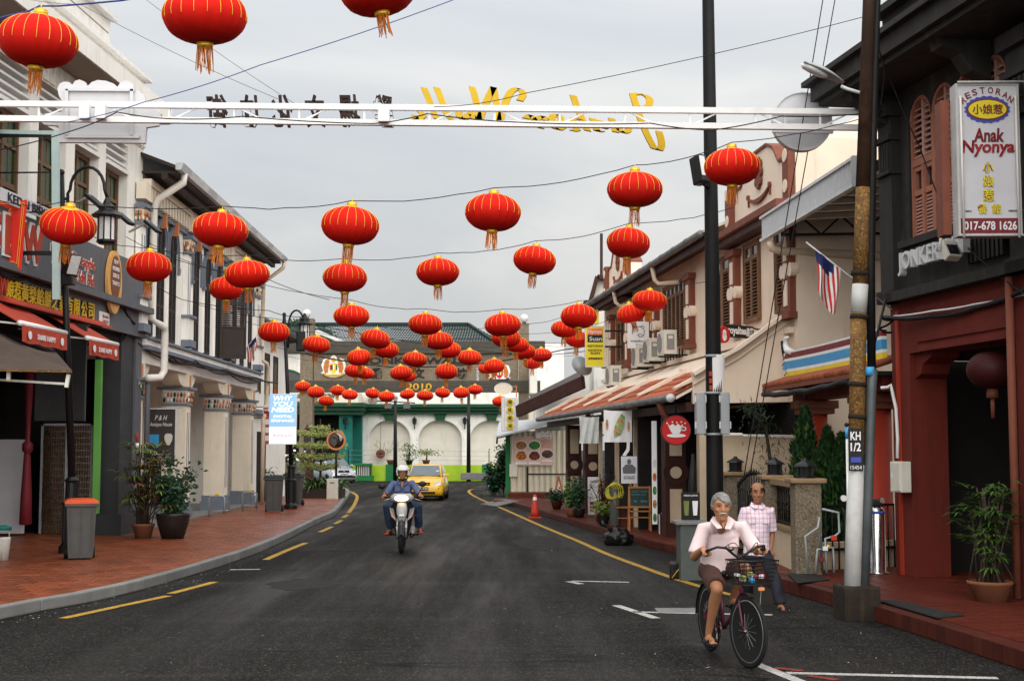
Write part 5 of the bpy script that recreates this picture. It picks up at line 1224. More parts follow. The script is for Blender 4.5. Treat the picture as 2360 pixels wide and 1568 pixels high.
pipe('conduit','thin white cable conduit looping down the red pillar','conduit',[P(2030,893,20.2),P(2046,892,20.2),P(2052,886,20.2),P(2056,900,20.2),P(2065,940,20.2),P(2069,1010,20.2),P(2068,1055,20.2)],.025,'white',6)
p=P(2073,1098,20.0);o=thing('meter_box','pale electric meter box fixed to the red pillar','box',p);M_=WE.M(WE.s(2073,.1),.03,p.z);obj('case',MB(M_).bbox((0,.08,0),(.36,.16,.44),bev=.015),'ac_white',o);obj('door',MB(M_).bbox((-.06,.165,0),(.2,.02,.40),bev=.006),'ac_white',o);obj('sticker',MB(M_).box(.09,.14,.161,.166,-.02,.05),'sign_white',o)
# --- chinese gate roof and red columns
WG=Wall(5.75,21.0,-.075,-1);MG=WG.M();gs=lambda y:(y-21.0)/WG.d.y
cg=thing('chinese_gate','small temple style gate roof with painted ridge bands on red round columns','gate',WG.p(2,0,.19))
for y,r_ in((21.9,.24),(25.2,.23)):
    p=WG.p(gs(y),-.05,0);obj('column',MB(TR(p)).lathe([(r_*1.2,.19),(r_*1.2,.4),(r_,.42),(r_,2.62)],28),'red_lacquer',cg)
    obj('capital',MB(TR(p)).box(-.36,.36,-.36,.36,2.72,2.86).box(-.30,.30,-.30,.30,2.62,2.72),'rust_paint',cg);obj('capital_block',MB(TR(p)).box(-.2,.2,-.2,.2,2.86,3.05),'red_wall',cg)
bx('beam','red_wall',cg,MG,(gs(21),gs(25.9),-.25,.15,2.87,3.1));obj('diamond',MB(MG@TR(gs(22.2),.15,2.98)@RX(-math.pi/2)).prism([(-.22,0),(0,-.09),(.22,0),(0,.09)],0,.03),'wood_brown',cg)
# eave tiles: a row of round ends and pans
em=MB().tube([(0,0,0),(0,-.7,.22)],.055,8).mesh('eave_tile','orange_tile')
x=gs(20.8)
while x<gs(26.3):piece('eave_tile',em,cg,MG@TR(x,.62,3.16));x+=.13
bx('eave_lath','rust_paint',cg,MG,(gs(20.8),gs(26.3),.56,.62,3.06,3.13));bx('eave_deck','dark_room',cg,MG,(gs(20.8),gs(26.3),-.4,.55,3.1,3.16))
def ridge_band(z0,z1,off,m,name='ridge_band',tip=.0,curl=.35):
    n=24;a,c=gs(20.9),gs(26.35+tip);lo=[];hi=[]
    for k in range(n+1):
        f=k/n;lift=curl*max(0,(f-.55)/.45)**2*.0+.10*(f-.5)**2;x=a+(c-a)*f
        lo.append((x,z0+lift));hi.append((x,z1+lift-(.12 if f>.96 else 0)))
    mb=MB(MG@Matrix(((1,0,0,0),(0,0,1,0),(0,1,0,0),(0,0,0,1))))
    for k in range(n):mb.prism([lo[k],lo[k+1],hi[k+1],hi[k]],off-.08,off)
    return obj(name,mb,m,cg)
zz=3.27
for h,m,tp in((.05,'white',.0),(.10,'yellow_sign',.0),(.05,'white',.05),(.15,'sky_blue',.12),(.05,'white',.2),(.10,'sign_maroon',.1),(.035,'white',.02)):ridge_band(zz,zz+h,.18,m,tip=tp);zz+=h
cq=WG.p(gs(26.2),.15,3.85);obj('ridge_curl',MB().tube([cq+Vector((0,-.35,-.05)),cq,cq+Vector((0,.14,.10)),cq+Vector((0,.1,.24)),cq+Vector((0,-.04,.24))],[.06,.07,.06,.05,.03],8),'white',cg);obj('ridge_curl',MB().tube([cq+Vector((.0,.25,-.1)),cq+Vector((0,.42,.08)),cq+Vector((0,.38,.2))],[.05,.04,.06],8),'black_metal',cg)
tag(obj('cable_bundle',MB().tube(sag(WG.p(gs(26.3),.6,3.02),WG.p(gs(21),.7,3.0),.05,12,.02),.05,8),'wire',None,WG.p(gs(21),.7,3.0)),'thick black cable bundle strung beneath the gate roof tiles','cable')
# --- granite fence pillars and ironwork
def stone_pillar(y,u,label,h=1.33,w=.38):
    x=(u-1180)/FPX*y;o=thing('stone_pillar',label,'pillar',(x,y,E_Z),'granite fence pillars')
    M=TR(x,y,E_Z-.02);obj('shaft',MB(M).bbox((0,0,h/2),(w,w,h),bev=.012),'granite',o);obj('capstone',MB(M).bbox((0,0,h+.035),(w+.14,w+.14,.07),bev=.02),'granite_trim',o)
    l=thing('pillar_lantern',{4:'dark iron lantern on the nearest granite pillar',5:'dark iron lantern on the second granite pillar behind the grille',6:'dark iron lantern on the farthest granite pillar'}[len(LAN)+4],'lantern',(x,y,E_Z+h+.05),'iron lanterns on the fence pillars');LAN.append(l);M=TR(x,y,E_Z+h+.05)
    obj('base',MB(M).lathe([(.14,0),(.14,.02),(.11,.03)],8,smooth=False),'black_metal',l);obj('glass',MB(M).lathe([(.09,.03),(.10,.17)],8,smooth=False),'dark_glass',l);obj('roof',MB(M).lathe([(.17,.17),(.15,.2),(.05,.25),(.025,.29)],8,smooth=False),'black_metal',l)
    for k in range(8):a=k*math.pi/4;obj('bar',MB(M).beam((.105*math.cos(a),.105*math.sin(a),.03),(.112*math.cos(a),.112*math.sin(a),.17),.018),'black_metal',l)
    return Vector((x,y,E_Z))
LAN=[]
q1=stone_pillar(20.4,1853,'nearest speckled granite fence pillar beside the water pipes');q2=stone_pillar(22.9,1783,'second granite fence pillar with lantern behind the walking man');q3=stone_pillar(26.0,1693,'farthest granite pillar by the black pole')
fw=thing('fence_wall','low stone fence wall with black iron grille between the granite pillars','fence',q1.lerp(q2,.5))
for a,c in((q1,q2),):
    d=(c-a).normalized();a2,c2=a+d*.24,c-d*.24
    obj('plinth',MB().beam(a2+Vector((0,0,.28)),c2+Vector((0,0,.28)),.2,.56),'peach_stone',fw);obj('plinth_cap',MB().beam(a2+Vector((0,0,.59)),c2+Vector((0,0,.59)),.28,.05),'granite_trim',fw);obj('top_rail',MB().beam(a2+Vector((0,0,1.28)),c2+Vector((0,0,1.28)),.26,.09),'granite_trim',fw)
    n=11
    for k in range(n+1):p=a2.lerp(c2,k/n);obj('bar',MB().tube([p+Vector((0,0,.62)),p+Vector((0,0,1.24))],.014,6),'black_metal',fw);obj('knop',MB().ico(p+Vector((0,0,.85+.1*(k%2))),.03,1),'black_metal',fw)
    for z in(.66,1.2):obj('rail',MB().beam(a2+Vector((0,0,z)),c2+Vector((0,0,z)),.03),'black_metal',fw)
ig=thing('iron_gate','black wrought iron gate leaf between the far granite pillars','gate',q2.lerp(q3,.5));d=(q3-q2).normalized();a2,c2=q2+d*.22,q3-d*.22
for k in range(15):
    p=a2.lerp(c2,k/14);h=1.1+.25*math.sin(math.pi*k/14);obj('bar',MB().tube([p+Vector((0,0,.1)),p+Vector((0,0,h))],.016,6),'black_metal',ig);obj('finial',MB(TR(p+Vector((0,0,h)))).lathe([(.02,0),(.03,.04),(.004,.11)],6),'black_metal',ig)
for z in(.18,.65,1.08):obj('rail',MB().beam(a2+Vector((0,0,z)),c2+Vector((0,0,z)),.035),'black_metal',ig)
fe=thing('hotel_railing','black iron railing on a stone base between the near pillar and the red column','railing',(5,21,.19));a2,c2=Vector((4.5,20.9,.19)),Vector((5.9,21.6,.19))
for z in(.95,.3):obj('rail',MB().beam(a2+Vector((0,0,z)),c2+Vector((0,0,z)),.035),'black_metal',fe)
for k in range(14):p=a2.lerp(c2,k/13);obj('bar',MB().tube([p,p+Vector((0,0,.95))],.012,6),'black_metal',fe)
obj('base',MB().beam(a2+Vector((0,.12,.15)),c2+Vector((0,.12,.15)),.16,.5),'peach_stone',fe)
# === farther right: sheds and old gables
sh=thing('corrugated_shed','cream corrugated shed with green side behind the traffic cone','shed',(1,54.5,0))
YS=54.0;xa,xb=P(1177,1000,YS).x,P(1310,1000,YS).x;zt=P(1200,992,YS).z
obj('front_wall',MB().box(xa,xb,YS,YS+.08,.1,zt),'corrugated',sh);rbm=MB().prism([(0,0),(.04,-.04),(.10,-.04),(.14,0)],0,zt-.1).mesh('sheet_rib','corrugated');x=xa
while x<xb:piece('sheet_rib',rbm,sh,TR(x,YS,.1));x+=.22
obj('side_wall',MB().box(xa-.2,xa-.01,YS+.05,YS+6,0,zt),'bright_green',sh);obj('door_frame',MB().box(P(1213,1000,YS).x,P(1217,1000,YS).x,YS-.06,YS-.04,.1,P(1213,1075,YS).z).box(P(1217,1000,YS).x,xb,YS-.06,YS-.04,P(1217,1093,YS).z,P(1217,1090,YS).z),'black_metal',sh)
rq=[P(1143,1008,52.5),P(1234,988,52.5),P(1300,972,53.5),P(1300,962,60),P(1150,975,60)];obj('roof',MB().add([p+Vector((0,0,.06))for p in rq]+rq,[(0,1,2,3,4),(9,8,7,6,5),(0,5,6,1),(1,6,7,2),(4,9,5,0)]),'zinc',sh);obj('bracket',MB().tube([P(1145,1022,52.5),P(1146,1008,52.5),P(1180,1000,53.8)],.04,6),'black_metal',sh)
obj('meter_box',MB().bbox(P(1183,1083,YS-.12),(.3,.15,.5),bev=.02),'ac_white',sh)
obj('step',MB().box(xa-.1,xb+.4,YS-1.6,YS-.02,.0,.34),'red_tile',sh);obj('lower_step',MB().box(xa-.6,xb+.4,YS-4.4,YS-1.6,.0,.16),'red_tile',sh)
rp=thing('ramp_boards','weathered grey boards leaning onto the shed step','boards',P(1170,1165,50));
for k in range(4):a_=P(1135+9*k,1158+3*k,50-.5*k);obj('board',MB().beam(Vector((a_.x-.35,a_.y-.45,.03)),Vector((a_.x+.45,a_.y+.35,.17)),.20,.035),'kerb_stone',rp)
# menu board on the shed
p=P(1228,1038,YS-.12);k=YS/FPX;o=thing('menu_board','peach menu board with round food pictures on the corrugated shed','sign',p);w_,h_=92*k,62*k
obj('board',MB(FT(p)).box(-w_/2,w_/2,-h_/2,h_/2,-.05,0),'menu_peach',o);obj('frame',MB(FT(p)).ring(rect(-w_/2-.03,w_/2+.03,-h_/2-.03,h_/2+.03),rect(-w_/2,w_/2,-h_/2,h_/2),-.06,.02),'pale_metal',o)
for i,(fx,fy,m)in enumerate(((-.29,.2,'food_a'),(.04,.2,'food_b'),(-.29,-.2,'food_c'),(.04,-.2,'food_d'),(.36,-.12,'food_e'))):
    c_=FT(p)@TR(fx*w_,fy*h_,0);obj('plate',MB(c_).prism(circ(.25,22,.19),0,.008),'sign_white',o);obj('food_picture',MB(c_).prism(circ(.22,22,.16),.008,.014),m,o);obj('caption',MB(c_).box(-.22,.22,-.29,-.22,0,.008),'sign_white',o)
t=MB(FT(p));
for i in range(4):text(t,('农家小厨 菜单','NYONYA KITCHEN','SPECIAL MENU','SET LUNCH')[i],TR(.33*w_,(.36-.075*i)*h_,.004),w=.26*w_,h=.05,depth=.004)
obj('menu_letters',t,'sign_maroon',o)
p=P(1252,1003,YS-.2);o=thing('kitchen_sign','small white kitchen sign above the menu board corner','sign',p);obj('board',MB(FT(p)).bbox((0,0,0),(36*k,13*k,.05),bev=.02),'sign_white',o);t=MB();text(t,'Nyonya 娘惹',FT(p+Vector((.1,-.03,.05))),w=.36,h=.07,depth=.004);text(t,'Kitchen 小厨',FT(p+Vector((.1,-.03,-.05))),w=.36,h=.07,depth=.004);obj('letters',t,'sign_maroon',o)
# roofs behind
br=thing('brown_roof_house','white house with dark brown sloping roof edge beyond the pent roof','building',P(1265,1100,57));qa,qb,qc=P(1192,948,51),P(1345,884,47.5),P(1192,948,51)
obj('barge_board',MB().beam(qa,P(1345,880,47.0),.12,.42),'maroon_paint',br);obj('roof',MB().add([qa+Vector((0,0,.22)),P(1345,870,47),P(1345,850,55),P(1235,905,60)],[(0,1,2,3)]),'dark_brown',br)
obj('wall',MB(Matrix(((1,0,0,0),(0,0,1,0),(0,1,0,0),(0,0,0,1)))).prism([(P(u,v,58).x,P(u,v,58).z)for u,v in((1235,1000),(1235,925),(1345,868),(1420,868),(1420,1000))],58,64),'white_wall',br)
og=thing('stained_gable_house','old house with mould stained white gable and tall brown post','building',P(1385,1080,56));Tq=Matrix(((1,0,0,0),(0,0,1,0),(0,1,0,0),(0,0,0,1)))
obj('gable_wall',MB(Tq).prism([(P(u,v,55).x,P(u,v,55).z)for u,v in((1368,1000),(1368,690),(1374,655),(1380,640),(1390,638),(1403,642),(1420,642),(1420,1000))],55,62),'stain_white',og)
for a_,c_ in(((1361,692),(1370,660)),((1370,660),(1376,638)),((1376,638),(1392,641)),((1392,641),(1420,644))):obj('coping',MB().beam(P(*a_,54.9),P(*c_,54.9),.5,.16),'maroon_paint',og)
obj('post',MB().beam(P(1386,640,54.8),P(1386,538,54.8),.11),'maroon_paint',og)
obj('yellow_panel',pbox(MB(),1362,698,1380,745,53.5,.2),'sign_yellow',og);obj('yellow_awning',MB().beam(P(1345,697,53),P(1400,693,53),.9,.08),'maroon_paint',og)
cw=thing('corrugated_wall_house','pale green corrugated wall beside the right gate column','building',P(1240,1100,72));obj('wall',pbox(MB(),1219,930,1250,1100,72,6),'corrugated',cw);obj('upper_wall',pbox(MB(),1221,835,1238,905,74,5),'stain_white',cw)
# === overhead: gantry, plaques, lanterns, wires, poles
YB=20.5
bp=lambda u,v,y=YB:P(u,v,y)
ga=thing('sign_gantry','white steel box gantry spanning the whole street carrying mirrored letters','gantry',bp(2040,300))
SW=Matrix(((1,0,0,0),(0,0,1,0),(0,1,0,0),(0,0,0,1)))
for nm,va,vb in(('upper_beam',240,259),('lower_beam',274,295)):
    a,c=bp(-120,va-2),bp(2052,vb);obj(nm,MB().beam(a,c,.085,.085),'white_steel',ga)
for k in range(15):
    u=-60+k*150;f=u/2052;p0_,p1_=bp(u,240+19*f),bp(u,274+21*f);obj('strut',MB().beam(p0_,p1_,.03),'white_steel',ga)
    q_=bp(u+75,(240+19*f)if k%2 else(274+21*f));obj('brace',MB().beam(p1_ if k%2 else p0_,q_,.022),'white_steel',ga)
for u,v,w,h in((885,265,26,34),(196,257,24,36),(233,257,24,36)):
    c_=bp(u,v,YB-.12);obj('junction_box',MB().bbox(c_,(w*YB/FPX,.12,h*YB/FPX),bev=.012),'white_steel',ga)
# letters stand on the far beam and face away from the camera
def mirror_frame(p):return Matrix(((-1,0,0,p.x),(0,0,1,p.y),(0,1,0,p.z),(0,0,0,1)))
YT=YB+.75;kk=YT/FPX
gl=thing('gold_street_letters','gold script JONKER WALK letters seen from behind above the gantry','letters',bp(1240,280,YT))
def nib(strokes,w=34,a=R(12)):
    mb=MB(Matrix(((1,0,0,0),(0,0,1,YT-.035),(0,1,0,0),(0,0,0,1))));nx,ny=math.cos(a)*w/2,math.sin(a)*w/2
    for st in strokes:
        q=[Vector((x,y,0))for x,y in st];q=crom(q,6)if len(q)>2 else q
        f=lambda p,s_:(lambda r:(r.x,r.z))(bp(430+(p.x+s_*nx)*.4948,172+(p.y+s_*ny)*.4948,YT))
        for p_,q_ in zip(q,q[1:]):
            if(f(p_,1)[0]-f(q_,1)[0])**2+(f(p_,1)[1]-f(q_,1)[1])**2>1e-7:mb.prism([f(p_,-1),f(p_,1),f(q_,1),f(q_,-1)],0,.07)
    return mb
for stks in([[(2078,92),(2105,180),(2140,270),(2178,345)],[(2178,345),(2205,350),(2212,315),(2200,265)],[(2078,92),(2120,92),(2155,112),(2150,146),(2118,152)]],
[[(2050,225),(2022,228),(2012,250),(2030,270),(2056,262),(2058,238),(2050,225)]],
[[(1978,205),(1995,245),(1998,268)],[(1925,215),(1940,250),(1985,222)],[(1890,205),(1905,235),(1912,262),(1932,262)]],
[[(1800,98),(1822,160),(1850,225),(1868,262)],[(1842,215),(1805,205),(1792,235),(1820,255),(1800,262)]],
[[(1700,222),(1742,218),(1735,190),(1705,195),(1700,235),(1730,256),(1752,246)]],
[[(1580,205),(1602,190),(1622,215),(1650,250)],[(1622,215),(1660,195),(1672,215)]],
[[(1330,58),(1348,125),(1362,215)],[(1362,215),(1400,120),(1430,60)],[(1430,60),(1442,130),(1455,240)],[(1455,240),(1478,150),(1508,85),(1545,66),(1568,90),(1552,122)]],
[[(1318,155),(1278,150),(1268,190),(1290,208),(1312,185)],[(1312,150),(1325,185),(1345,210)]],
[[(1165,62),(1188,120),(1210,180),(1238,212)]],
[[(1106,62),(1130,120),(1152,180),(1168,208)],[(1148,168),(1112,150),(1085,168),(1102,190),(1072,212),(1062,190)]]):
    obj('letter',nib(stks),'letter_gold',gl)
cl_=thing('chinese_street_letters','rusty dark chinese letters seen from behind above the gantry','letters',bp(690,280,YT))
for c_,u in zip('雞場文化坊街',(885,806,727,650,578,500)):m=MB();text(m,c_,mirror_frame(bp(u,256,YT)),w=50*kk,h=78*kk,depth=.06,bold=.025,shear=.15);obj('letter',m,'rust_letter',cl_)
# scalloped plaque
pq=thing('scalloped_plaque','white scalloped sign plaque seen from behind at the gantry end','sign',bp(240,330,YB+.35))
ol=[]
for u0,u1,vb,h in((133,202,220,34),(202,290,206,18),(290,312,206,16),(312,350,222,8)):
    n=12 if u1-u0>30 else 6
    for k in range(n+1):t_=math.pi*k/n;ol.append((u0+(u1-u0)*k/n,vb-h*math.sin(t_)**.6 if 0<k<n else vb))
ol=[(145,235),(137,222),(133,205),(138,194),(148,189),(160,190),(168,196),(174,187),(184,184),(196,189),(202,200),(212,190),(226,185),(245,187),(262,193),(272,201),(278,191),(290,186),(302,189),(308,198),(309,209),(322,211),(333,220),(336,233),(372,262),(366,290),(338,294),(335,330),(136,328),(136,290),(104,288),(103,262),(147,258)]
pts_=[(bp(u,v,YB+.35).x,bp(u,v,YB+.35).z)for u,v in ol];obj('plate',MB(SW).prism(pts_,YB+.33,YB+.41),'plaque_white',pq)
for v0 in(206,314):obj('plate_rail',MB().beam(bp(152,v0,YB+.3),bp(310 if v0<300 else 322,v0+1,YB+.3),.05),'plaque_white',pq)
for u0 in(154,304):obj('plate_rail',MB().beam(bp(u0,206,YB+.3),bp(u0,314,YB+.3),.05),'plaque_white',pq)
rpq=thing('round_plaque','round white sign disc seen from behind at the gantry end by the rusty pole','sign',bp(1850,350,YB+.6))
c_=bp(1849,280,YB+.62);obj('disc',MB(FT(c_)).prism(circ(.45,40),-.12,.0),'plaque_white',rpq);obj('rim',MB(FT(c_)).ring(circ(.46,40),circ(.445,40),-.13,.02),'pale_metal',rpq);obj('cross_rail',MB().beam(bp(1780,262,YB+.45),bp(1920,264,YB+.45),.05),'plaque_white',rpq);obj('cross_rail',MB().beam(bp(1780,302,YB+.45),bp(1920,304,YB+.45),.05),'plaque_white',rpq);obj('upright',MB().beam(bp(1809,262,YB+.45),bp(1809,304,YB+.45),.04),'plaque_white',rpq)
# --- lanterns
LR,LH=.40,.24
nr=20;prof=[]
for k in range(15):
    a=-math.pi/2*.80+(math.pi*.80)*k/14;prof.append((LR*math.cos(a)**.82,LH*math.sin(a)/math.sin(math.pi/2*.80)))
sh_=MB();n=nr*4;vs=[]
for r_,z in prof:
    for k in range(n):q=1-.022*(math.sin(math.pi*(k%4)/4));vs.append((r_*q*math.cos(2*math.pi*k/n),r_*q*math.sin(2*math.pi*k/n),z))
sh_.add(vs,[(i*n+k,i*n+(k+1)%n,(i+1)*n+(k+1)%n,(i+1)*n+k)for i in range(len(prof)-1)for k in range(n)],smooth=True)
sh_.add([(0,0,LH*.97)]+[(prof[-1][0]*math.cos(2*math.pi*k/n),prof[-1][0]*math.sin(2*math.pi*k/n),LH)for k in range(n)],[(0,k+1,(k+1)%n+1)for k in range(n)])
sh_.add([(0,0,-LH*.93)]+[(prof[0][0]*math.cos(2*math.pi*k/n),prof[0][0]*math.sin(2*math.pi*k/n),-LH)for k in range(n)],[(0,k+1,(k+1)%n+1)for k in range(n)])
pi_=MB()
for k in range(nr):
    a=2*math.pi*k/nr;pi_.tube([(r_*1.006*math.cos(a),r_*1.006*math.sin(a),z)for r_,z in prof[6:]],.0034,4,caps=False)  # upper half only; shade dulling the lower gold is put into the shape
col_=MB().lathe([(prof[-1][0]*.99,LH+.001),(prof[-1][0]*.8,LH+.012),(.07,LH+.03),(.06,LH+.03)],22)
crn=MB().lathe([(.062,LH+.02),(.075,LH+.03),(.075,LH+.055),(.065,LH+.06),(.07,LH+.075),(.045,LH+.08),(0.0,LH+.08)],14);crn.tube([(0,0,LH+.07),(0,0,LH+.13)],.008,5)
brn=MB().lathe([(.085,-LH-.012),(.075,-LH-.05),(.068,-LH-.055)],14)
tas=MB();rng=random.Random(5)
for k in range(26):
    a=2*math.pi*k/26;r_=.068*rng.uniform(.75,1.05);L_=rng.uniform(.14,.25);w=rng.uniform(-.012,.012)
    tas.tube([(r_*math.cos(a),r_*math.sin(a),-LH-.045),(r_*1.02*math.cos(a)+w,r_*math.sin(a),-LH-.05-L_*.5),(r_*.95*math.cos(a)+w*2,r_*math.sin(a)+w,-LH-.05-L_)],.0052,3,caps=False)
lroot=thing('lantern','','lantern',(0,0,-50),'red lanterns strung over the street')
WL[lroot.name]=Vector((0,0,0))
for nm,mb_,m_ in(('shell',sh_,'lantern_red'),('piping',pi_,'lantern_gold'),('collar',col_,'lantern_gold'),('crown',crn,'lantern_gold'),('base_ring',brn,'lantern_gold'),('tassel',tas,'tassel')):obj(nm,mb_,m_,lroot)
ROWS=[('nearest string cut by the top of the picture',[(88,95,185),(472,38,192),(872,-20,180)],(-90,42),(1120,-110)),
('first string below the gantry',[(157,520,127),(508,530,127),(807,520,128),(1136,490,127),(1463,437,128),(1687,385,130)],(0,463),(2040,255)),
('second string below the gantry',[(343,615,102),(570,632,102),(795,640,102),(1009,627,101),(1232,600,101),(1448,560,100)],(215,545),(1690,478)),
('third string below the gantry',[(521,665,81),(810,728,82),(980,747,82),(1158.6,748.5,82),(1334,729,82),(1497,693,81)],(345,560),(1660,640)),
('fourth string below the gantry',[(631,765,71),(865,781,71),(1011,785,66),(1166,778,67),(1301,758,65),(1455,721.5,69)],(420,690),(1560,672)),
('fifth string below the gantry',[(729,793.6,64),(890,806,58),(1033,806,58),(1191,793.6,58),(1330,781,57),(1435,748,56)],(560,738),(1500,712)),
('sixth string below the gantry',[(827,823,57.5),(956,828,57),(1082,823,56),(1208,811,52)],(600,770),(1420,775)),
('seventh string below the gantry',[(819,854,51),(924,859,52),(1029,855.5,51.5),(1139,843,48),(1247.5,818,49)],(640,800),(1400,790)),
('eighth string below the gantry',[(841,860,44),(939,866,42),(1123,848,42),(1227,835,43)],(660,820),(1330,818)),
('upper of the two farthest strings',[(698,889.6,36),(778.5,899.4,36),(859,906,35),(939,908,35),(1020,904.5,35),(1094.7,897.4,35)],(640,872),(1190,882)),
('lower of the two farthest strings',[(728,903,39),(806,909,38),(891,913,38),(979.5,911,38),(1063,904.5,38)],(655,885),(1190,890))]
ORD=['first','second','third','fourth','fifth','sixth']
def hang(u,v,d,label):
    Y=2*LR*FPX/d;p=P(u,v,Y);s=random.uniform(.97,1.03)
    M=TR(p)@RZ(random.uniform(0,6))@RX(random.gauss(0,.07))@RY(random.gauss(0,.07))@SC(s,s*random.uniform(.96,1.04),s*random.uniform(.93,1.07));dup(lroot,M,label);return p+Vector((0,0,LH*s+.12))
for i,(nm,ls,la,ra)in enumerate(ROWS):
    tops=[hang(u,v,d,'red lantern %s from the left on the %s'%(ORD[k],nm.replace(' cut by the top of the picture',' at the top edge')))for k,(u,v,d)in enumerate(ls)]
    Ya=sum(t.y for t in tops)/len(tops);tops=[P(*la,Ya)]+tops+[P(*ra,Ya)];w=[]
    for p_,q_ in zip(tops,tops[1:]):w+=sag(p_,q_,.05+.012*(q_-p_).length,8,.01)[:-1]
    w.append(tops[-1]);tag(obj('lantern_string',MB().tube(w,.007 if i else .010,5),'wire' if i else 'blue_wire',None,tops[0]),'thin wire carrying the lanterns of the %s'%nm,'wire')
for u,v,d,lb in((752,923.7,36,'red lantern with long orange tassel cord hanging under the far left lanterns'),(1153,924,37,'red lantern half hidden by the white chinese letter box sign')):
    hang(u,v,d,lb)
for ch in list(lroot.children):bpy.data.objects.remove(ch)
bpy.data.objects.remove(lroot)
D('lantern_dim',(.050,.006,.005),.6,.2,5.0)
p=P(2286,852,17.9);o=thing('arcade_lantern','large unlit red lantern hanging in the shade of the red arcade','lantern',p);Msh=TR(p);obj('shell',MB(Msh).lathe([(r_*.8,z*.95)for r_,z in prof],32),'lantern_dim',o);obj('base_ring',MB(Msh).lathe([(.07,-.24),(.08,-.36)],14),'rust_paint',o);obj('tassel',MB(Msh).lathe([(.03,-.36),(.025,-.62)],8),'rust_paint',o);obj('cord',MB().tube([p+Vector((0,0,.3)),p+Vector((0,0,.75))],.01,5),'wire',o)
# --- wires
def wire(label,pts,Y,r=.010,m='wire',s=.05,cat='wire'):
    q=[P(u,v,(Y[i]if isinstance(Y,(list,tuple))else Y))for i,(u,v)in enumerate(pts)];w=[]
    for a,c in zip(q,q[1:]):w+=sag(a,c,s,8)[:-1]
    w.append(q[-1]);tag(obj('overhead_wire',MB().tube(w,r*.72,5),m,None,q[0]),label,cat)
wire('thin grey wire falling from the top left to the gantry',[(-10,-20),(185,10),(640,228)],20.2,.006,'slate_paint');wire('second thin grey wire crossing the upper left sky',[(330,-6),(700,252)],21.5,.006,'slate_paint')
wire('blue wire rising from the scalloped plaque to the top edge',[(150,282),(330,236),(600,150),(1055,-4)],19.8,.010,'blue_wire',.03);wire('long thin wire from the gantry letters to the upper right',[(1000,246),(1210,215),(2010,34),(2400,-60)],19.9,.008)
wire('left of the two slanting stay wires by the rusty pole',[(1898,-10),(1715,1095)],21.0,.012,s=.0);wire('right of the two slanting stay wires by the rusty pole',[(1926,-10),(1728,1095)],21.2,.012,s=.0)
wire('bundle of black wires looped along the lower gantry beam',[(0,345),(170,300),(270,258),(400,274),(560,268),(860,285),(985,262),(1200,282),(1500,284),(1640,300),(1800,268),(1990,262)],20.3,.013,s=.02)
wire('black wire from the floodlight post to the far string',[(690,740),(1000,795),(1240,818),(1400,800)],50,.02);wire('heavy cable from the floodlight post past the gateway crest',[(705,815),(900,845),(1100,838),(1300,805),(1420,780)],55,.035)
wire('cable crossing the white shophouse upper windows',[(290,545),(430,605),(600,635),(760,690)],29,.01);wire('lower cable crossing the white shophouse upper windows',[(230,585),(420,690),(620,715),(700,730)],33,.012)
wire('black cable clipped below the shophouse string course',[(300,800),(350,815),(430,835),(520,852),(590,870),(640,880)],[31.5,32.5,35.5,40,45,48],.04,s=.06);wire('second cable sagging below the shophouse string course',[(318,790),(400,825),(450,830),(530,862),(592,880)],[31.0,34.0,36,41,45],.03,s=.12)
wire('black cable sagging between the two shop sign bands',[(0,630),(60,640),(150,665),(250,700),(290,715),(310,745)],[23.2,24.4,26.4,29,30,30.4],.05,s=.05)
wire('tangle of cables spilling down the grey shop pillar',[(250,700),(285,705),(300,735),(285,780),(265,790)],[29,29.6,30.2,30.1,30],.035,s=.03)
wire('white conduit running along the red arcade beam',[(2060,728),(2150,716),(2250,700),(2370,676)],[20.1,18.8,17.8,16.6],.018,'white',.01);wire('dark cable bundle beneath the charcoal storey',[(2035,730),(2150,728),(2250,708),(2370,662)],[20.2,18.9,17.8,16.5],.045,s=.03)
wire('black service cable slanting across the hotel sign',[(2040,150),(2120,340),(2200,540),(2380,690)],[19.0,18.9,18.0,16.4],.014,s=.05);wire('black cable loop from the rusty pole to the hotel',[(2003,30),(2040,160),(2030,240)],[16.6,18,19.5],.014,s=.03)
wire('coil of black cables between the rusty pole and the hotel corner',[(2012,800),(2040,690),(2030,730),(2060,735),(2025,755),(2055,765)],[17,19,20,20.1,20,20.1],.025,s=.03)
# --- poles and lamps
o=thing('black_pole','tall thick black utility pole rising beside the cafe','pole',(3.50,24.0,0));
xs=lambda v,u:P(u,v,24.0)
obj('shaft',MB().tube([(3.50,24,0),xs(1130,1648),xs(600,1641),xs(0,1632),xs(-80,1631)],[.155,.15,.125,.105,.1],16),'black_paint',o)
for u0,u1,n_ in((1604,1622,'grey service box strapped to the near side of the black pole'),(1660,1678,'grey service box strapped to the far side of the black pole')):
    c_=P((u0+u1)/2,952,23.9);b_=thing('service_box',n_,'box',c_);obj('case',MB().bbox(c_,(.15,.28,.72),bev=.015),'grey_metal',b_);
    for dz in(-.2,.25):obj('strap',MB().beam(c_+Vector((-.1,-.1,dz)),c_+Vector((.1,-.1,dz)),.03,.12),'pale_metal',b_)
for v in(905,1000,820):obj('band',MB().tube([xs(v,1644)+Vector((0,0,-.02)),xs(v,1644)+Vector((0,0,.02))],.16,16),'grey_metal',o)
c_=P(1632,860,23.8);po=thing('torn_poster','torn white notice wrapped on the black pole','poster',c_);ps_=MB()
for k in range(8):a0,a1=R(-150+k*14),R(-136+k*14);ps_.add([(3.54+.158*math.cos(a),24+.158*math.sin(a),z)for a,z in((a0,c_.z-.33),(a1,c_.z-.33+.05*k),(a1,c_.z+.33),(a0,c_.z+.33))],[(0,1,2,3)])
obj('paper',ps_,'sign_white',po);t=MB()
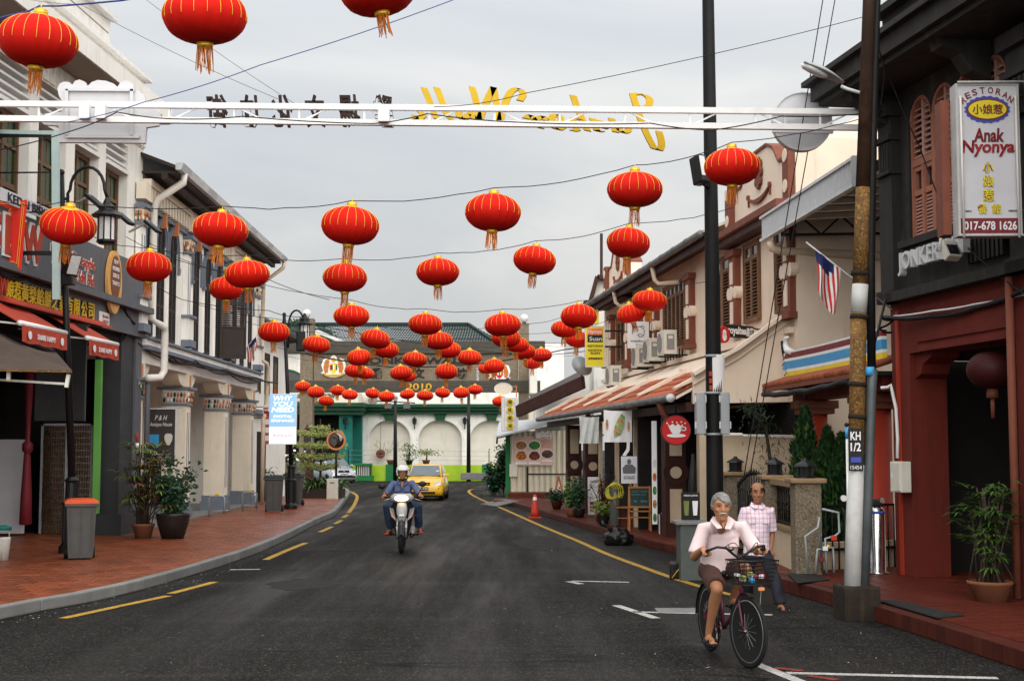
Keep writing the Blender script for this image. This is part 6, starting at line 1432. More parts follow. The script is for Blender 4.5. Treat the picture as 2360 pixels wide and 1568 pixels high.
for k in range(3):t.box(-.04,.04,-.02-.12*k,.06-.12*k,0,.004,TR(3.54-.12,24-.12,c_.z-.02)@RZ(R(-45))@RX(math.pi/2))
obj('print',t,'awning_red',po)
fl=thing('pole_floodlight','black floodlight clamped to the black pole behind the lantern','floodlight',P(1612,395,23.7));c_=P(1612,392,23.6);obj('housing',MB(TR(c_)@RZ(R(35))@RX(R(-12))).bbox((0,.0,0),(.18,.26,.5),bev=.03),'black_metal',fl);obj('glass',MB(TR(c_)@RZ(R(35))@RX(R(-12))).bbox((-.03,-.135,.03),(.12,.01,.36),bev=.004),'bulb_glass',fl);obj('bracket',MB().tube([c_+Vector((.05,.1,-.2)),P(1632,432,23.9)],.03,6),'black_metal',fl)
# rusty leaning pole on its block
rp_=thing('rusty_pole','leaning rusty steel pole with silver painted foot in a stained block','pole',(4.06,16.5,0));rr_=lambda u,v:P(u,v,16.5)
A_=[(1965,1350),(1969,1200),(1973,1070),(1980,730),(1983,655),(1990,400),(2003,0),(2007,-90)]
obj('silver_foot',MB().tube([rr_(1964,1375),rr_(*A_[1]),rr_(*A_[2])],[.1,.098,.095],14),'silver_paint',rp_);obj('rusty_shaft',MB().tube([rr_(*A_[2]),rr_(1979,720)],.095,14),'rusty_pole',rp_);obj('silver_band',MB().tube([rr_(1979,720),rr_(1983,655)],.096,14),'silver_paint',rp_);obj('upper_shaft',MB().tube([rr_(1983,655),rr_(1989,430)],[.094,.086],14),'rusty_pole',rp_);obj('top_shaft',MB().tube([rr_(1989,432),rr_(*A_[6]),rr_(*A_[7])],[.087,.075,.072],14),'rust_dark',rp_)
for u,v in((1980,730),(1982,630),(1975,885),(1976,960)):obj('clamp',MB().tube([rr_(u-.5,v+5),rr_(u+.5,v-5)],.108,14),'rusty_block',rp_)
obj('side_pipe',MB().tube([rr_(1990,1372),rr_(2000,1150),rr_(2008,900),rr_(2011,850)],.062,12),'galvanised',rp_);obj('side_cable',MB().tube([rr_(2009,860),rr_(2006,600),rr_(2012,300),rr_(2022,0),rr_(2025,-60)],[.05,.055,.05,.04,.04],10),'black_paint',rp_)
b0=G(1967,1421);obj('block',MB(TR(4.06,16.55,0)@RZ(.1)).bbox((0,0,.19),(.44,.44,.42),bev=.03),'rusty_block',rp_)
c_=rr_(1973,1035);M_=TR(c_+Vector((-.03,-.1,0)))@RX(math.pi/2);pl_=obj('number_plate',MB(M_).bbox((0,.0,0),(.17,.5,.012),bev=.004),'ink',rp_);t=MB(M_);text(t,'KH',TR(0,.16,.008),w=.12,h=.10,depth=.004,bold=.02);text(t,'1/2',TR(0,.03,.008),w=.12,h=.10,depth=.004,bold=.02);text(t,'15454',TR(0,-.21,.008),w=.13,h=.045,depth=.004);obj('plate_letters',t,'sign_white',pl_);obj('plate_patch',MB(M_).box(-.06,.06,-.15,-.09,.006,.01),'royal_blue',pl_)
c_=rr_(2004,855);obj('blue_sticker',MB().tube([c_+Vector((0,0,-.05)),c_+Vector((0,0,.05))],.066,12),'sky_blue',rp_)
tb=thing('fluorescent_tube','white tube with blue end tied to the rusty pole','tube',rr_(1958,1200));obj('tube',MB().tube([rr_(1957,1260),rr_(1953,1010)],.02,8),'white',tb);obj('blue_end',MB().tube([rr_(1953,1010),rr_(1952,985)],.024,8),'sky_blue',tb);obj('cap',MB().ico(rr_(1951,978),.03,1),'black',tb)
sl_=thing('street_lamp','grey cobra head street lamp on an arm from the rusty pole','street lamp',rr_(1985,214));obj('arm',MB().tube([rr_(1990,216),rr_(1952,205),rr_(1938,198)],.022,8),'pale_metal',sl_)
a,c=rr_(1940,200),rr_(1846,156);dv=(c-a).normalized();up_=Vector((0,0,1));sd_=dv.cross(up_).normalized();nv=sd_.cross(dv);M_=Matrix(((dv.x,sd_.x,nv.x,a.x),(dv.y,sd_.y,nv.y,a.y),(dv.z,sd_.z,nv.z,a.z),(0,0,0,1)))
rings=[]
for k in range(9):
    t_=k/8;L_=(c-a).length;w=.05+.10*math.sin(min(1,t_*1.15)*math.pi*.82);rings.append([(t_*L_,w*math.cos(q),.055+.06*math.sin(t_*2.6)*max(-.15,math.sin(q)))for q in[2*math.pi*j/12 for j in range(12)]])
obj('head',MB(M_).loft(rings),'grey_metal',sl_);obj('lens',MB(M_).lathe([(.0,-.05),(.10,-.035),(.12,.0)],16,TR(.38,0,.045)@SC(1.6,.8,1)),'bulb_glass',sl_)
# decorative lamp posts on the left pavement
def lamp_post(name,label,base,top,arc_r,lamp_u,lamp_v,Y,side=1):
    b0=Vector((base.x,Y,PAVE_Z-.01));o=thing(name,label,'street lamp',b0);M=TR(b0);H_=top.z-PAVE_Z;lean=(top.x-b0.x)
    obj('base',MB(M).lathe([(.21,0),(.21,.12),(.17,.16),(.15,.2),(.15,.85),(.17,.9),(.12,.95),(.11,1.25),(.13,1.3),(.075,1.36)],12,smooth=False),'black_metal',o)
    for k in range(12):a=k*math.pi/6;obj('base_rib',MB(M).beam((.155*math.cos(a),.155*math.sin(a),.22),(.155*math.cos(a),.155*math.sin(a),.82),.02),'black_metal',o)
    obj('shaft',MB(M).tube([(0,0,1.3),(lean,0,H_)],[.07,.052],12),'black_metal',o);obj('finial',MB(M).ico((lean,0,H_+.05),.062,2),'black_metal',o)
    L=P(lamp_u,lamp_v,Y);dx=L.x-top.x;ht=top.z
    arm=[Vector((top.x+.14*side,Y,ht-1.0)),Vector((top.x+.13*side,Y,ht-.35))]+[Vector((top.x+dx/2-dx*.37*math.cos(a)+.06*side,Y,ht-.28+arc_r*math.sin(a)))for a in[math.pi*k/10 for k in range(11)]]+[Vector((L.x,Y,L.z+.36))]
    obj('arm',MB().tube(arm,.03,8),'black_metal',o);obj('arm_collar',MB().beam(Vector((top.x,Y,ht-.45)),Vector((top.x+.14*side,Y,ht-.45)),.05),'black_metal',o)
    q=L;obj('lamp_roof',MB(TR(q)).lathe([(.03,.36),(.06,.30),(.08,.25),(.17,.17),(.15,.15),(.16,.12),(.30,.02),(.27,.0),(.14,.0)],8,smooth=False),'black_metal',o)
    obj('lamp_glass',MB(TR(q)).lathe([(.15,-.01),(.15,-.42)],8,smooth=False),'bulb_glass',o);obj('lamp_foot',MB(TR(q)).lathe([(.18,-.42),(.18,-.46),(.13,-.5)],8,smooth=False),'black_metal',o)
    for k in range(8):a=k*math.pi/4;obj('lamp_bar',MB(TR(q)).beam((.155*math.cos(a),.155*math.sin(a),0),(.155*math.cos(a),.155*math.sin(a),-.43),.022),'black_metal',o)
    return o
lp1=lamp_post('lamp_post','black lamp post with pagoda lantern by the grey wheelie bin with orange lid',G(122,1282,PAVE_Z),P(141,402,25.0),.42,246,500,25.0)
lp2=lamp_post('lamp_post','black lamp post with pagoda lantern carrying the digital sign',G(655,1176,PAVE_Z),P(655,727,43.0),.45,702,748,43.0)
for k,(u,v,Y,a)in enumerate(((205,452,24.5,.5),(274,492,26.0,.5),(340,512,27.5,.6))):
    p=P(u,v,Y);o=thing('floodlight',('black floodlight on a white arm left of the curved lamp arm','black floodlight on a white arm over the pagoda lamp','black floodlight on a white arm before the rain pipe')[k],'floodlight',p,'small floodlights on white arms');obj('arm',MB().beam(P(u-42,v+22,Y+1.2),p,.035),'pale_metal',o);obj('head',MB(TR(p)@RZ(-.3)@RY(R(38))).bbox((.16,0,0),(.40,.22,.07),bev=.03),'black_metal',o);obj('hinge',MB().bbox(p,(.08,.08,.08),bev=.01),'grey_metal',o)
c_=P(162,612,24.7);o=thing('post_spotlight','black spotlight bolted to the near lamp post below the lantern tassel','floodlight',c_);M_=TR(c_)@RZ(R(-30))@RY(R(20));obj('housing',MB(M_).bbox((.02,0,.02),(.18,.26,.40),bev=.03),'black_metal',o);obj('glass',MB(M_).bbox((.11,-.02,.04),(.02,.22,.34),bev=.006),'bulb_glass',o);obj('gearbox',MB(TR(c_+Vector((-.03,0,-.27)))).bbox((0,0,0),(.22,.2,.16),bev=.02),'black_metal',o);obj('bracket',MB().beam(P(133,625,24.9),c_+Vector((-.05,0,-.25)),.05),'black_metal',o)
c_=P(693,786,42.8);o=thing('post_spotlight','black floodlight box on the lamp post above the digital sign','floodlight',c_);obj('housing',MB(TR(c_)@RZ(.4)).bbox((0,0,0),(.26,.2,.62),bev=.04),'black_metal',o);obj('bracket',MB().beam(P(657,790,43),c_,.06),'black_metal',o);obj('camera',MB(TR(P(722,797,42.6))@RY(R(-25))).bbox((0,0,0),(.5,.14,.16),bev=.03),'pale_metal',o)
# mint frame with red banner
mf=thing('banner_frame','pale mint steel frame with black arms holding the red banner','frame',P(128,690,24.0));m0=lambda u,v:P(u,v,24.0)
obj('post',MB().beam(m0(128,308),m0(130,690),.11),'mint_paint',mf);obj('top_arm',MB().beam(m0(-60,303),m0(134,307),.08,.07),'mint_paint',mf);obj('black_arm',MB().beam(m0(-60,313),m0(118,313),.05,.05),'black_metal',mf);obj('lower_arm',MB().beam(m0(-60,583),m0(134,583),.07,.07),'black_metal',mf);obj('rod',MB().beam(m0(0,398),m0(116,397),.025),'black_metal',mf);obj('rod',MB().beam(m0(30,489),m0(116,488),.025),'black_metal',mf)
p=P(6,540,23.6);o=thing('red_banner','red cloth banner with gold chinese letters hanging from the mint frame','banner',p-Vector((0,0,.6)));Mb_=FT(p,.12)@RY(0)@Matrix(((1,0,0,0),(-.0,1,0,0),(0,0,1,0),(0,0,0,1)))
w_,h_=.36,.60;n=12;mb=MB(Mb_);sk=-.13
for k in range(n):
    y0,y1=-h_+2*h_*k/n,-h_+2*h_*(k+1)/n;f=lambda y:.02*math.sin(y*5)
    mb.add([(-w_-sk*y0*.5,y0,f(y0)),(w_-sk*y0*.5,y0,f(y0)),(w_-sk*y1*.5,y1,f(y1)),(-w_-sk*y1*.5,y1,f(y1)),(-w_-sk*y0*.5,y0,f(y0)-.006),(w_-sk*y0*.5,y0,f(y0)-.006),(w_-sk*y1*.5,y1,f(y1)-.006),(-w_-sk*y1*.5,y1,f(y1)-.006)],[(0,1,2,3),(7,6,5,4),(1,5,6,2),(0,3,7,4)])
obj('cloth',mb,'banner_red',o);t=MB(Mb_)
for k,c1 in enumerate('老街商会'):text(t,c1,TR(.02+(.045-.03*k)*.8,.36-.245*k,.032),w=.19,h=.19,depth=.004,bold=.01)
obj('letters',t,'banner_gold',o);br_=MB(Mb_)
for q in(.045,.075):
    for(xa,ya,xb,yb)in((-w_+q,-h_+q,w_-q,-h_+q),(-w_+q,h_-q,w_-q,h_-q),(-w_+q,-h_+q,-w_+q,h_-q),(w_-q,-h_+q,w_-q,h_-q)):br_.beam((xa-sk*ya*.5,ya,.03),(xb-sk*yb*.5,yb,.03),.010,.004)
for sx in(-1,1):
    for sy in(-1,1):
        for j in range(2):x_,y_=sx*(w_-.1-.05*j),sy*(h_-.1-.03*j);br_.beam((x_-sk*y_*.5-.04,y_,.03),(x_-sk*y_*.5+.04,y_,.03),.012,.004)
obj('border',br_,'banner_gold',o)
# convex mirror, digital sign
p=P(775,1014,57.0);o=thing('traffic_mirror','round convex traffic mirror with orange rim on a black pole','mirror',Vector((p.x,57,PAVE_Z)));b_=Vector((p.x,57.05,0))
obj('pole',MB().tube([b_,Vector((p.x,57.05,p.z+.3))],.05,8),'black_metal',o)
Mi=FT(p,-.12);dm_=[(.335*math.sin(a),.10*math.cos(a)/1)for a in[math.pi/2*k/8 for k in range(9)]]
obj('glass',MB(Mi).lathe([(r_ if r_>0 else .001,z)for r_,z in reversed(dm_)],28,caps=False),'mirror_glass',o);obj('rim',MB(Mi).ring(circ(.40,28),circ(.325,28),-.03,.05),'mould_orange',o);obj('back',MB(Mi).lathe([(.39,-.03),(.2,-.1),(.02,-.12)],24),'mould_orange',o)
p=P(651.5,965,42.6);k=42.6/FPX;o=thing('digital_sign','lit portrait screen reading WHY YOU NEED DIGITAL SIGNAGE on the lamp post','sign',p-Vector((0,0,.78)));w_,h_=61*k,114*k
obj('case',MB(FT(p)).bbox((0,0,-.06),(w_+.03,h_+.03,.11),bev=.015),'white',o);obj('blue_screen',MB(FT(p)).box(-w_/2,w_/2,-h_*.155,h_/2,0,.006),'screen_blue',o);obj('white_screen',MB(FT(p)).box(-w_/2,w_/2,-h_/2,-h_*.156,0,.006),'screen_white',o);t=MB(FT(p))
for i,(b_,y_,h2,w2)in enumerate((('WHY',.42,.10,.72),('YOU',.305,.10,.76),('NEED',.19,.10,.86),('DIGITAL',.055,.055,.72),('SIGNAGE',-.03,.055,.9),('',0,0,0))):
    if b_:text(t,b_,TR(0,y_*h_,.008),w=w2*w_,h=h2*h_,depth=.004,bold=.03,shear=.18)
obj('screen_letters',t,'screen_white',o);t=MB(FT(p));text(t,'Ambient',TR(0,-.325*h_,.008),w=.76*w_,h=.07*h_,depth=.004);obj('screen_brand',t,'screen_pink',o);obj('bracket',MB().beam(p+Vector((0,.02,.3)),p+Vector((.1,.4,.3)),.08),'black_metal',o)
# flags
def flag(name,label,p0,p1,L0,drop,w):
    o=thing(name,label,'flag',p0);obj('stick',MB().tube([p0,p1],.012,6),'pale_metal',o);d=(p1-p0).normalized();a=p1-d*L0*.35;n=12;m=10
    def q(f,g):
        pos=a-d*(f*L0*(1-.25*g));return pos+Vector((.035*math.sin(f*8+g*4)*g+w*g*.25,.05*math.cos(f*10+2*g)*(.3+g),-drop*g*(.72+.28*math.sin(f*2.6))))
    for i in range(n):
        mb=MB()
        for j in range(m):mb.add([q(i/n,j/m),q((i+1)/n,j/m),q((i+1)/n,(j+1)/m),q(i/n,(j+1)/m)],[(0,1,2,3)],smooth=True)
        ob=obj('stripe',mb,('flag_red','flag_white')[i%2],o)
        if i<9:
            ob.data.materials.append(mat('flag_blue'))
            for k in range(3 if i<7 else 2):ob.data.polygons[k].material_index=1
    return o
flag('flag','striped red and white flag with blue corner on a stick by the charcoal hotel',P(2055,712,20.0),P(1858,558,19.4),.50,.80,.2);flag('flag','small furled striped flag leaning out from the white shophouse',P(520,858,44.0),P(598,765,43.2),.55,.62,.1)
# === signs on the right
def sign_board(name,label,p,w,h,m,ang=0.0,th=.06,frame=None,base=None):
    o=thing(name,label,'sign',p-Vector((0,0,h/2)));M=FT(p,ang);obj('board',MB(M).bbox((0,0,-th/2),(w,h,th),bev=min(.012,th/3)),m,o)
    if frame:obj('frame',MB(M).ring(rect(-w/2-.02,w/2+.02,-h/2-.02,h/2+.02),rect(-w/2+.005,w/2-.005,-h/2+.005,h/2-.005),-th,.012),frame,o)
    return o,M
def letters(o,M,m,items,name='letters',bold=.01,**k):
    t=MB(M)
    for body,x,y,w,h in items:text(t,body,TR(x,y,.006),w=w,h=h,depth=.006,bold=bold,**k)
    return obj(name,t,m,o)
# restaurant light box on the hotel
p=P(2278,367,16.3);k=16.3/FPX;w_,h_=139*k,352*k
o,M=sign_board('restaurant_sign','tall white restaurant light box with red and yellow lettering on the charcoal hotel',p,w_,h_,'sign_grey',ang=-.03,th=.22,frame='silver_paint')
obj('side_panel',MB(M).box(-w_/2-.13,-w_/2-.03,-h_/2+.03,h_/2-.12,-.5,-.23),'rust_paint',o)
obj('phone_panel',MB(M).box(-w_/2+.01,w_/2-.01,-h_/2+.01,-h_/2+.19,0,.006),'sign_maroon',o)
for i,c1 in enumerate('RESTORAN'):
    a=R(62-i*17.5);letters(o,M@TR(.40*-math.sin(a)*.80,.61+.225*math.cos(a),0)@RZ(a*.55),'sign_maroon',[(c1,0,0,.06,.075)],'arc_letter')
obj('oval_rim',MB(M).prism([((.255+.02*(j%2))*math.cos(j*math.pi/20),.60+(.155+.014*(j%2))*math.sin(j*math.pi/20))for j in range(40)],0,.008),'royal_blue',o);obj('oval_band',MB(M).prism(circ(.245,32,.132,0,.60),.008,.012),'sign_maroon',o);obj('oval',MB(M).prism(circ(.225,32,.112,0,.60),.012,.016),'sign_yellow',o)
letters(o,M@TR(0,0,.016),'sign_maroon',[('小娘惹',0,.60,.36,.12)],'oval_letters')
letters(o,M,'sign_maroon',[('Anak',.01,.29,.36,.17),('Nyonya',0,.13,.62,.2)],'name_letters',bold=.03,shear=.1);letters(o,M,'sign_red',[('Anak',.005,.293,.34,.155),('Nyonya',-.005,.133,.60,.185)],'name_face',bold=.0,shear=.1)
for j in range(2):letters(o,M@TR(0,0,.004*j),('sign_maroon','sign_yellow')[j],[('小',-.01,-.10,.13,.13),('娘',-.01,-.265,.13,.14),('惹',-.01,-.435,.13,.14),('餐',-.09,-.595,.11,.12),('館',.075,-.595,.11,.12)],('column_letters','column_face')[j],bold=(.06,.01)[j])
letters(o,M@TR(0,0,.006),'sign_white',[('017-678 1626',0,-h_/2+.10,.62,.105)],'phone_letters',bold=.02);letters(o,M,'ink',[('LT.00641',-.27,-.62,.1,.02),('548247P',.27,-.62,.1,.02)],'code_letters')
for x_ in(-w_/2+.03,w_/2-.03):obj('neon_tube',MB(M).tube([(x_,-h_/2-.05,.05),(x_,h_/2-.14,.05)],.014,6),'pvc_white',o)
for y_ in(h_/2+.03,-h_/2-.02):obj('rail',MB(M).tube([(-w_/2,y_,.04),(w_/2+.25,y_,.04)],.014,6),'silver_paint',o)
for y_ in(h_/2-.1,-h_/2+.3):obj('stay',MB(M).beam((w_/2,y_,-.1),(w_/2+.4,y_,-.1),.04),'black_metal',o)
p=P(2190,578,17.6);o=thing('hotel_floodlight','white square floodlight tilted in front of the JONKER INN letters','floodlight',p);M=TR(p)@RZ(R(20))@RX(R(-30));obj('housing',MB(M).bbox((0,0,0),(.21,.12,.25),bev=.02),'ac_white',o);obj('glass',MB(M).bbox((0,-.062,-.02),(.16,.01,.15),bev=.004),'dark_glass',o);obj('stirrup',MB().tube([p+Vector((-.14,0,0)),p+Vector((-.1,.02,.22)),p+Vector((-.02,.2,.24))],.02,6),'white',o)
# projecting signs along the cafe front
p=P(1702,770,28.0);k=28.0/FPX;o=thing('tea_shop_sign','black tea shop bracket sign with white letters and red roundel','sign',p);M=FT(p,R(40));obj('board',MB(M).bbox((.05,.06,-.03),(.86,.26,.07),bev=.02),'ink',o);letters(o,M@TR(0,0,.008),'sign_white',[('royaltea',-.05,.055,.56,.2),('皇茶',.34,.06,.22,.18)],bold=.03)
obj('roundel',MB(M@TR(-.46,-.03,.01)).prism(circ(.17,24),-.05,.02),'sign_red',o);obj('roundel_figure',MB(M@TR(-.46,-.03,.03)).prism(circ(.05,14,.06,0,.04),0,.008).prism(circ(.06,14,.08,0,-.05),0,.008),'sign_white',o);obj('bracket',MB(M).beam((.48,.16,-.05),(1.05,.16,-.3),.035).beam((.48,-.1,-.05),(1.05,-.1,-.3),.035).beam((1.05,.2,-.3),(1.05,-.14,-.3),.035),'black_metal',o)
p=P(1471,771,39.0);k=39.0/FPX;o,M=sign_board('bear_cafe_sign','white square cafe sign with a line drawn bear head',p,50*k,62*k,'sign_white',th=.08);letters(o,M,'ink',[('miyakori',0,-.18,.42,.08),('咖啡小館',0,-.27,.14,.025)],bold=.0)
bm_=MB(M)
pts=[(-.17,.02),(-.17,.14),(-.12,.21),(-.04,.23),(.06,.23),(.12,.2),(.17,.12),(.16,.0),(.12,-.05)];bm_.tube([(x,y,.008)for x,y in pts],.008,4);bm_.tube([(-.02,.0,.008),(.02,-.05,.008),(.09,-.05,.008),(.12,.0,.008),(.05,.03,.008),(-.02,.0,.008)],.007,4)
for cx in(.12,-.14):bm_.tube([(cx+.05*math.cos(a),.21+.05*math.sin(a),.008)for a in[R(-30+30*j)for j in range(7)]],.007,4)
obj('bear_outline',bm_,'ink',o);obj('bracket',MB(M).beam((.25,.1,-.03),(.7,.1,-.03),.05).beam((.40,.55,-.03),(.40,-.4,-.03),.05),'black_metal',o)
p=P(1371.5,798,44.0);k=44.0/FPX;o,M=sign_board('nyonya_restaurant_sign','yellow restaurant sign with orange and black name panel',p,43*k,92*k,'sign_yellow',th=.15,frame='pale_metal')
obj('orange_panel',MB(M).box(-.24,.24,.30,.58,.0,.008),'sign_orange',o);obj('black_panel',MB(M).box(-.24,.24,.14,.37,.0,.010),'ink',o);letters(o,M@TR(0,0,.01),'sign_white',[('Nyonya',0,.46,.42,.16),('Suan',.02,.25,.40,.13)],'panel_letters',bold=.0);letters(o,M,'ink',[('RESTORAN',0,.02,.48,.07),('NYONYA',0,-.12,.44,.08),('SUAN',0,-.21,.30,.08),('溫馨娘惹餐館',0,-.38,.45,.07)],bold=.02)
obj('bracket',MB(M).beam((.3,.5,-.07),(1.3,.5,-.07),.06).beam((.3,.0,-.07),(1.3,.0,-.07),.06).beam((.2,-.66,-.07),(1.6,-.66,-.07),.06),'black_metal',o)
p=P(1174,954,52.0);k=52.0/FPX;o,M=sign_board('durian_sign','white ribbed box sign with four yellow roundels of chinese letters',p,37*k,78*k,'sign_white',th=.2)
for j in range(7):obj('rib',MB(M).box(-18*k+j*6*k,-18*k+j*6*k+.02,-38*k,38*k,0,.012),'sign_grey',o)
for j,c1 in enumerate('榴莲蜜语'):y_=(28-18.3*j)*k;obj('roundel',MB(M@TR(.02,y_,.012)).prism(circ(.13,22),0,.03),'yellow_sign',o);letters(o,M@TR(.02,y_,.04),'ink',[(c1,0,0,.15,.15)],'roundel_letter',bold=.01)
p=P(1160,895,51.0);o=thing('oval_sign','cream oval hanging sign above the white chinese letter box','sign',p);M=FT(p);obj('board',MB(M).prism(circ(.33,32,.21),-.06,0),'cream_wall',o);obj('rim',MB(M).ring(circ(.34,32,.22),circ(.32,32,.20),-.065,.01),'white',o);obj('bracket',MB(M).beam((.33,.08,-.03),(.48,.08,-.03),.025).beam((.33,-.08,-.03),(.48,-.08,-.03),.025).beam((.48,.12,-.03),(.48,-.32,-.03),.04),'mould_orange',o)
# round red cup sign
p=P(1558,990,27.4);k=27.4/FPX;o=thing('cup_sign','round red hanging sign with a white crowned teacup','sign',p);M=FT(p);r_=34*k;obj('disc',MB(M).prism(circ(r_,40),-.07,0),'sign_red',o);obj('rim',MB(M).ring(circ(r_*1.03,40),circ(r_*.97,40),-.085,.006),'black_metal',o)
cu=MB(M@SC(r_,r_,1));cu.prism([(-.56,.42),(-.42,.28),(-.22,.42),(-.04,.27),(.14,.42),(.30,.28),(.48,.40),(.42,.1),(.30,-.12),(.18,-.28),(-.20,-.28),(-.34,-.12),(-.46,.14)],0,.012)
for x_,y_ in((-.60,.46),(-.24,.54),(.06,.50),(.36,.54),(.62,.46)):cu.prism(circ(.055,10,None,x_,y_),0,.012)
cu.ring(circ(.18,18,.15,.52,.08),circ(.11,18,.09,.52,.08),0,.012);cu.prism(circ(.64,28,.12,.02,-.38),0,.012);obj('cup_emblem',cu,'sign_white',o);obj('hanger',MB().tube([p+Vector((0,.03,r_)),p+Vector((0,.03,r_+.3))],.02,6),'black_metal',o)
# banners under the eave
def sheet(name,label,p,w,h,m,ang=0,fold=.03,curl=.06,n=14):
    o=thing(name,label,'banner',p-Vector((0,0,h/2)));mb=MB(FT(p,ang));V=[]
    for j in range(n+1):
        for i in range(n+1):x,y=(i/n-.5)*w,(.5-j/n)*h;s_=1-curl*math.sin(math.pi*j/n)*abs(2*i/n-1);V.append((x*s_,y-.03*h*(1-(2*i/n-1)**2)*(1-j/n),fold*math.sin(i*1.3+j*.3)*(.3+.7*j/n)))
    F=[(j*(n+1)+i,j*(n+1)+i+1,(j+1)*(n+1)+i+1,(j+1)*(n+1)+i)for j in range(n)for i in range(n)];mb.add(V,F,smooth=True);obj('cloth',mb,m,o);return o,FT(p,ang)
p=P(1358,990,35.0);k=35.0/FPX;o,M=sheet('plastic_banner','crumpled translucent white plastic banner tied below the pent roof',p,46*k,62*k,'plastic_sheet',fold=.04)
p=P(1424,981,31.8);k=31.8/FPX;o,M=sheet('map_banner','white cloth banner printed with a green and orange map',p,65*k,74*k,'sign_white',fold=.012,curl=.01)
D('map_green',(.30,.42,.18),.7,.3,14,speck=.5,bscale=14);D('map_orange',(.62,.30,.12),.7,.3,14,speck=.5,bscale=14)
obj('map_print',MB(M).prism([(-.08,-.24),(.06,-.2),(.14,.0),(.16,.22),(.08,.28),(.02,.2),(-.05,.05),(-.10,-.1)],.02,.024),'map_green',o);obj('map_patch',MB(M).prism(circ(.05,10,.08,.06,.1),.024,.028).prism(circ(.05,10,.1,-.03,-.12),.024,.028).prism(circ(.03,10,.12,.24,-.02),.02,.024).prism(circ(.03,10,.12,-.25,.04),.02,.024),'map_orange',o);obj('loose_strip',MB(M).add([(.2,-.36,0),(.27,-.36,0),(.26,-.55,.04),(.17,-.68,.08),(.09,-.67,.08),(.19,-.52,.04)],[(0,1,2,5),(5,2,3,4)]),'sign_white',o)
p=P(1508.5,1088,29.0);k=29.0/FPX;o,M=sign_board('food_strip_banner','narrow tall white banner strip with food pictures by the cafe pillar',p,12*k,236*k,'sign_white',th=.03)
for j in range(5):obj('food_picture',MB(M@TR(0,(-.93+.28*j),.002)).prism(circ(.04,12,.09),0,.004),('food_b','food_a','food_b','food_c','sign_grey')[j],o)
p=P(1450,1082,30.5);k=30.5/FPX;o,M=sign_board('portrait_poster','grey poster of a man with folded hands inside the cafe',p,37*k,62*k,'sign_grey',th=.02)
obj('figure',MB(M).prism([(-.13,-.08),(.13,-.08),(.15,.04),(.07,.12),(-.07,.12),(-.15,.04)],.0,.004).prism(circ(.045,14,.06,0,.18),.0,.005),'slate_paint',o);letters(o,M,'ink',[('BANANA LEAF',0,-.14,.24,.025),('RICE SPECIAL',0,-.18,.24,.025)])
# air conditioners
for i,(s_u,off,z)in enumerate(((1538,.45,4.72),(1503,.45,4.66),(1475,.45,4.6),(1414,.5,4.25))):
    s_=WD.s(s_u,off);p=WD.p(s_,off,z);o=thing('air_conditioner',('cream air conditioner nearest the balustrade above the pent roof','middle cream air conditioner of the three above the pent roof','far cream air conditioner of the three above the pent roof','cream air conditioner beneath the yellow restaurant sign bracket')[i],'air conditioner',p-Vector((0,0,.3)),'air conditioners above the pent roof');M=WD.M(s_,off,z)
    obj('case',MB(M).bbox((0,-.0,0),(.85,.34,.62),bev=.02),'ac_white',o);obj('fan_grille',MB(M@TR(.08,.172,0)@RX(-math.pi/2)).prism(circ(.25,24),0,.02),'ac_grille',o);obj('side_vent',MB(M).box(-.43,-.425,-.1,.1,-.2,.2),'ac_grille',o);obj('handle',MB(M).box(-.437,-.43,-.06,.06,.08,.16),'ac_white',o);obj('stand',MB(M).beam((-.35,-.45,-.33),(-.35,.15,-.33),.04).beam((.35,-.45,-.33),(.35,.15,-.33),.04),'black_metal',o)
p=P(1338,846,46.0);o=thing('satellite_dish','grey satellite dish among the roofs by the yellow sign','dish',p);obj('dish',MB(FT(p,.5)@RX(R(-30))).lathe([(.02,-.08),(.2,-.05),(.34,.05),(.38,.1)],20),'grey_metal',o);obj('stand',MB().tube([p+Vector((0,.1,0)),p+Vector((.1,.15,-.7))],.025,6),'black_metal',o)
# === left pavement things
def wheelie_bin(label,p,ang,body,lid,h=1.0,w=.50,d=.52):
    o=thing('wheelie_bin',label,'bin',p);M=TR(p)@RZ(ang);q=lambda hw,hd,z,s=0:[(-hw,-hd+s,z),(hw,-hd+s,z),(hw,hd,z),(-hw,hd,z)]
    obj('body',MB(M).loft([q(w*.37,d*.34,.03),q(w*.39,d*.36,.12),q(w*.46,d*.46,h*.86),q(w*.47,d*.47,h*.87)],smooth=False),body,o);obj('rim',MB(M).bbox((0,0,h*.89),(w*1.06,d*1.04,.05),bev=.015),body,o)
    obj('lid',MB(M).loft([q(w*.53,d*.53,h*.915),q(w*.52,d*.52,h*.945),q(w*.42,d*.42,h*.985),q(w*.2,d*.2,h)],smooth=False),lid,o);obj('handle',MB(M).tube([(-w*.4,d*.58,h*.9),(w*.4,d*.58,h*.9)],.018,6),lid,o)
    for sx in(-1,1):obj('wheel',MB(M@TR(sx*w*.42,d*.42,.1)@RY(math.pi/2)).lathe([(.02,-.03),(.1,-.03),(.1,.03),(.02,.03)],16),'black',o)
    for x_ in(-.3,.0,.3):obj('rib',MB(M).beam((x_*w,-d*.37,.14),(x_*w*1.15,-d*.465,h*.8),.025,.02),body,o)
    return o
b0=G(184,1287,PAVE_Z);wheelie_bin('grey wheelie bin with orange lid beside the near lamp post',b0,.35,'bin_grey','bin_orange',1.02,.52,.55)
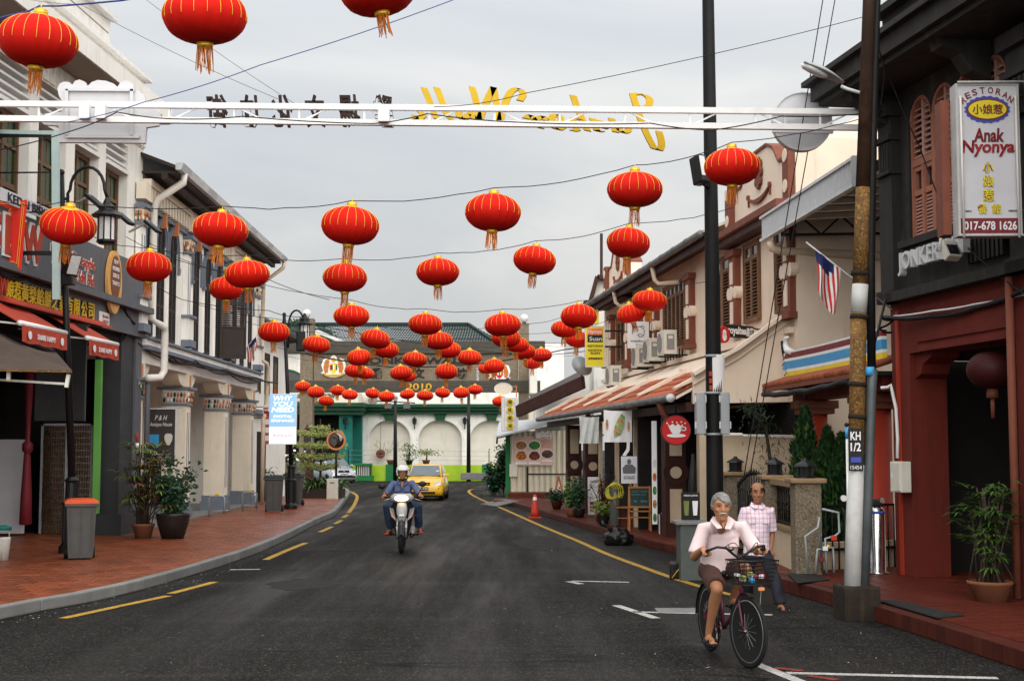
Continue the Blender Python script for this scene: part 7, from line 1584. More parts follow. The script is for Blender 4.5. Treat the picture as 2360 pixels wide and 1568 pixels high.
b0=G(631,1178,PAVE_Z);wheelie_bin('dark grey wheelie bin with dark green lid left of the sign post',b0,.1,'bin_grey','bin_green',1.08,.56,.56);b0=G(663,1168,PAVE_Z);wheelie_bin('dark wheelie bin half hidden behind the sign post',Vector((b0.x,45.5,PAVE_Z)),-.1,'bin_grey','bin_green',1.08,.56,.56)
# brown canvas canopy at the left edge
o=thing('canvas_canopy','brown canvas canopy on a rusty white frame at the picture edge','canopy',P(60,1290,21.5));Yc=21.0;top=P(-170,690,Yc+1.5);c1,c2,c3=P(166,853,Yc),P(-260,845,Yc-1.0),P(120,800,Yc+4);apex=P(-90,715,Yc+1.6)
n=12;mb=MB()
for(a,c)in((c2,c1),(c1,c3)):
    for i in range(n):
        for j in range(n):
            f=lambda i_,j_:apex.lerp(a.lerp(c,i_/n),j_/n)+Vector((0,0,-.10*math.sin(math.pi*j_/n)*(1+.3*math.sin(i_*.9))))
            mb.add([f(i,j),f(i+1,j),f(i+1,j+1),f(i,j+1)],[(0,1,2,3)],smooth=True)
obj('canvas',mb,'canvas_brown',o);obj('frame_bar',MB().beam(P(-60,871,Yc+.1),P(152,884,Yc+.1),.035),'stain_white',o);obj('frame_arm',MB().beam(P(158,862,Yc+.05),P(153,892,Yc+.05),.05),'stain_white',o);obj('frame_arm',MB().beam(P(20,850,Yc-.2),P(20,875,Yc-.2),.05),'stain_white',o);obj('edge_bar',MB().beam(P(-260,847,Yc-1.0),P(166,856,Yc),.03),'rusty_pole',o)
q=P(-60,1000,21);obj('stand_pole',MB().tube([(q.x,21,PAVE_Z),(q.x,21,3.6)],.04,8),'stain_white',o)
p=G(6,1290,PAVE_Z);o=thing('paint_bucket','stained white bucket with turquoise lid at the picture edge','bucket',p);obj('body',MB(TR(p)).lathe([(.09,0),(.12,.36),(.125,.38)],16),'stain_white',o);obj('lid',MB(TR(p)).lathe([(.13,.5),(.13,.56),(.05,.58)],16),'teal_paint',o);obj('handle',MB(TR(p)).tube([(.1,0,.38),(.1,0,.5)],.012,5),'grey_metal',o)
# plants
def fan_palm(label,p,h,spread,seed,pot='pot_clay',pr_=.22,ph=.30,nst=14,name='potted_palm',m1='leaf_a',m2='leaf_brown',fl=.34,base_z=None,fan=7,brown=.3,lw=.032):
    rng=random.Random(seed);o=thing(name,label,'plant',p);M=TR(p);obj('pot',MB(M).lathe([(pr_*.72,0),(pr_*.98,ph*.8),(pr_*1.08,ph*.86),(pr_*1.08,ph),(pr_*.9,ph),(pr_*.85,ph*.9)],20),pot,o);obj('soil',MB(M).lathe([(pr_*.9,ph*.88),(.01,ph*.9)],16),'soil',o)
    g,br,st=MB(),MB(),MB()
    for k in range(nst):
        a=rng.uniform(0,6.28);rr=spread*rng.uniform(.05,1);hh=h*rng.uniform(.35,1);b_=p+Vector((rng.gauss(0,pr_*.4),rng.gauss(0,pr_*.4),ph*.85));t=p+Vector((math.cos(a)*rr*.5,math.sin(a)*rr*.5,hh));st.tube([b_,b_.lerp(t,.5)+Vector((0,0,.05)),t],.011,5)
        for w in range(3):
            a2=rng.uniform(0,6.28);c0=t+Vector((0,0,-.07*w));dr=Vector((math.cos(a2),math.sin(a2),rng.uniform(-.1,.6)));tgt=br if rng.random()<brown*(1.3-hh/h)*1.3 else g
            side=dr.cross(Vector((0,0,1))).normalized()
            for q in range(fan):f=(q-(fan-1)/2)/(fan/2);leaf_blade(tgt,c0+dr*.1,dr+side*f*1.1+Vector((0,0,.15)),fl*rng.uniform(.8,1.15)*(1-.25*abs(f)),lw,rng.uniform(.4,.9))
    obj('stems',st,'bark',o);obj('leaves',g,m1,o)
    if br.v:obj('dry_leaves',br,m2,o)
    return o
fan_palm('bushy lady palm with browning leaves in a clay pot by the grey pillar',G(330,1239,PAVE_Z),1.95,.95,3,nst=40,brown=.35,fl=.40,lw=.052,m1='leaf_b')
def leafy(label,p,h,r,seed,pot,m,n=900,size=.14,pr_=.3,ph=.42,name='potted_shrub',cols=None,base_h=None):
    rng=random.Random(seed);o=thing(name,label,'plant',p);M=TR(p)
    if pot:obj('pot',MB(M).lathe([(pr_*.66,0),(pr_*.95,ph*.6),(pr_*1.02,ph*.9),(pr_*1.05,ph),(pr_*.88,ph),(pr_*.84,ph*.9)],20),pot,o)
    z0=ph if pot else 0;st=MB();mb=MB()
    for k in range(9):
        a=k*.7+rng.random();t=p+Vector((math.cos(a)*r*rng.uniform(.1,.8),math.sin(a)*r*rng.uniform(.1,.8),z0+(h-z0)*rng.uniform(.45,1)));st.tube([p+Vector((0,0,z0*.8)),t],[.018,.006],5)
        for q in range(n//9):f=rng.uniform(.25,1.05);c0=(p+Vector((0,0,z0*.8))).lerp(t,f)+Vector((rng.gauss(0,r*.2),rng.gauss(0,r*.2),rng.gauss(0,r*.16)));leaf_flake(mb,c0,size*rng.uniform(.6,1.3),rng)
    obj('stems',st,'bark',o);obj('foliage',mb,m,o);return o
leafy('dark green glossy shrub in a big black pot by the arcade column',G(398,1240,PAVE_Z),1.55,.48,8,'pot_dark','leaf_dark',1300,.11,.34,.52)
for i,(u,v)in enumerate(((498,1189),(574,1176))):
    p=G(u,v,PAVE_Z);o=thing('pipe_barrier',('low metal pipe stand with yellow tap before the second column','low metal pipe stand with yellow tap before the third column')[i],'pipe stand',p,'low pipe stands');obj('frame',MB(TR(p)).tube([(-.2,0,0),(-.2,0,.5),(-.17,0,.55),(.18,0,.55),(.22,0,.5),(.22,0,.05)],.025,8),'grey_metal',o);obj('tap',MB(TR(p)).bbox((.02,0,.6),(.12,.06,.06),bev=.015),'yellow_sign',o);obj('low_pipe',MB(TR(p)).tube([(-.25,.1,.12),(.3,.1,.16)],.02,6),'grey_metal',o)
# planter bed with lilies, tiered tree, cabinet, stone lantern post at the bend
p=G(742,1147,PAVE_Z);o=thing('planter_box','dark timber planter box of strap leaved lilies at the bend','planter',p);obj('box',MB(TR(p)).bbox((0,.55,.17),(1.5,1.0,.34),bev=.02),'dark_brown',o);mb=MB();rng=random.Random(4)
for k in range(230):
    a=rng.uniform(0,6.28);c0=p+Vector((rng.uniform(-.65,.65),.55+rng.uniform(-.4,.4),.3));leaf_blade(mb,c0,Vector((math.cos(a)*.7,math.sin(a)*.7,rng.uniform(.5,1.4))),rng.uniform(.6,1.0),.075,rng.uniform(.8,1.6),seg=4)
obj('leaves',mb,'leaf_a',o)
p=G(766,1150,PAVE_Z);o=thing('utility_cabinet','slim cream utility cabinet in front of the lily planter','cabinet',p);obj('case',MB(TR(p)).bbox((0,0,.38),(.40,.25,.76),bev=.02),'ac_white',o);obj('door',MB(TR(p)).bbox((0,-.128,.36),(.33,.012,.6),bev=.004),'ac_white',o);obj('vent',MB(TR(p)).box(-.08,.08,-.14,-.128,.58,.64),'ac_grille',o)
p=Vector((P(738,1000,59).x,59,PAVE_Z));o=thing('tiered_tree','slender tree with flat tiers of pale yellow green leaves','tree',p);obj('trunk',MB().tube([p,p+Vector((.05,0,1.5)),p+Vector((0,0,3.1))],[.06,.045,.015],8),'bark',o);rng=random.Random(9)
for v,r_,n_ in((1077,.85,240),(1055,1.05,330),(1030,1.15,380),(1003,.95,300),(988,.45,110)):
    zc=P(738,v,59).z;mb=MB();tw=MB()
    for k in range(n_*3):a=rng.uniform(0,6.28);q=r_*math.sqrt(rng.random());leaf_flake(mb,Vector((p.x+q*math.cos(a),p.y+q*math.sin(a),zc+rng.gauss(0,.06)+.10*q)),.10,rng)
    for k in range(9):a=k*.7;tw.tube([Vector((p.x,p.y,zc-.15)),Vector((p.x+r_*.9*math.cos(a),p.y+r_*.9*math.sin(a),zc+.06))],[.018,.006],4)
    tag(obj('leaf_tier',mb,'leaf_lime',o),kind='stuff');obj('tier_twigs',tw,'bark',o)
p=Vector((P(707,1110,70).x,70,.0));o=thing('brick_lantern_post','dark brown post with small lantern house before the gate column','post',p);obj('base',MB(TR(p)).bbox((0,0,.75),(.62,.5,1.5),bev=.03),'maroon_paint',o);obj('cap',MB(TR(p)).bbox((0,0,1.56),(.74,.6,.12),bev=.03),'maroon_paint',o);obj('lamp_house',MB(TR(p)).bbox((0,0,2.2),(.34,.3,1.15),bev=.02),'dark_brown',o);obj('roof',MB(TR(p)).lathe([(.3,2.78),(.12,2.95),(.16,3.0),(.02,3.2)],6,smooth=False),'maroon_paint',o)
p=Vector((P(672,1110,68).x,68,.0));tag(obj('granite_plinth',MB(TR(p)).bbox((0,0,.65),(1.2,.8,1.35),bev=.03),'granite',None,p),'plain granite plinth left of the gate column','plinth')
for i,(u,v,Y,w)in enumerate(((640,1075,62,.75),(675,1068,63,.8),(612,1095,50,.35))):
    p=P(u,v,Y);o=thing('flowering_bush',('spider lily bush with white flowers left of the sign post','spider lily bush with white flowers right of the sign post','small leafy bush at the foot of the pale building')[i],'bush',(p.x,Y,PAVE_Z));mb=MB();rng=random.Random(20+i);fl=MB()
    for k in range(150 if i<2 else 60):a=rng.uniform(0,6.28);leaf_blade(mb,Vector((p.x+rng.gauss(0,w*.45),Y+rng.gauss(0,.3),rng.uniform(.4,p.z+.1))),Vector((math.cos(a),math.sin(a),rng.uniform(.3,1.3))),rng.uniform(.5,.9),.07,rng.uniform(.6,1.4),seg=4)
    obj('leaves',mb,'leaf_a',o);obj('stems',MB().tube([(p.x,Y,PAVE_Z),(p.x,Y,p.z)],.12,7),'leaf_dark',o)
    if i<2:
        for k in range(16):leaf_flake(fl,Vector((p.x+rng.gauss(0,w*.5),Y-.4,p.z+rng.uniform(.1,.7))),.22,rng)
        obj('flowers',fl,'flower',o)
# === cafe front things
cz=C_Z
p=G(1233,1193);o=thing('traffic_cone','red traffic cone with white collar by the cafe steps','cone',p);obj('base',MB(TR(p)).bbox((0,0,.02),(.36,.36,.04),bev=.01),'cone_red',o);obj('body',MB(TR(p)).lathe([(.15,.04),(.12,.2),(.06,.55),(.055,.56),(.04,.68),(.035,.68)],18),'cone_red',o);obj('collar',MB(TR(p)).lathe([(.068,.52),(.052,.61)],18,caps=False),'white',o)
def at_c(u,v):return G(u,v,cz)
p=at_c(1287,1158);o=thing('orange_frame','orange A shaped wooden frame standing among the plants','frame',p);obj('leg',MB().beam(p+Vector((-.2,-.05,0)),p+Vector((0,0,.92)),.085,.05),'mould_orange',o);obj('leg',MB().beam(p+Vector((.24,-.05,.0)),p+Vector((.0,0,.92)),.085,.05),'mould_orange',o);obj('crossbar',MB().beam(p+Vector((-.1,-.06,.34)),p+Vector((.2,-.06,.16)),.07,.04),'mould_orange',o)
for i,(u,v,h,r,pot,m_,lb)in enumerate(((1283,1172,.55,.3,'riser_tile','leaf_dark','low green plant in a square clay trough by the orange frame'),(1318,1190,.95,.26,'pot_clay','leaf_a','green potted plant in the orange clay pot'),(1335,1192,1.05,.28,'pot_dark','leaf_dark','tall dark green plant in the brown pot by the menu stand'),(1390,1206,.5,.22,'pot_dark','leaf_b','mossy low plant before the gas cylinder'),(1228,1140,.6,.2,'pot_clay','leaf_a','small potted plant on the shed step'),(1262,1115,1.0,.3,None,'leaf_dark','climbing plant at the shed corner'))):
    q=at_c(u,v);leafy(lb,q,h,r,40+i,pot,m_,500,.11,.17,.24)
for i,(u,v,h,r,lb)in enumerate(((1140,1118,1.3,.55,'bamboo like bush leaning over the road by the green shed side'),(1160,1075,2.2,.4,'tall creeper on the green side of the shed'))):
    q=G(u,1135,0.1);leafy(lb,Vector((q.x,q.y,.05)),h,r,60+i,None,'leaf_dark',1500,.16,name='bush')
p=G(1133,1139);o=thing('white_bucket','white plastic bucket under the bush by the shed','bucket',p);obj('body',MB(TR(p)@RX(.15)).lathe([(.16,0),(.19,.38),(.2,.4)],16),'stain_white',o);obj('rim',MB(TR(p)@RX(.15)).lathe([(.21,.38),(.21,.42)],16),'white',o)
p=at_c(1371,1190);k=p.y/FPX;o,M=sign_board('menu_stand','white standing menu banner with dish photos',p+Vector((0,0,.55)),32*k,1.05,'sign_white',th=.03)
for j in range(6):obj('dish_picture',MB(M@TR((-.08 if j%2 else .06),-.18-.1*(j//2),.001)).box(-.055,.055,-.04,.04,0,.004),('food_a','food_d','food_e','food_c','food_d','food_a')[j],o)
obj('green_foot',MB(M).box(-16*k,16*k,-.525,-.49,.001,.005),'bright_green',o);letters(o,M,'ink',[('SINI SINI',0,.4,.24,.06)])
p=at_c(1384,1200);o=thing('dracaena','tall thin dark purple leaved dracaena before the cafe posts','plant',p);st,lv=MB(),MB();rng=random.Random(2)
obj('pot',MB(TR(p)).lathe([(.12,0),(.17,.26),(.15,.26)],16),'pot_clay',o)
for k in range(9):
    a=rng.uniform(0,6.28);t=p+Vector((math.cos(a)*.3*rng.random(),math.sin(a)*.2,rng.uniform(.8,1.65)));st.tube([p+Vector((0,0,.2)),p.lerp(t,.6)+Vector((.06,0,.05)),t],[.014,.012,.008],5)
    for q in range(22):a2=rng.uniform(0,6.28);leaf_blade(lv,t-Vector((0,0,rng.uniform(0,.45))),Vector((math.cos(a2),math.sin(a2),rng.uniform(-.2,.9))),rng.uniform(.2,.38),.026,rng.uniform(.4,1.3))
obj('stems',st,'leaf_purple',o);obj('leaves',lv,'leaf_purple',o)
p=at_c(1418,1212);o=thing('gas_cylinder','grey green gas cylinder with a yellow hose coiled on top','cylinder',p);obj('body',MB(TR(p)).lathe([(.11,0),(.13,.03),(.13,.85),(.10,.95),(.05,1.0),(.05,1.08)],18),'cylinder_grey',o);hs=MB()
for q in range(5):hs.tube([p+Vector((-.12+.03*q+(.12+.012*q)*math.cos(a),-.12+.02*math.sin(a*2+q),.80+.012*q+(.15+.01*q)*math.sin(a)))for a in[2*math.pi*j/22 for j in range(23)]],.013,6)
hs.tube([p+Vector((.05,-.1,1.0)),p+Vector((.16,-.1,.95)),p+Vector((.2,-.1,.8)),p+Vector((.14,-.1,.66))],.013,6);obj('hose',hs,'hose_yellow',o)
def chair(label,p,ang):
    o=thing('wooden_chair',label,'chair',p,'wooden cafe chairs');M=TR(p)@RZ(ang);obj('seat',MB(M).bbox((0,0,.45),(.40,.40,.035),bev=.015),'oak',o)
    for x_ in(-.16,.16):
        for y_ in(-.16,.16):obj('leg',MB(M).tube([(x_*1.2,y_*1.2,0),(x_*.85,y_*.85,.44)],.018,8),'oak',o)
    pts=[(-.19,.17,.46),(-.2,.2,.75),(-.13,.23,.92),(0,.235,.97),(.13,.23,.92),(.2,.2,.75),(.19,.17,.46)];obj('backrest',MB(M).tube(crom(pts,4),.02,8),'oak',o)
    for x_ in(-.11,-.055,0,.055,.11):obj('spindle',MB(M).tube([(x_,.17,.46),(x_*1.15,.225,.93-abs(x_)*.5)],.009,6),'oak',o)
    for x_ in(-.17,.17):obj('stretcher',MB(M).tube([(x_,-.17,.2),(x_,.17,.2)],.012,6),'oak',o)
    return o
chair('wooden spindle back chair beside the gas cylinder',at_c(1440,1212),R(70));chair('wooden spindle back chair behind the chalkboard',at_c(1475,1205),R(95));chair('wooden chair deep in the cafe behind the dracaena',at_c(1405,1195),R(40))
p=at_c(1474,1222);o=thing('chalkboard_easel','green chalkboard menu on a light wooden easel','chalkboard',p);w_=.50
for sx in(-1,1):obj('leg',MB().beam(p+Vector((sx*.24,-.12,0)),p+Vector((sx*.235,.0,1.0)),.035),'oak',o);obj('leg',MB().beam(p+Vector((sx*.24,.25,0)),p+Vector((sx*.235,.02,.95)),.03),'oak',o)
M=FT(p+Vector((0,-.035,.74)))@RX(R(-7));obj('board',MB(M).box(-.22,.22,-.2,.22,-.01,.012),'chalkboard',o);obj('frame',MB(M).ring(rect(-.25,.25,-.23,.25),rect(-.21,.21,-.19,.21),-.015,.025),'oak',o);letters(o,M@TR(0,0,.012),'chalk',[('SIHAT KAFE',0,.14,.36,.055),('BANANA LEAF',-.02,.07,.32,.045),('~  ~~',.02,-.08,.3,.06)],bold=-.002);obj('rung',MB().beam(p+Vector((-.24,-.07,.30)),p+Vector((.24,-.07,.30)),.03),'oak',o);obj('tray',MB().beam(p+Vector((-.24,-.09,.44)),p+Vector((.24,-.09,.44)),.09,.03),'oak',o)
p=at_c(1539,1228);o=thing('brown_box','dark brown wooden box with blue cloth on top by the cafe pillar','box',p);obj('box',MB(TR(p)).bbox((0,0,.21),(.40,.34,.42),bev=.012),'maroon_paint',o);obj('blue_cloth',MB(TR(p)).ico((-.02,-.02,.44),.11,2,s=(1.2,.7,.3)),'sky_blue',o)
for sx in(-1,1):obj('corner',MB(TR(p)).box(sx*.2-.012,sx*.2+.012,-.185,-.165,0,.42),'pale_metal',o)
p=G(1425,1255);o=thing('garbage_bag','knotted black garbage bag lying in the gutter before the cafe','bag',p);mb=MB();bmq=bmesh.new();bmesh.ops.create_icosphere(bmq,subdivisions=4,radius=1.0);V=[]
for v_ in bmq.verts:
    c0=v_.co;n_=mnoise.noise(c0*2.2)*.16+mnoise.noise(c0*6)*.07;z=max(-.55,c0.z);V.append(Vector((c0.x*(.31+n_*.3),c0.y*(.25+n_*.3),(z+.55)*(.22+n_*.2))))
mb.add([q+p for q in V],[tuple(v_.index for v_ in f.verts)for f in bmq.faces],smooth=True);bmq.free();obj('sack',mb,'bag_black',o);obj('knot',MB().tube([p+Vector((-.12,0,.28)),p+Vector((-.2,0,.36)),p+Vector((-.29,0,.42)),p+Vector((-.36,.02,.46))],[.07,.03,.05,.07],8),'bag_black',o)
p=G(1597,1338);o=thing('stone_counter','old grey green box with plank top at the corner by the black pole','box',p);p.y+=.2;obj('case',MB(TR(p)).bbox((.02,.1,.42),(.40,.55,.84),bev=.015),'cylinder_grey',o);obj('plank_top',MB(TR(p)).bbox((.0,.1,.87),(.50,.65,.05),bev=.01),'kerb_stone',o)
q=p+Vector((.02,-.0,.9));o=thing('drink_menu','small black drinks menu card with cup pictures on the grey box','menu',q);M=FT(q+Vector((-.02,0,.22)),.2);obj('card',MB(M).bbox((0,0,0),(.3,.42,.02),bev=.005),'ink',o);obj('cup_picture',MB(M).prism([(-.10,-.14),(-.04,-.14),(-.025,.08),(-.115,.08)],.01,.016),'leaf_lime',o);obj('cup_picture',MB(M).prism([(.04,-.14),(.10,-.14),(.115,.08),(.025,.08)],.01,.016),'sign_white',o);letters(o,M@TR(0,0,.01),'sign_white',[('FRESH JUICE',0,.16,.22,.03)])
p=G(1556,1333);o=thing('black_bag','black cloth bag with yellow strap on the road by the grey box','bag',p);obj('body',MB(TR(p)).bbox((0,0,.13),(.17,.16,.27),bev=.04),'bag_black',o);obj('strap',MB(TR(p)).tube([(-.06,-.09,.02),(.0,-.09,.1),(.06,-.085,.17)],.008,5),'gold_paint',o)
p=P(1592,1090,27.3);o=thing('menu_column','tall dark umbrella stand leaning by the cafe corner','stand',Vector((p.x,p.y,cz)));obj('shaft',MB().tube([(p.x,p.y,cz),(p.x+.05,p.y,1.9)],.03,8),'black_metal',o);obj('folded_cloth',MB().tube([(p.x,p.y,.7),(p.x+.03,p.y,1.2),(p.x+.05,p.y,1.8)],[.05,.09,.04],8),'black',o)
# mats on the forecourt
for i,(pts)in enumerate((((1815,1322),(1868,1319),(1912,1336),(1838,1344)),((2024,1384),(2062,1383),(2222,1418),(2160,1424)))):
    q=[G(u,v,E_Z+.004)for u,v in pts];mb=MB();mb.add(q+[x_+Vector((0,0,.012))for x_ in q],[(3,2,1,0),(4,5,6,7),(0,1,5,4),(1,2,6,5),(2,3,7,6),(3,0,4,7)]);tag(obj('floor_mat',mb,'rubber_mat',None,q[0]),('dark rubber mat on the platform beside the granite pillar','dark rubber mat at the platform edge beside the pole block')[i],'mat')
# water filters and pipework
p=G(1935,1312,E_Z);p=Vector((p.x,20.1,E_Z));o=thing('water_filter','tall black water filter tank with white label behind the pole','filter',p);obj('tank',MB(TR(p)).lathe([(.10,0),(.12,.04),(.12,.92),(.09,1.0),(.04,1.03)],18),'black_metal',o);obj('valve_head',MB(TR(p)).bbox((0,0,1.08),(.15,.15,.12),bev=.03),'black',o);obj('gauge',MB(FT(p+Vector((-.15,-.05,1.1)))).prism(circ(.045,16),-.02,.02),'sign_white',o);obj('label_print',MB(FT(p+Vector((-.03,-.125,.75)))).box(-.06,.06,-.09,.09,0,.004),'sign_white',o)
p=Vector((P(2021,1200,20.4).x,20.4,E_Z));o=thing('steel_filter','shiny stainless steel filter cylinder with blue collar before the red column','filter',p);obj('tank',MB(TR(p)).lathe([(.15,0),(.15,.02),(.115,.03),(.115,.88),(.10,.93),(.06,.97)],24),'steel',o);obj('collar',MB(TR(p)).lathe([(.128,.87),(.128,.905)],24),'royal_blue',o);obj('head',MB(TR(p)).bbox((0,0,1.02),(.14,.12,.10),bev=.03),'black',o);obj('knob',MB(TR(p)).ico((-.07,-.03,1.08),.035,1),'brass',o);obj('dial',MB(FT(p+Vector((.06,-.08,1.06)))).prism(circ(.04,14),-.02,.01),'steel',o)
o=thing('pipework','cluster of grey water pipes with red and white valves by the granite pillar','pipes',G(1890,1320,E_Z));pv=lambda u,v,y=20.0:P(u,v,y)
for pts in(((1862,1318),(1858,1260),(1856,1235),(1885,1215),(1889,1190)),((1880,1318),(1882,1285),(1884,1265),(1905,1263)),((1905,1318),(1904,1280),(1902,1240),(1925,1234),(1935,1225),(1932,1180),(1895,1172)),((1922,1318),(1922,1290),(1919,1260),(1905,1263)),((1896,1318),(1890,1250),(1888,1225))):
    obj('pipe',MB().tube([pv(u,v)for u,v in pts],.018,8),'grey_metal' if len(pts)>3 else 'galvanised',o)
for u,v,m_,s_ in((1902,1263,'white',.045),(1893,1288,'sign_maroon',.05),(1922,1239,'cone_red',.05),(1909,1257,'yellow_sign',.025)):obj('valve',MB().bbox(pv(u,v,19.95),(s_*1.6,s_,s_*1.4),bev=.01),m_,o)
# conifers behind the fence
def conifer(label,p,h,r,seed):
    o=thing('conifer',label,'tree',p,'clipped conifers');obj('trunk',MB().tube([p,p+Vector((0,0,h*.8))],[.05,.015],7),'bark',o);rng=random.Random(seed);mb=MB();n=3000;tip=MB()
    for k in range(n):
        t=rng.random()**.75;a=rng.uniform(0,6.28);lump=1+.30*math.sin(a*3+t*13+seed)+.22*math.sin(a*7-t*29);rr=r*(1-t)**.8*(.30+.70*min(1,t*6))*lump*(rng.random()**.35);c0=p+Vector((rr*math.cos(a),rr*math.sin(a),.12+h*t));d=Vector((math.cos(a)*.5,math.sin(a)*.5,1));leaf_blade(tip if rng.random()<.3 else mb,c0,d+Vector((rng.gauss(0,.4),rng.gauss(0,.4),0)),.13,.04,.1,seg=2)
    obj('foliage',mb,'leaf_dark',o);obj('foliage_tips',tip,'leaf_a',o);return o
for i,(u,v,Y,h,r)in enumerate(((1855,962,22.9,2.2,.50),(1905,1010,22.4,1.85,.46),(1938,1025,22.0,1.7,.40))):
    conifer(('tallest conifer left of the red gate column','middle conifer behind the rusty pole','right hand conifer closest to the rusty pole')[i],Vector(((u-1180)/FPX*Y,Y,E_Z)),P(u,v,Y).z-E_Z,r,70+i)
p=Vector((P(1775,1000,25.3).x,25.3,.1));o=thing('pine','loose pine with drooping branch over the car porch wall','tree',p);st,lv=MB(),MB();rng=random.Random(6);br=[p,p+Vector((.05,0,1.2)),P(1765,985,25.3),P(1735,950,25.3),P(1715,938,25.3)];st.tube(br,[.05,.04,.03,.02,.008],7)
for i in range(150):f=rng.uniform(.25,1);j=min(3,int(f*4));c0=br[j].lerp(br[j+1],rng.random())+Vector((rng.gauss(0,.18),rng.gauss(0,.15),rng.gauss(0,.15)));
for i in range(620):
    j=rng.choice((1,1,1,2,2,3));c0=br[j].lerp(br[j+1],rng.random())+Vector((rng.gauss(0,.2/j),rng.gauss(0,.15),rng.gauss(0,.16/j)));leaf_blade(lv,c0,Vector((rng.gauss(0,1),rng.gauss(0,1),rng.gauss(.2,.6))),.14,.018,.3,seg=2)
obj('branch',st,'bark',o);obj('needles',lv,'leaf_dark',o)
# big potted palm at the right edge
p=G(2283,1384,E_Z);fan_palm('leafy lady palm in a round clay pot on the right platform',p,1.42,.55,12,nst=34,pr_=.25,ph=.24,brown=.0,fl=.27,fan=6,lw=.036)
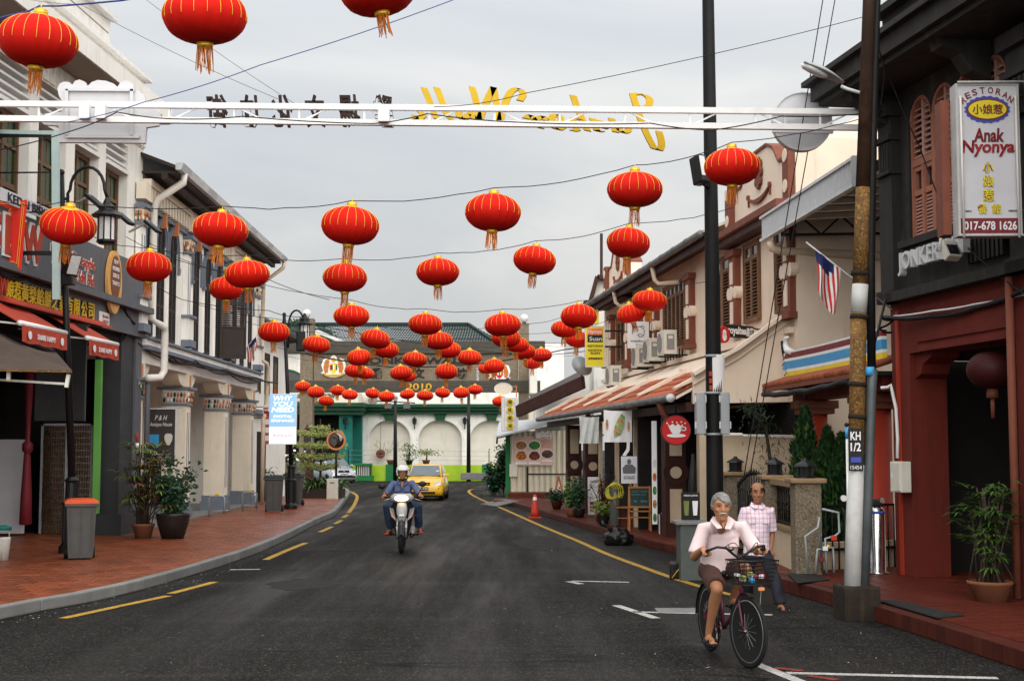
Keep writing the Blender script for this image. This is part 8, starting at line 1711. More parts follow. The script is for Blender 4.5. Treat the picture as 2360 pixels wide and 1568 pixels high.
# === vehicles
D('taxi_yellow',(.72,.40,.008),.25,.03,3.0,coat=.6,rough=.3)if False else D('taxi_yellow',(.74,.42,.008),.3,.03,3.0,coat=.6)
D('car_silver',(.46,.48,.52),.3,.04,3.0,metal=.5,coat=.5);D('windscreen',(.10,.13,.15),.05,.1,2.0,coat=.5);D('head_glass',(.62,.63,.62),.15,.1,20.0);D('tyre',(.012,.012,.012),.8,.2);D('rim',(.42,.42,.43),.35,.1,metal=.7)
D('dark_plastic',(.016,.016,.017),.45,.2)
def car(name,label,M0,body,L,W,H,plate,grille,taxi):
    o=thing(name,label,'car',M0.to_translation());M=M0;hw=W/2;f=-L/2
    def ring(y,zl,zt,hb,hm,ht):zm=zl+(zt-zl)*.55;return[(-hb,y,zl),(-hm,y,zl+(zt-zl)*.25),(-hm,y,zm),(-ht,y,zt-.03),(-ht*.82,y,zt),(0,y,zt+.012),(ht*.82,y,zt),(ht,y,zt-.03),(hm,y,zm),(hm,y,zl+(zt-zl)*.25),(hb,y,zl)]
    rg=[ring(f+.0,.30,.52,hw*.70,hw*.74,hw*.66),ring(f+.04,.24,.60,hw*.84,hw*.88,hw*.76),ring(f+.16,.20,.72,hw*.93,hw*.97,hw*.84),ring(f+.35,.19,.80,hw*.96,hw,hw*.87),ring(f+.95,.19,.95,hw*.96,hw,hw*.90),ring(f+1.2,.19,.98,hw*.96,hw,hw*.92),ring(L/2-.7,.19,1.0,hw*.96,hw,hw*.92),ring(L/2-.15,.22,.98,hw*.94,hw*.97,hw*.88),ring(L/2,.32,.85,hw*.84,hw*.88,hw*.8)]
    obj('body',MB(M).loft(rg),body,o)
    def cr(y,z,h0):return[(-h0,y,.94),(-h0*.98,y,.95+(z-.95)*.4),(-h0*.82,y,z-.05 if z>1 else .96),(-h0*.7,y,z),(0,y,z+.004),(h0*.7,y,z),(h0*.82,y,z-.05 if z>1 else .96),(h0*.98,y,.95+(z-.95)*.4),(h0,y,.94)]
    cb=MB(M).loft([cr(f+.98,.97,hw*.86),cr(f+1.25,1.16,hw*.88),cr(f+1.72,H-.02,hw*.90),cr(f+2.1,H,hw*.90),cr(L/2-.65,H-.02,hw*.88),cr(L/2-.12,1.0,hw*.82)]);obj('cabin',cb,body,o)
    # glass laid just proud of the cabin
    n=Vector((0,-.9,.55)).normalized()*.012
    ws=[(-hw*.80,f+1.02,.995),(hw*.80,f+1.02,.995),(hw*.66,f+1.66,H-.075),(-hw*.66,f+1.66,H-.075)];gl=obj('windscreen',MB(M).add([Vector(p)+n*3.2 for p in ws]+[Vector(p)-n for p in ws],[(0,1,2,3),(7,6,5,4),(0,4,5,1),(1,5,6,2),(2,6,7,3),(3,7,4,0)]),'windscreen',o)
    for sx in(-1,1):
        sw=[(sx*hw*.885,f+1.25,1.0),(sx*hw*.89,f+2.15,1.0),(sx*hw*.775,f+2.1,H-.09),(sx*hw*.77,f+1.78,H-.09)];obj('side_window',MB(M).add([Vector(p)+Vector((sx*.02,0,0))for p in sw],[(0,1,2,3)]),'windscreen',o)
        sw=[(sx*hw*.89,f+2.22,1.0),(sx*hw*.87,L/2-.5,1.0),(sx*hw*.76,L/2-.75,H-.1),(sx*hw*.775,f+2.18,H-.09)];obj('side_window',MB(M).add([Vector(p)+Vector((sx*.02,0,0))for p in sw],[(0,1,2,3)]),'windscreen',o)
        hp_=[(sx*hw*.50,f+.135,.60),(sx*hw*.88,f+.20,.615),(sx*hw*.90,f+.30,.76),(sx*hw*.58,f+.19,.735)];hl=obj('headlight',MB(M).add([Vector(p)+Vector((0,-.10,.015))for p in hp_]+[Vector(p)+Vector((0,.05,0))for p in hp_],[(0,1,2,3),(0,4,5,1),(1,5,6,2),(2,6,7,3),(3,7,4,0)]),'head_glass',o)
        obj('mirror',MB(M).bbox((sx*(hw+.09),f+1.22,1.02),(.17,.09,.12),bev=.03),body if taxi else 'car_silver',o)
        for y_ in(f+.68,L/2-.62):
            w_=obj('wheel',MB(M@TR(sx*(hw-.10),y_,.29)@RY(math.pi/2)).lathe([(.18,-.1),(.28,-.1),(.29,-.07),(.29,.07),(.28,.1),(.18,.1)],22),'tyre',o);obj('rim',MB(M@TR(sx*(hw-.10),y_,.29)@RY(math.pi/2)).lathe([(.02,-.095),(.18,-.08),(.18,.08),(.02,.095)],18),'rim',w_)
        obj('bumper_strip',MB(M).bbox((sx*hw*.58,f+.055,.50),(hw*.5,.06,.05),bev=.01),'dark_plastic',o)if taxi else obj('fog_lamp',MB(M).bbox((sx*hw*.68,f+.02,.38),(.24,.06,.12),bev=.02),'dark_plastic',o)
        obj('wiper',MB(M).beam((sx*.02+(.28 if sx>0 else-.45),f+1.0,1.0),((.62 if sx>0 else-.05),f+.99,1.03),.015),'dark_plastic',o)
        obj('seat',MB(M).bbox((sx*.33,f+1.5,1.12),(.34,.1,.22),bev=.05),'slate_paint',o)
    if grille=='slots':
        for z in(.665,.735):obj('grille_slot',MB(M).bbox((0,f+.09+(z-.665)*.9,z),(hw*.72,.10,.032),bev=.008),'dark_plastic',o)
        obj('badge',MB(M).ico((0,f+.06,.70),.05,2,s=(1,.3,.6)),'steel',o)
    else:
        obj('grille',MB(M).prism([(-hw*.42,.62),(hw*.42,.62),(hw*.36,.76),(-hw*.36,.76)],-f-.16,-f-.05,RX(math.pi/2)),'dark_plastic',o);obj('badge',MB(M).ico((0,f+.04,.69),.05,2,s=(1,.3,.7)),'steel',o)
    obj('intake',MB(M).bbox((0,f+.03,.33 if taxi else .40),(hw*1.25,.08,.10 if taxi else .16),bev=.02),'dark_plastic',o);obj('underside',MB(M).box(-hw*.8,hw*.8,f+.25,L/2-.2,.14,.2),'black',o)
    pl=obj('number_plate',MB(M).bbox((0,f-.025+.02,.50),(.46,.05,.13),bev=.01),'ink',o);t=MB(M);text(t,plate,TR(0,f-.034,.50)@RX(math.pi/2),w=.40,h=.085,depth=.006,bold=.02);obj('plate_letters',t,'sign_white',pl)
    if taxi:obj('roof_aerial',MB(M).tube([(0,f+1.8,H),(0,f+1.95,H+.12)],.006,4),'black',o);obj('permit_sticker',MB(M).box(.45,.58,-.004,.004,-.09,.09,TR(0,f+1.24,1.15)@RX(R(-35))),'sign_white',o)
    return o
gx=G(977,1153);car('taxi','yellow hatchback taxi with plate MBB 9100 coming up the street',TR(gx.x,gx.y+1.7,0)@RZ(R(-1.5))@SC(.93,.93,.93),'taxi_yellow',3.8,1.665,1.49,'MBB 9100','slots',True)
gx=P(772,1113,80);car('silver_car','silver hatchback turning out beyond the lily planter',TR(gx.x-.35,81.8,0)@RZ(R(28)),'car_silver',3.7,1.66,1.5,'MCU 2678','dark',False)
# === people: lofted limbs fused into one skin
D('skin',(.40,.185,.095),.5,.12,14.0,subs=.08);D('skin_dark',(.33,.15,.082),.5,.12,14.0,subs=.06)
D('hair_grey',(.24,.235,.225),.6,.5,40.0,.5,90);D('hair_black',(.012,.011,.011),.5,.3,30.0,.4,90);D('moustache',(.55,.54,.52),.7,.2,40.0)
D('shirt_pink',(.72,.575,.585),.8,.06,5.0,.25,14);D('shorts_brown',(.085,.042,.034),.85,.25,6.0,.3,16);D('trousers_navy',(.022,.022,.032),.8,.2,6.0,.3,12);D('shirt_blue',(.10,.135,.27),.8,.15,7.0,.35,16);D('jeans',(.028,.05,.095),.85,.4,6.0,.3,20);D('eye',(.012,.010,.009),.3,.1);D('lip',(.25,.085,.06),.6,.1);D('sandal',(.016,.014,.013),.7,.2);D('sandal_red',(.42,.03,.02),.6,.1);D('helmet',(.74,.74,.75),.3,.05,3.0,coat=.4)
def plaid():
    m=bpy.data.materials.new('plaid');m.use_nodes=True;t=m.node_tree;N=t.nodes.new;L=t.links.new;bs=t.nodes['Principled BSDF'];bs.inputs['Roughness'].default_value=.85;tc=N('ShaderNodeTexCoord');cur=None;fac=[]
    for d_,sc_,ph in(('X',6.2,0),('Z',5.4,1.0),('X',12.4,2.0),('Z',10.8,.5)):
        w=N('ShaderNodeTexWave');w.wave_type='BANDS';w.bands_direction=d_;w.inputs['Scale'].default_value=sc_;w.inputs['Phase Offset'].default_value=ph;L(tc.outputs['Object'],w.inputs[0]);r=N('ShaderNodeMapRange');r.inputs['From Min'].default_value=.72;r.inputs['From Max'].default_value=.95;L(w.outputs['Fac'],r.inputs['Value']);fac.append(r.outputs[0])
    cur=(.80,.73,.79,1)
    for i,f in enumerate(fac):
        x=N('ShaderNodeMix');x.data_type='RGBA';mu=N('ShaderNodeMath');mu.operation='MULTIPLY';L(f,mu.inputs[0]);mu.inputs[1].default_value=(.55,.5,.25,.2)[i];L(mu.outputs[0],x.inputs[0]);x.inputs[7].default_value=(.62,.20,.34,1)if i<2 else(.46,.42,.60,1)
        if hasattr(cur,'node'):L(cur,x.inputs[6])
        else:x.inputs[6].default_value=cur
        cur=x.outputs[2]
    L(cur,bs.inputs['Base Color']);MATS['plaid']=m
plaid()
def fuse(name,mb,m,parent,voxel,smooth=6,wob=0.0,wf=9.0,fac=.5):
    o=obj('tmp_'+name,mb,m,parent);md=o.modifiers.new('r','REMESH');md.mode='VOXEL';md.voxel_size=voxel;md.use_smooth_shade=True
    if smooth:s_=o.modifiers.new('s','SMOOTH');s_.iterations=smooth;s_.factor=fac
    dg=bpy.context.evaluated_depsgraph_get();me=bpy.data.meshes.new_from_object(o.evaluated_get(dg));o.modifiers.clear();old=o.data;o.data=me;o.name=name
    if not me.materials:me.materials.append(mat(m))
    if wob:
        ns=[v.normal.copy()for v in me.vertices]
        for v,n in zip(me.vertices,ns):q=v.co;v.co=q+n*wob*(mnoise.noise(q*wf)+.6*mnoise.noise(Vector((q.x*wf*2,q.y*wf*2,q.z*wf*.7))))
    WL[o.name]=wl(parent);return o
def limb(mb,pts,rad,n=14):
    mb.tube(pts,rad,n)
    for p,q in((pts[0],rad[0]),(pts[-1],rad[-1])):mb.ico(p,min(q)if isinstance(q,tuple)else q,2)
def hand(mb,wrist,d,up,s=1.0,curl=.6,grip=False):
    d=d.normalized();sd=d.cross(up).normalized();up=sd.cross(d).normalized();c=wrist+d*.045*s
    rot=Matrix((d,sd,up)).transposed().to_4x4();mb.ico((0,0,0),1,2,Matrix.Translation(c)@rot@SC(.052*s,.042*s,.018*s))
    for i,(off,ln)in enumerate(((-.030,.060),(-.010,.072),(.010,.068),(.030,.054))):
        b0=c+d*.040*s+sd*off*s;k=curl*(1.5 if grip else 1);p1=b0+(d*math.cos(k)-up*math.sin(k))*ln*.45*s;p2=p1+(d*math.cos(k*2.2)-up*math.sin(k*2.2))*ln*.35*s;p3=p2+(d*math.cos(k*3.2)-up*math.sin(k*3.2))*ln*.25*s
        mb.tube([b0-d*.015,b0,p1,p2,p3],[.010*s,.0100*s,.0095*s,.009*s,.007*s],8)
    b0=c-d*.02*s-sd*.036*s;mb.tube([b0+sd*.012*s,b0-sd*.012*s+d*.012*s-up*.006,b0-sd*.018*s+d*.042*s-up*.02*s,b0-sd*.008*s+d*.062*s-up*.03*s],[.012*s,.012*s,.0105*s,.008*s],8)
def head_mesh(mb,c,yaw,pitch,h=.235):
    M=TR(c)@RZ(yaw)@RX(pitch)@SC(h/.235,h/.235,h/.235);rings=[]
    for z,w,df,db,oy in((-.118,.022,.030,.020,-.045),(-.108,.040,.040,.035,-.040),(-.085,.054,.062,.050,-.022),(-.055,.064,.076,.066,-.010),(-.02,.071,.082,.082,-.004),(.015,.076,.084,.094,0),(.05,.077,.083,.098,0),(.08,.070,.074,.090,.002),(.10,.054,.058,.070,.004),(.112,.030,.034,.042,.006),(.117,.008,.01,.012,.008)):
        rings.append([(w*math.cos(a),oy+(df if math.sin(a)<0 else db)*math.sin(a),z)for a in[2*math.pi*k/20 for k in range(20)]])
    mb.loft(rings,M)
    mb.tube([(0,-.080,.022),(0,-.092,-.004),(0,-.102,-.026),(0,-.088,-.034)],[.009,.011,.014,.008],8,M)
    for sx in(-1,1):
        mb.ico((sx*.011,-.090,-.030),.010,2,M);mb.tube([(sx*.014,-.083,.034),(sx*.034,-.081,.038),(sx*.052,-.066,.032)],.0085,6,M)
        mb.ico((sx*.080,.008,.0),1,2,M@TR(0,0,0),s=(.0,0,0))if False else mb.ico((sx*.079,.010,.000),.026,2,M,s=(.38,.72,1.15));mb.ico((sx*.044,-.060,-.022),.022,2,M,s=(1,.8,.8))
    mb.tube([(-.022,-.078,-.060),(0,-.086,-.058),(.022,-.078,-.060)],.0075,6,M);mb.tube([(-.018,-.076,-.072),(0,-.083,-.073),(.018,-.076,-.072)],.0085,6,M);mb.ico((0,-.066,-.102),.024,2,M,s=(1,.8,.7))
    return M
def face_parts(body,M,brow='hair_black',stash=None):
    for sx in(-1,1):
        obj('eye',MB(M).ico((sx*.031,-.0775,.016),.0085,2,s=(1.5,.6,.62)),'eye',body);obj('eyelid',MB(M).tube([(sx*.018,-.080,.017),(sx*.031,-.084,.0235),(sx*.045,-.075,.018)],.0032,5),'lip',body)
        obj('eyebrow',MB(M).tube([(sx*.016,-.089,.040),(sx*.034,-.088,.046),(sx*.052,-.073,.040)],.0045,5),brow,body)
    obj('mouth',MB(M).tube([(-.021,-.082,-.066),(0,-.0905,-.0655),(.021,-.082,-.066)],.0035,5),'lip',body)
    if stash:obj('moustache',MB(M).tube([(-.034,-.078,-.058),(-.016,-.091,-.047),(0,-.096,-.045),(.016,-.091,-.047),(.034,-.078,-.058)],[.004,.0062,.0068,.0062,.004],6),stash,body)
def scalp(M,m,body,low=-.03,front=.055,top=True,voxel=.009,th=.012,bald=False):
    mb=MB(M);rng=random.Random(3)
    for k in range(420):
        a=rng.uniform(0,2*math.pi);zz=rng.uniform(low,.118);fr=math.sin(a)<-.05
        if fr and zz<front+.02*math.cos(a*3):continue
        if abs(math.cos(a))>.8 and zz<-.005 and math.sin(a)<.3:continue
        if bald and(zz>.055 and(math.sin(a)<.55 or zz>.085)):continue
        f=math.sqrt(max(0,1-(max(0,zz-.02)/.1)**2));r_=.077*f;r2=(.084 if fr else .097)*f
        mb.ico((r_*math.cos(a),r2*math.sin(a),zz),.019,1)
    if not bald:mb.ico((0,.008,.085),.05,2,s=(1.15,1.35,.8))
    return fuse('hair',mb,m,body,voxel,3,.004,60)
# --- bicycle
Fp,Rp=G(1714,1533),G(1646,1503);hd=(Fp-Rp);hd.z=0;wb_=1.10;hd.normalize();mid=(Fp+Rp)/2;Fp,Rp=mid+hd*wb_/2,mid-hd*wb_/2
ang=math.atan2(hd.y,hd.x);MBk=TR(mid)@RZ(ang)
bk=thing('bicycle','dark bicycle with wire front basket ridden by the man in pink','bicycle',mid)
WR=.33;steer=R(10)
def wheel(x,st=0):
    M=MBk@TR(x,0,WR)@RZ(st)@RX(math.pi/2);w=obj('wheel',MB(M).lathe([(WR-.045,-.012),(WR-.02,-.021),(WR,-.010),(WR,.010),(WR-.02,.021),(WR-.045,.012)],44),'tyre',bk);obj('rim',MB(M).lathe([(WR-.055,-.012),(WR-.045,-.013),(WR-.045,.013),(WR-.055,.012)],40,caps=False),'rim',w);obj('hub',MB(M).lathe([(.012,-.05),(.022,-.03),(.022,.03),(.012,.05)],12),'steel_dark',w);sp=MB(M)
    for k in range(28):a=2*math.pi*k/28;sp.tube([(.02*math.cos(a+.5),.02*math.sin(a+.5),.025*(-1)**k),((WR-.05)*math.cos(a),(WR-.05)*math.sin(a),0)],.002,3,caps=False)
    tag(obj('spokes',sp,'rim',w),kind='stuff')
wheel(wb_/2,steer);wheel(-wb_/2)
D('bike_maroon',(.10,.012,.030),.35,.2,5.0,coat=.3)
fx=wb_/2;hx,hz=fx-.20,.80;L_=lambda*p:MBk@Vector(p)
def bt(name,pts,r,m='bike_maroon'):return obj(name,MB(MBk).tube(pts,r,8),m,bk)
bt('down_tube',[(hx+.02,0,hz-.12),(.12,0,.42),(-.12,0,.28)],.019);bt('seat_tube',[(-.12,0,.28),(-.24,0,.74)],.017);bt('chain_stay',[(-.12,.03,.28),(-wb_/2,.05,WR)],.011);bt('chain_stay',[(-.12,-.03,.28),(-wb_/2,-.05,WR)],.011);bt('seat_stay',[(-.23,.03,.70),(-wb_/2,.05,WR)],.009);bt('seat_stay',[(-.23,-.03,.70),(-wb_/2,-.05,WR)],.009);bt('head_tube',[(hx-.0,0,hz+.02),(hx+.06,0,hz-.18)],.023)
for sy in(-1,1):bt('fork_blade',[(hx+.06,sy*.02,hz-.17),(hx+.09,sy*.045,hz-.22),(fx-.03,sy*.05,WR+.1),(fx,sy*.05,WR)],.012)
bt('stem',[(hx,0,hz),(hx-.04,0,hz+.22)],.013,'dark_plastic')
hb=[(-.14,.29,.215),(-.06,.30,.235),(.02,.25,.27),(.03,.16,.26),(0,.07,.20),(-.03,0,.16),(0,-.07,.20),(.03,-.16,.26),(.02,-.25,.27),(-.06,-.30,.235),(-.14,-.29,.215)]
bt('handlebar',[Vector((hx,0,hz))+(RZ(steer)@Vector(p))+Vector((0,0,.02))for p in hb],.0125,'dark_plastic')
for i in(0,-1):q=Vector((hx,0,hz))+(RZ(steer)@Vector(hb[i]))+Vector((0,0,.02));q2=Vector((hx,0,hz))+(RZ(steer)@Vector(hb[1 if i==0 else-2]))+Vector((0,0,.02));bt('grip',[q,q2],.018,'tyre');bt('brake_lever',[q2+Vector((.04,0,-.01)),q+Vector((.06,.0,-.03))],.006,'steel_dark')
for s_ in(-1,1):bt('brake_cable',crom([(hx+.03,s_*.17,hz+.28),(hx+.16,s_*.1,hz+.33),(hx+.12,0,hz+.15),(hx+.06,0,hz-.1)],5),.004,'tyre')
obj('bell',MB(MBk@TR(hx+.03,-.10,hz+.27)).ico((0,0,0),.032,2,s=(1,1,.7)),'steel_dark',bk)
obj('saddle',MB(MBk).loft([[(x,w*math.cos(a),.80+h*math.sin(a))for a in[2*math.pi*k/12 for k in range(12)]]for x,w,h in((-.40,.05,.02),(-.38,.10,.045),(-.30,.11,.05),(-.2,.06,.04),(-.10,.03,.03),(-.08,.01,.01))]),'dark_plastic',bk);bt('seat_post',[(-.235,0,.72),(-.25,0,.80)],.013,'steel_dark')
for x,a0,a1 in((fx,70,165),(-wb_/2,30,180)):
    mg=MB(MBk);pts=[(x+(WR+.025)*math.cos(R(a0+(a1-a0)*k/16)),WR+(WR+.025)*math.sin(R(a0+(a1-a0)*k/16)))for k in range(17)]
    mg.add([(p[0],y,p[1]-abs(y)*.3)for y in(-.032,-.016,.016,.032)for p in pts],[(i*17+k,i*17+k+1,(i+1)*17+k+1,(i+1)*17+k)for i in range(3)for k in range(16)],smooth=True);obj('mudguard',mg,'dark_plastic',bk)
obj('chainring',MB(MBk@TR(-.12,-.06,.28)@RX(math.pi/2)).ring(circ(.09,24),circ(.075,24),-.003,.003),'steel_dark',bk);obj('chain_guard',MB(MBk).beam((-.14,-.075,.33),(-.5,-.075,.36),.01,.06),'bike_maroon',bk)
ca=R(-75)
for sy,a in((-1,ca),(1,ca+math.pi)):
    e_=(-.12+.17*math.cos(a),sy*.09,.28+.17*math.sin(a));bt('crank',[(-.12,sy*.07,.28),e_],.010,'steel_dark');obj('pedal',MB(MBk).bbox((e_[0],sy*.14,e_[2]),(.09,.09,.02),bev=.006),'tyre',bk)
# wire basket with shopping
bs_=(hx+.22,.0,hz-.02);b2=MB();z0,z1=-.02,.20
def bask(f,w0=.13,w1=.17):return[Vector((bs_[0]+sx*(w0+(w1-w0)*f)*.85,sy*(w0+(w1-w0)*f)*1.15,bs_[2]+z0+(z1-z0)*f))for sx,sy in((-1,-1),(1,-1),(1,1),(-1,1))]
Mst=MBk@TR(hx,0,0)@RZ(steer)@TR(-hx,0,0);bkt=MB(Mst)
for k in range(7):q=bask(k/6);bkt.tube(q+[q[0]],.004 if k<6 else .007,5,caps=False)
lo,hi=bask(0),bask(1)
for e_ in range(4):
    for k in range(9):bkt.tube([lo[e_].lerp(lo[(e_+1)%4],k/9),hi[e_].lerp(hi[(e_+1)%4],k/9)],.0028,4,caps=False)
for k in range(9):bkt.tube([lo[0].lerp(lo[1],k/8),lo[3].lerp(lo[2],k/8)],.003,4,caps=False)
tag(obj('basket',bkt,'black_metal',bk),kind='stuff');obj('basket_stay',MB(Mst).tube([(bs_[0],.1,bs_[2]-.03),(fx,.06,WR)],.006,5),'steel_dark',bk);obj('front_reflector',MB(Mst).bbox((bs_[0]+.16,0,bs_[2]-.05),(.02,.06,.03),bev=.005),'mould_orange',bk)
gr=thing('shopping','small bright packages lying in the bicycle basket','packages',Mst@Vector((bs_[0],0,bs_[2])));rng=random.Random(1)
for k in range(9):obj('package',MB(Mst@TR(bs_[0]+rng.uniform(-.07,.09),-.13+.032*k,bs_[2]+.02+rng.uniform(0,.05))@RZ(rng.uniform(-.5,.5))@RY(rng.uniform(-.4,.4))).bbox((0,0,0),(.05,.045,.04),bev=.012),('white','leaf_lime','sign_white','sky_blue','leaf_lime','white','sign_maroon','sign_grey','banner_red')[k],gr)
# --- cyclist
LB=lambda x,y,z:MBk@Vector((x,y,z))
cy=thing('person','man in pale pink polo shirt and brown shorts riding a bicycle towards the viewer','person',mid)
hipz=.86;pel=LB(-.27,0,.90);ch=LB(-.16,0,1.08);nk=LB(-.07,0,1.36);hc=P(1662,1167,13.19);nk=hc+Vector((.012,.045,-.15))
shR,shL=LB(-.13,-.19,1.225),LB(-.11,.19,1.235)
gR=Mst@Vector((hx-.10,-.30,hz+.25));gL=Mst@Vector((hx-.10,.30,hz+.25))
elR,elL=LB(-.06,-.31,.965),LB(.03,.285,1.02)
hpR,hpL=LB(-.26,-.10,.825),LB(-.26,.10,.825);pdR=LB(-.12+.17*math.cos(ca),-.14,.28+.17*math.sin(ca)+.02);pdL=LB(-.12-.17*math.cos(ca),.14,.28-.17*math.sin(ca)+.02)
anR=pdR+hd*-.09+Vector((0,0,.085));anL=pdL+hd*-.09+Vector((0,0,.085));knR=LB(.11,-.14,.67);knL=LB(.13,.14,.86)
bd=MB();Hm=head_mesh(bd,hc,R(4),R(4),.248)
limb(bd,[nk+Vector((0,.06,-.07)),nk,hc+Vector((0,.01,-.06))],[.045,.054,.058]);limb(bd,[pel,LB(-.22,0,1.05),ch,LB(-.13,0,1.15)],[.10,.09,.085,.06])
for s_,e_,g_,sg in((shR,elR,gR,-1),(shL,elL,gL,1)):
    wr=g_+(e_-g_).normalized()*.085+Vector((0,0,.03));limb(bd,[s_,s_.lerp(e_,.4),e_],[.062,.052,.043]);limb(bd,[e_,e_.lerp(wr,.35),wr],[.044,.043,.029]);hand(bd,wr,(g_-wr)+Vector((0,0,-.01)),Vector((0,0,1)),1.05,.75,True)
for h_,k_,a_ in((hpR,knR,anR),(hpL,knL,anL)):limb(bd,[h_,h_.lerp(k_,.5),k_],[.09,.075,.056]);limb(bd,[k_,k_.lerp(a_,.3)-hd*.02,k_.lerp(a_,.65)-hd*.008,a_],[.055,.057,.042,.034])
for a_ in(anR,anL):
    ft=hd;bd.tube([a_-ft*.045+Vector((0,0,-.05)),a_+ft*.02+Vector((0,0,-.045)),a_+ft*.10+Vector((0,0,-.062)),a_+ft*.15+Vector((0,0,-.070))],[.03,(.036,.036),(.022,.042),(.014,.040)],12);sdv=Vector((-ft.y,ft.x,0))
    for q in range(5):o_=(q-2)*.017;b_=a_+ft*(.14-.006*abs(q-1))+sdv*o_+Vector((0,0,-.070));bd.tube([b_,b_+ft*.03+Vector((0,0,-.002))],[.0095,.0085],7)
cyb=fuse('body',bd,'skin',cy,.0075,5);face_parts(cyb,Hm,'hair_grey','moustache');scalp(Hm,'hair_grey',cyb)
sh=MB();tw_=lambda p:p
sh.tube([LB(-.27,0,.785),LB(-.265,0,.87),LB(-.24,0,.96),LB(-.20,0,1.09),LB(-.155,0,1.205),LB(-.125,0,1.27),nk+Vector((0,.012,.012))],[(.17,.185),(.17,.185),(.155,.182),(.14,.185),(.12,.182),(.09,.13),(.066,.072)],20)
for s_,e_ in((shR,elR),(shL,elL)):m_=s_.lerp(e_,.92);sh.tube([s_.lerp(LB(-.13,0,1.225),.45),s_,s_.lerp(m_,.5),m_],[.075,.074,.072,.072],14);
fuse('polo_shirt',sh,'shirt_pink',cyb,.011,5,.010,7)
cl2=MB();nc=nk+Vector((0,.005,.0))
for sx in(-1,1):cl2.add([nc+Vector((sx*.07,.02,.055)),nc+Vector((sx*.012,-.098,-.05)),nc+Vector((sx*.062,-.118,-.055)),nc+Vector((sx*.115,-.04,.012)),nc+Vector((sx*.06,.09,.05)),nc+Vector((sx*.09,.11,.0))],[(0,1,2,3),(0,3,5,4)])
o_=obj('collar',cl2,'shirt_pink',cyb);sm=o_.modifiers.new('t','SOLIDIFY');sm.thickness=.010
obj('throat',MB().add([nc+Vector((-.022,-.074,.02)),nc+Vector((.022,-.074,.02)),nc+Vector((.002,-.112,-.05))],[(0,1,2)]),'skin',cyb);obj('pocket',MB(TR(LB(-.065,.09,1.11))@RZ(ang+math.pi/2)@RX(R(-10))).bbox((0,0,0),(.10,.006,.11),bev=.002),'shirt_pink',cyb)
st_=MB();st_.tube([LB(-.28,0,.77),LB(-.27,0,.82),LB(-.26,0,.88)],[(.13,.15),(.135,.155),(.12,.14)],16)
for h_,k_ in((hpR,knR),(hpL,knL)):m_=h_.lerp(k_,.80);st_.tube([h_-hd*.04,h_.lerp(m_,.5),m_,m_+(m_-h_).normalized()*.02],[.105,.10,.096,.098],14)
fuse('shorts',st_,'shorts_brown',cyb,.011,5,.012,8)
for a_ in(anR,anL):obj('sandal',MB(TR(a_+hd*.05+Vector((0,0,-.083)))@RZ(ang)).bbox((0,0,0),(.27,.10,.022),bev=.01),'sandal',cyb);obj('sandal_strap',MB().tube([a_+hd*.06+Vector((-hd.y,hd.x,0))*.045+Vector((0,0,-.075)),a_+hd*.085+Vector((0,0,-.030)),a_+hd*.06-Vector((-hd.y,hd.x,0))*.045+Vector((0,0,-.075))],.011,6),'sandal',cyb)
# --- walking man
Yp=17.7;pp_=lambda u,v,dy=0.0:P(u,v,Yp+dy);ft0=G(1776,1391);wk=thing('person','balding man in pink checked shirt and dark trousers walking behind the cyclist','person',Vector((ft0.x-.1,Yp,0)))
hc=pp_(1746,1134,-.02);nk=hc+Vector((0,.03,-.15));shR,shL=pp_(1717,1176),pp_(1773,1176,.04);elR,haR=pp_(1711,1222,.02),pp_(1735,1236,-.20);elL,haL=pp_(1779,1228,.10),pp_(1776,1266,.02)
hipc=pp_(1744,1268,.03);hpR,hpL=hipc+Vector((-.085,0,-.0)),hipc+Vector((.085,.0,0));anL=Vector((ft0.x,Yp-.22,.085));knL=hpL.lerp(anL,.5)+Vector((.02,-.06,0));anR=Vector((P(1722,1360,18.2).x,18.2,.10));knR=hpR.lerp(anR,.5)+Vector((-.01,-.09,.0))
bd=MB();Hm=head_mesh(bd,hc,R(-2),R(8),.248);limb(bd,[nk+Vector((0,.02,-.09)),nk,hc+Vector((0,.01,-.06))],[.058,.052,.054]);limb(bd,[hipc,hipc.lerp(nk,.4),hipc.lerp(nk,.75)],[.09,.085,.07])
for s_,e_,g_ in((shR,elR,haR),(shL,elL,haL)):limb(bd,[s_,s_.lerp(e_,.5),e_],[.055,.046,.040]);limb(bd,[e_,e_.lerp(g_,.35),g_],[.040,.039,.026]);hand(bd,g_,(g_-e_)+Vector((0,-.02,-.02)),Vector((0,-1,.2))if g_ is haL else Vector((0,.2,1)),1.0,.45)
for h_,k_,a_ in((hpR,knR,anR),(hpL,knL,anL)):limb(bd,[h_,k_],[.08,.05]);limb(bd,[k_,k_.lerp(a_,.4),a_],[.05,.05,.034]);bd.tube([a_+Vector((0,.05,-.055)),a_+Vector((0,-.03,-.045)),a_+Vector((.01,-.12,-.065)),a_+Vector((.012,-.17,-.07))],[.032,.038,(.024,.042),(.014,.034)],12)
wb2=fuse('body',bd,'skin_dark',wk,.0075,5);face_parts(wb2,Hm);scalp(Hm,'hair_black',wb2,bald=True)
sh=MB();hem=hipc+Vector((0,0,-.06));sh.tube([hem,hipc.lerp(nk,.15),hipc.lerp(nk,.45),hipc.lerp(nk,.72),shR.lerp(shL,.5)+Vector((0,0,.0)),nk+Vector((0,.01,-.0))],[(.135,.17),(.125,.16),(.125,.16),(.12,.168),(.095,.16),(.066,.075)],20)
for s_,e_ in((shR,elR),(shL,elL)):m_=s_.lerp(e_,.9);sh.tube([s_.lerp(nk,.4)+Vector((0,0,-.05)),s_,s_.lerp(m_,.5),m_],[.075,.076,.074,.076],14)
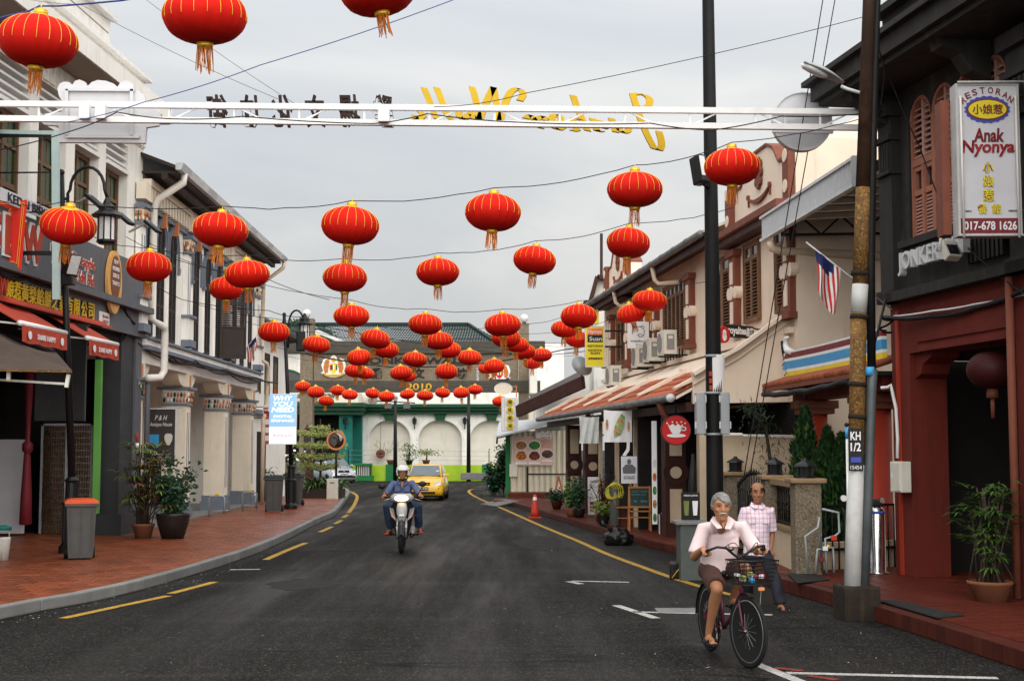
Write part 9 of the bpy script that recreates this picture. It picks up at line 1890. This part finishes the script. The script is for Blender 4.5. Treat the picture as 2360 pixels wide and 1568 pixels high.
fuse('checked_shirt',sh,'plaid',wb2,.011,5,.010,8);cl2=MB();nc=nk+Vector((0,0,-.005))
for sx in(-1,1):cl2.add([nc+Vector((sx*.062,.02,.03)),nc+Vector((sx*.008,-.092,-.04)),nc+Vector((sx*.05,-.112,-.05)),nc+Vector((sx*.10,-.03,-.015)),nc+Vector((sx*.05,.08,.035))],[(0,1,2,3),(0,3,4)])
o_=obj('collar',cl2,'plaid',wb2);sm=o_.modifiers.new('t','SOLIDIFY');sm.thickness=.01
for sx in(-1,1):obj('pocket',MB(TR(hipc.lerp(nk,.68)+Vector((sx*.085,-.128,0)))).bbox((0,0,0),(.09,.008,.10),bev=.003),'plaid',wb2)
tr_=MB();tr_.tube([hipc+Vector((0,0,.03)),hipc+Vector((0,0,-.08)),hipc+Vector((0,0,-.13))],[(.115,.155),(.12,.155),(.11,.14)],16)
for h_,k_,a_ in((hpR,knR,anR),(hpL,knL,anL)):tr_.tube([h_+Vector((0,0,-.02)),h_.lerp(k_,.5),k_,k_.lerp(a_,.5),a_+Vector((0,.01,-.01))],[.095,.085,.075,.072,.078],14)
fuse('trousers',tr_,'trousers_navy',wb2,.011,5,.012,8)
for a_ in(anL,anR):obj('slipper',MB(TR(a_+Vector((.01,-.06,-.078)))).bbox((0,0,0),(.10,.27,.022),bev=.01),'sandal',wb2);obj('slipper_strap',MB(TR(a_+Vector((.01,-.105,-.052)))).bbox((0,0,0),(.10,.05,.035),bev=.015),'sandal',wb2)
# --- scooter and rider
D('scooter_white',(.34,.34,.35),.35,.05,4.0,coat=.4);D('lamp_lit',(1.0,.62,.22),.3,.0,3.0,emit=5.0);D('amber',(.75,.20,.02),.25,.1)
s0=G(921,1274);sc=1.06;MS=TR(s0.x,s0.y+.62*sc,0)@RZ(R(3))@SC(sc,sc,sc)
so=thing('scooter','black and white underbone scooter with lit headlight riding up the street','scooter',s0+Vector((0,.6,0)))
def sw(y,st=0):
    M=MS@TR(0,y,.28)@RZ(st)@RY(math.pi/2);w=obj('wheel',MB(M).lathe([(.20,-.03),(.25,-.042),(.28,-.02),(.28,.02),(.25,.042),(.20,.03)],32),'tyre',so);obj('rim',MB(M).lathe([(.03,-.03),(.19,-.02),(.205,-.028),(.205,.028),(.19,.02),(.03,.03)],24),'rim',w)
sw(-.62,R(-3));sw(.60)
SB=lambda nm,pts,r,m='dark_plastic',n=10:obj(nm,MB(MS).tube(pts,r,n),m,so)
for sx in(-1,1):SB('fork_leg',[(sx*.075,-.62,.28),(sx*.08,-.50,.62)],[.022,.026],'rim')
obj('front_fender',MB(MS).loft([[(x*w,-.62+.335*math.cos(R(a))*-1,.28+.335*math.sin(R(a))-abs(x)*.05)for x in(-1,-.5,0,.5,1)]for a,w in((15,.05),(45,.065),(80,.07),(120,.07),(150,.06))],closed=False),'dark_plastic',so)
obj('leg_shield',MB(MS).loft([[(x,-.44+yo+abs(x)*1.1,z)for x in(-w,-w*.7,-w*.35,0,w*.35,w*.7,w)]for z,w,yo in((.34,.12,.06),(.50,.17,.0),(.68,.20,-.05),(.82,.21,-.07),(.92,.16,-.03))],closed=False),'dark_plastic',so)
obj('front_fairing',MB(MS).loft([[(w*math.cos(a),-.50+d*math.sin(a)+yo,z)for a in[2*math.pi*k/16 for k in range(16)]]for z,w,d,yo in((.50,.03,.02,-.02),(.58,.055,.04,-.03),(.70,.095,.06,-.03),(.80,.10,.06,.0),(.90,.08,.05,.04))]),'scooter_white',so)
for sx in(-1,1):obj('indicator',MB(MS).bbox((sx*.165,-.50,.68),(.06,.06,.07),bev=.025),'amber',so);obj('fairing_wing',MB(MS).add([(sx*.10,-.60,.58),(sx*.19,-.52,.66),(sx*.23,-.44,.82),(sx*.15,-.56,.80)],[(0,1,2,3)]),'scooter_white',so)
obj('fairing_mark',MB(MS).bbox((0,-.605,.68),(.10,.02,.03),bev=.01),'sign_white',so);obj('nose',MB(MS).bbox((0,-.56,.48),(.16,.08,.10),bev=.03),'dark_plastic',so);obj('number_plate',MB(MS@TR(.0,-.62,.47)@RY(R(-14))).bbox((0,0,0),(.20,.015,.06),bev=.006),'sign_white',so)
obj('handlebar_cowl',MB(MS).loft([[(w*math.cos(a),-.40+d*math.sin(a)+yo,z)for a in[2*math.pi*k/16 for k in range(16)]]for z,w,d,yo in((.90,.10,.06,0),(.95,.20,.09,-.02),(1.01,.22,.10,-.01),(1.07,.15,.07,.02))]),'scooter_white',so)
obj('headlight',MB(MS@TR(-.01,-.485,.985)).ico((0,0,0),1,3,s=(.125,.05,.055)),'lamp_lit',so)
SB('handlebar',[(-.36,-.30,1.00),(-.2,-.36,1.0),(0,-.38,1.0),(.2,-.36,1.0),(.36,-.30,1.00)],.016)
for sx in(-1,1):SB('mirror_stem',[(sx*.27,-.34,1.02),(sx*.33,-.33,1.13),(sx*.36,-.33,1.17)],.009);obj('mirror',MB(MS@TR(sx*.37,-.33,1.20 if sx<0 else 1.24)).ico((0,0,0),1,2,s=(.075,.025,.055)),'black_metal',so);SB('brake_lever',[(sx*.2,-.42,.98),(sx*.38,-.40,.93)],.007,'rim')
obj('seat',MB(MS).loft([[(w*math.cos(a),y,.76+zo+h*math.sin(a))for a in[2*math.pi*k/14 for k in range(14)]]for y,w,h,zo in((-.05,.06,.03,-.02),(.05,.11,.05,0),(.3,.14,.06,.02),(.6,.13,.05,.05),(.75,.06,.03,.05))]),'dark_plastic',so)
obj('engine',MB(MS).bbox((0,.0,.36),(.24,.5,.26),bev=.05),'dark_plastic',so);obj('floor_tunnel',MB(MS).bbox((0,-.15,.52),(.16,.6,.22),bev=.05),'dark_plastic',so);obj('tail',MB(MS).bbox((0,.65,.70),(.2,.5,.16),bev=.05),'dark_plastic',so);SB('exhaust',[(.16,.1,.26),(.18,.4,.28),(.18,.85,.36)],[.03,.05,.055],'steel_dark')
for sx in(-1,1):SB('foot_peg',[(sx*.1,.02,.30),(sx*.30,.02,.30)],.016)
MR=lambda x,y,z:MS@Vector((x,y,z));rd=thing('person','scooter rider in white helmet blue shirt and jeans','person',s0+Vector((0,.6,0)))
pel=MR(0,.22,.88);nk=MR(0,.02,1.32);hc=MR(.0,-.03,1.44);shR,shL=MR(-.175,.04,1.24),MR(.175,.04,1.24);elR,elL=MR(-.30,-.04,1.06),MR(.29,-.04,1.08);grR,grL=MR(-.335,-.31,1.01),MR(.335,-.31,1.01);hpR,hpL=MR(-.10,.20,.86),MR(.10,.20,.86);knR,knL=MR(-.28,-.20,.80),MR(.29,-.18,.80);anR,anL=MR(-.22,.02,.40),MR(.30,.02,.42)
bd=MB();Hm=head_mesh(bd,hc,R(3),R(2),.24);limb(bd,[nk+Vector((0,.02,-.1)),nk,hc+Vector((0,0,-.06))],[.06,.055,.056]);limb(bd,[pel,pel.lerp(nk,.5),pel.lerp(nk,.8)],[.10,.10,.08])
for s_,e_,g_ in((shR,elR,grR),(shL,elL,grL)):wr=g_.lerp(e_,.28)+Vector((0,0,.02));limb(bd,[s_,e_],[.06,.045]);limb(bd,[e_,e_.lerp(wr,.4),wr],[.045,.044,.030]);hand(bd,wr,g_-wr,Vector((0,0,1)),1.1,.75,True)
for h_,k_,a_,sx in((hpR,knR,anR,-1),(hpL,knL,anL,1)):limb(bd,[h_,k_],[.09,.06]);limb(bd,[k_,k_.lerp(a_,.4),a_],[.06,.055,.038]);bd.tube([a_+Vector((0,.05,-.05)),a_+Vector((sx*.02,-.03,-.045)),a_+Vector((sx*.045,-.12,-.065)),a_+Vector((sx*.06,-.17,-.07))],[.034,.04,(.026,.046),(.015,.036)],12)
rdb=fuse('body',bd,'skin_dark',rd,.009,4);face_parts(rdb,Hm)
hm=MB(TR(hc)@RZ(R(3)));rings=[]
for z,w in((-.075,.118),(-.03,.128),(.03,.132),(.08,.122),(.115,.095),(.135,.055),(.142,.01)):rings.append([(w*math.cos(a),w*1.15*math.sin(a)+.012,z)for a in[2*math.pi*k/28 for k in range(28)]])
hmesh=MB(TR(hc+Vector((0,0,.015)))@RZ(R(3)))
for i in range(len(rings)-1):
    for k in range(28):
        a=2*math.pi*(k+.5)/28
        if math.sin(a)<-.45 and rings[i][0][2]<.025:continue
        hmesh.add([rings[i][k],rings[i][(k+1)%28],rings[i+1][(k+1)%28],rings[i+1][k]],[(0,1,2,3)],smooth=True)
hl_=obj('helmet',hmesh,'helmet',rdb);sm=hl_.modifiers.new('t','SOLIDIFY');sm.thickness=.02;sm.offset=-1
for sx in(-1,1):obj('chin_strap',MB().tube([hc+Vector((sx*.105,-.02,-.06)),hc+Vector((sx*.085,-.05,-.12)),hc+Vector((0,-.07,-.15))],.014,6),'black',rdb)
obj('helmet_lining',MB().tube([hc+Vector((.115*math.cos(a),-.02+.12*math.sin(a),-.062))for a in[R(-10+200*k/12)for k in range(13)]],.016,6),'black',rdb)
sh=MB();sh.tube([pel+Vector((0,.02,-.06)),pel+Vector((0,0,.06)),pel.lerp(nk,.5),pel.lerp(nk,.78),nk+Vector((0,.01,-.04))],[(.15,.175),(.15,.175),(.145,.18),(.12,.185),(.07,.085)],20)
for s_,e_,g_ in((shR,elR,grR),(shL,elL,grL)):m_=e_.lerp(g_,.22);sh.tube([s_.lerp(nk,.4)+Vector((0,0,-.06)),s_,s_.lerp(e_,.5),e_,m_],[.07,.072,.068,.064,.062],14)
fuse('blue_shirt',sh,'shirt_blue',rdb,.012,5,.014,8);cl2=MB();nc=nk+Vector((0,0,-.03))
for sx in(-1,1):cl2.add([nc+Vector((sx*.065,.0,.03)),nc+Vector((sx*.03,-.10,-.09)),nc+Vector((sx*.075,-.12,-.07)),nc+Vector((sx*.115,-.04,-.01))],[(0,1,2,3)]);
o_=obj('collar',cl2,'shirt_blue',rdb);sm=o_.modifiers.new('t','SOLIDIFY');sm.thickness=.012
obj('throat',MB().add([nc+Vector((-.045,-.085,.02)),nc+Vector((.045,-.085,.02)),nc+Vector((.0,-.138,-.14))],[(0,1,2)]),'skin_dark',rdb)
for sx in(-1,1):obj('shirt_pocket',MB(TR(pel.lerp(nk,.60)+Vector((sx*.095,-.150,0)))).bbox((0,0,0),(.11,.012,.11),bev=.004),'shirt_blue',rdb)
tr_=MB();tr_.tube([pel+Vector((0,0,-.06)),pel+Vector((0,0,.06))],[(.15,.18),(.14,.17)],16)
for h_,k_,a_ in((hpR,knR,anR),(hpL,knL,anL)):tr_.tube([h_,h_.lerp(k_,.5),k_+Vector((0,-.01,.01)),k_.lerp(a_,.5),a_+Vector((0,0,.03))],[.115,.105,.088,.080,.078],14)
fuse('jeans',tr_,'jeans',rdb,.012,5,.012,8)
for a_,sx in((anR,-1),(anL,1)):obj('sandal',MB(TR(a_+Vector((sx*.03,-.06,-.082)))@RZ(sx*.25)).bbox((0,0,0),(.10,.28,.025),bev=.01),'sandal_red',rdb);obj('sandal_strap',MB(TR(a_+Vector((sx*.035,-.10,-.05)))).bbox((0,0,0),(.105,.05,.04),bev=.018),'sandal',rdb)
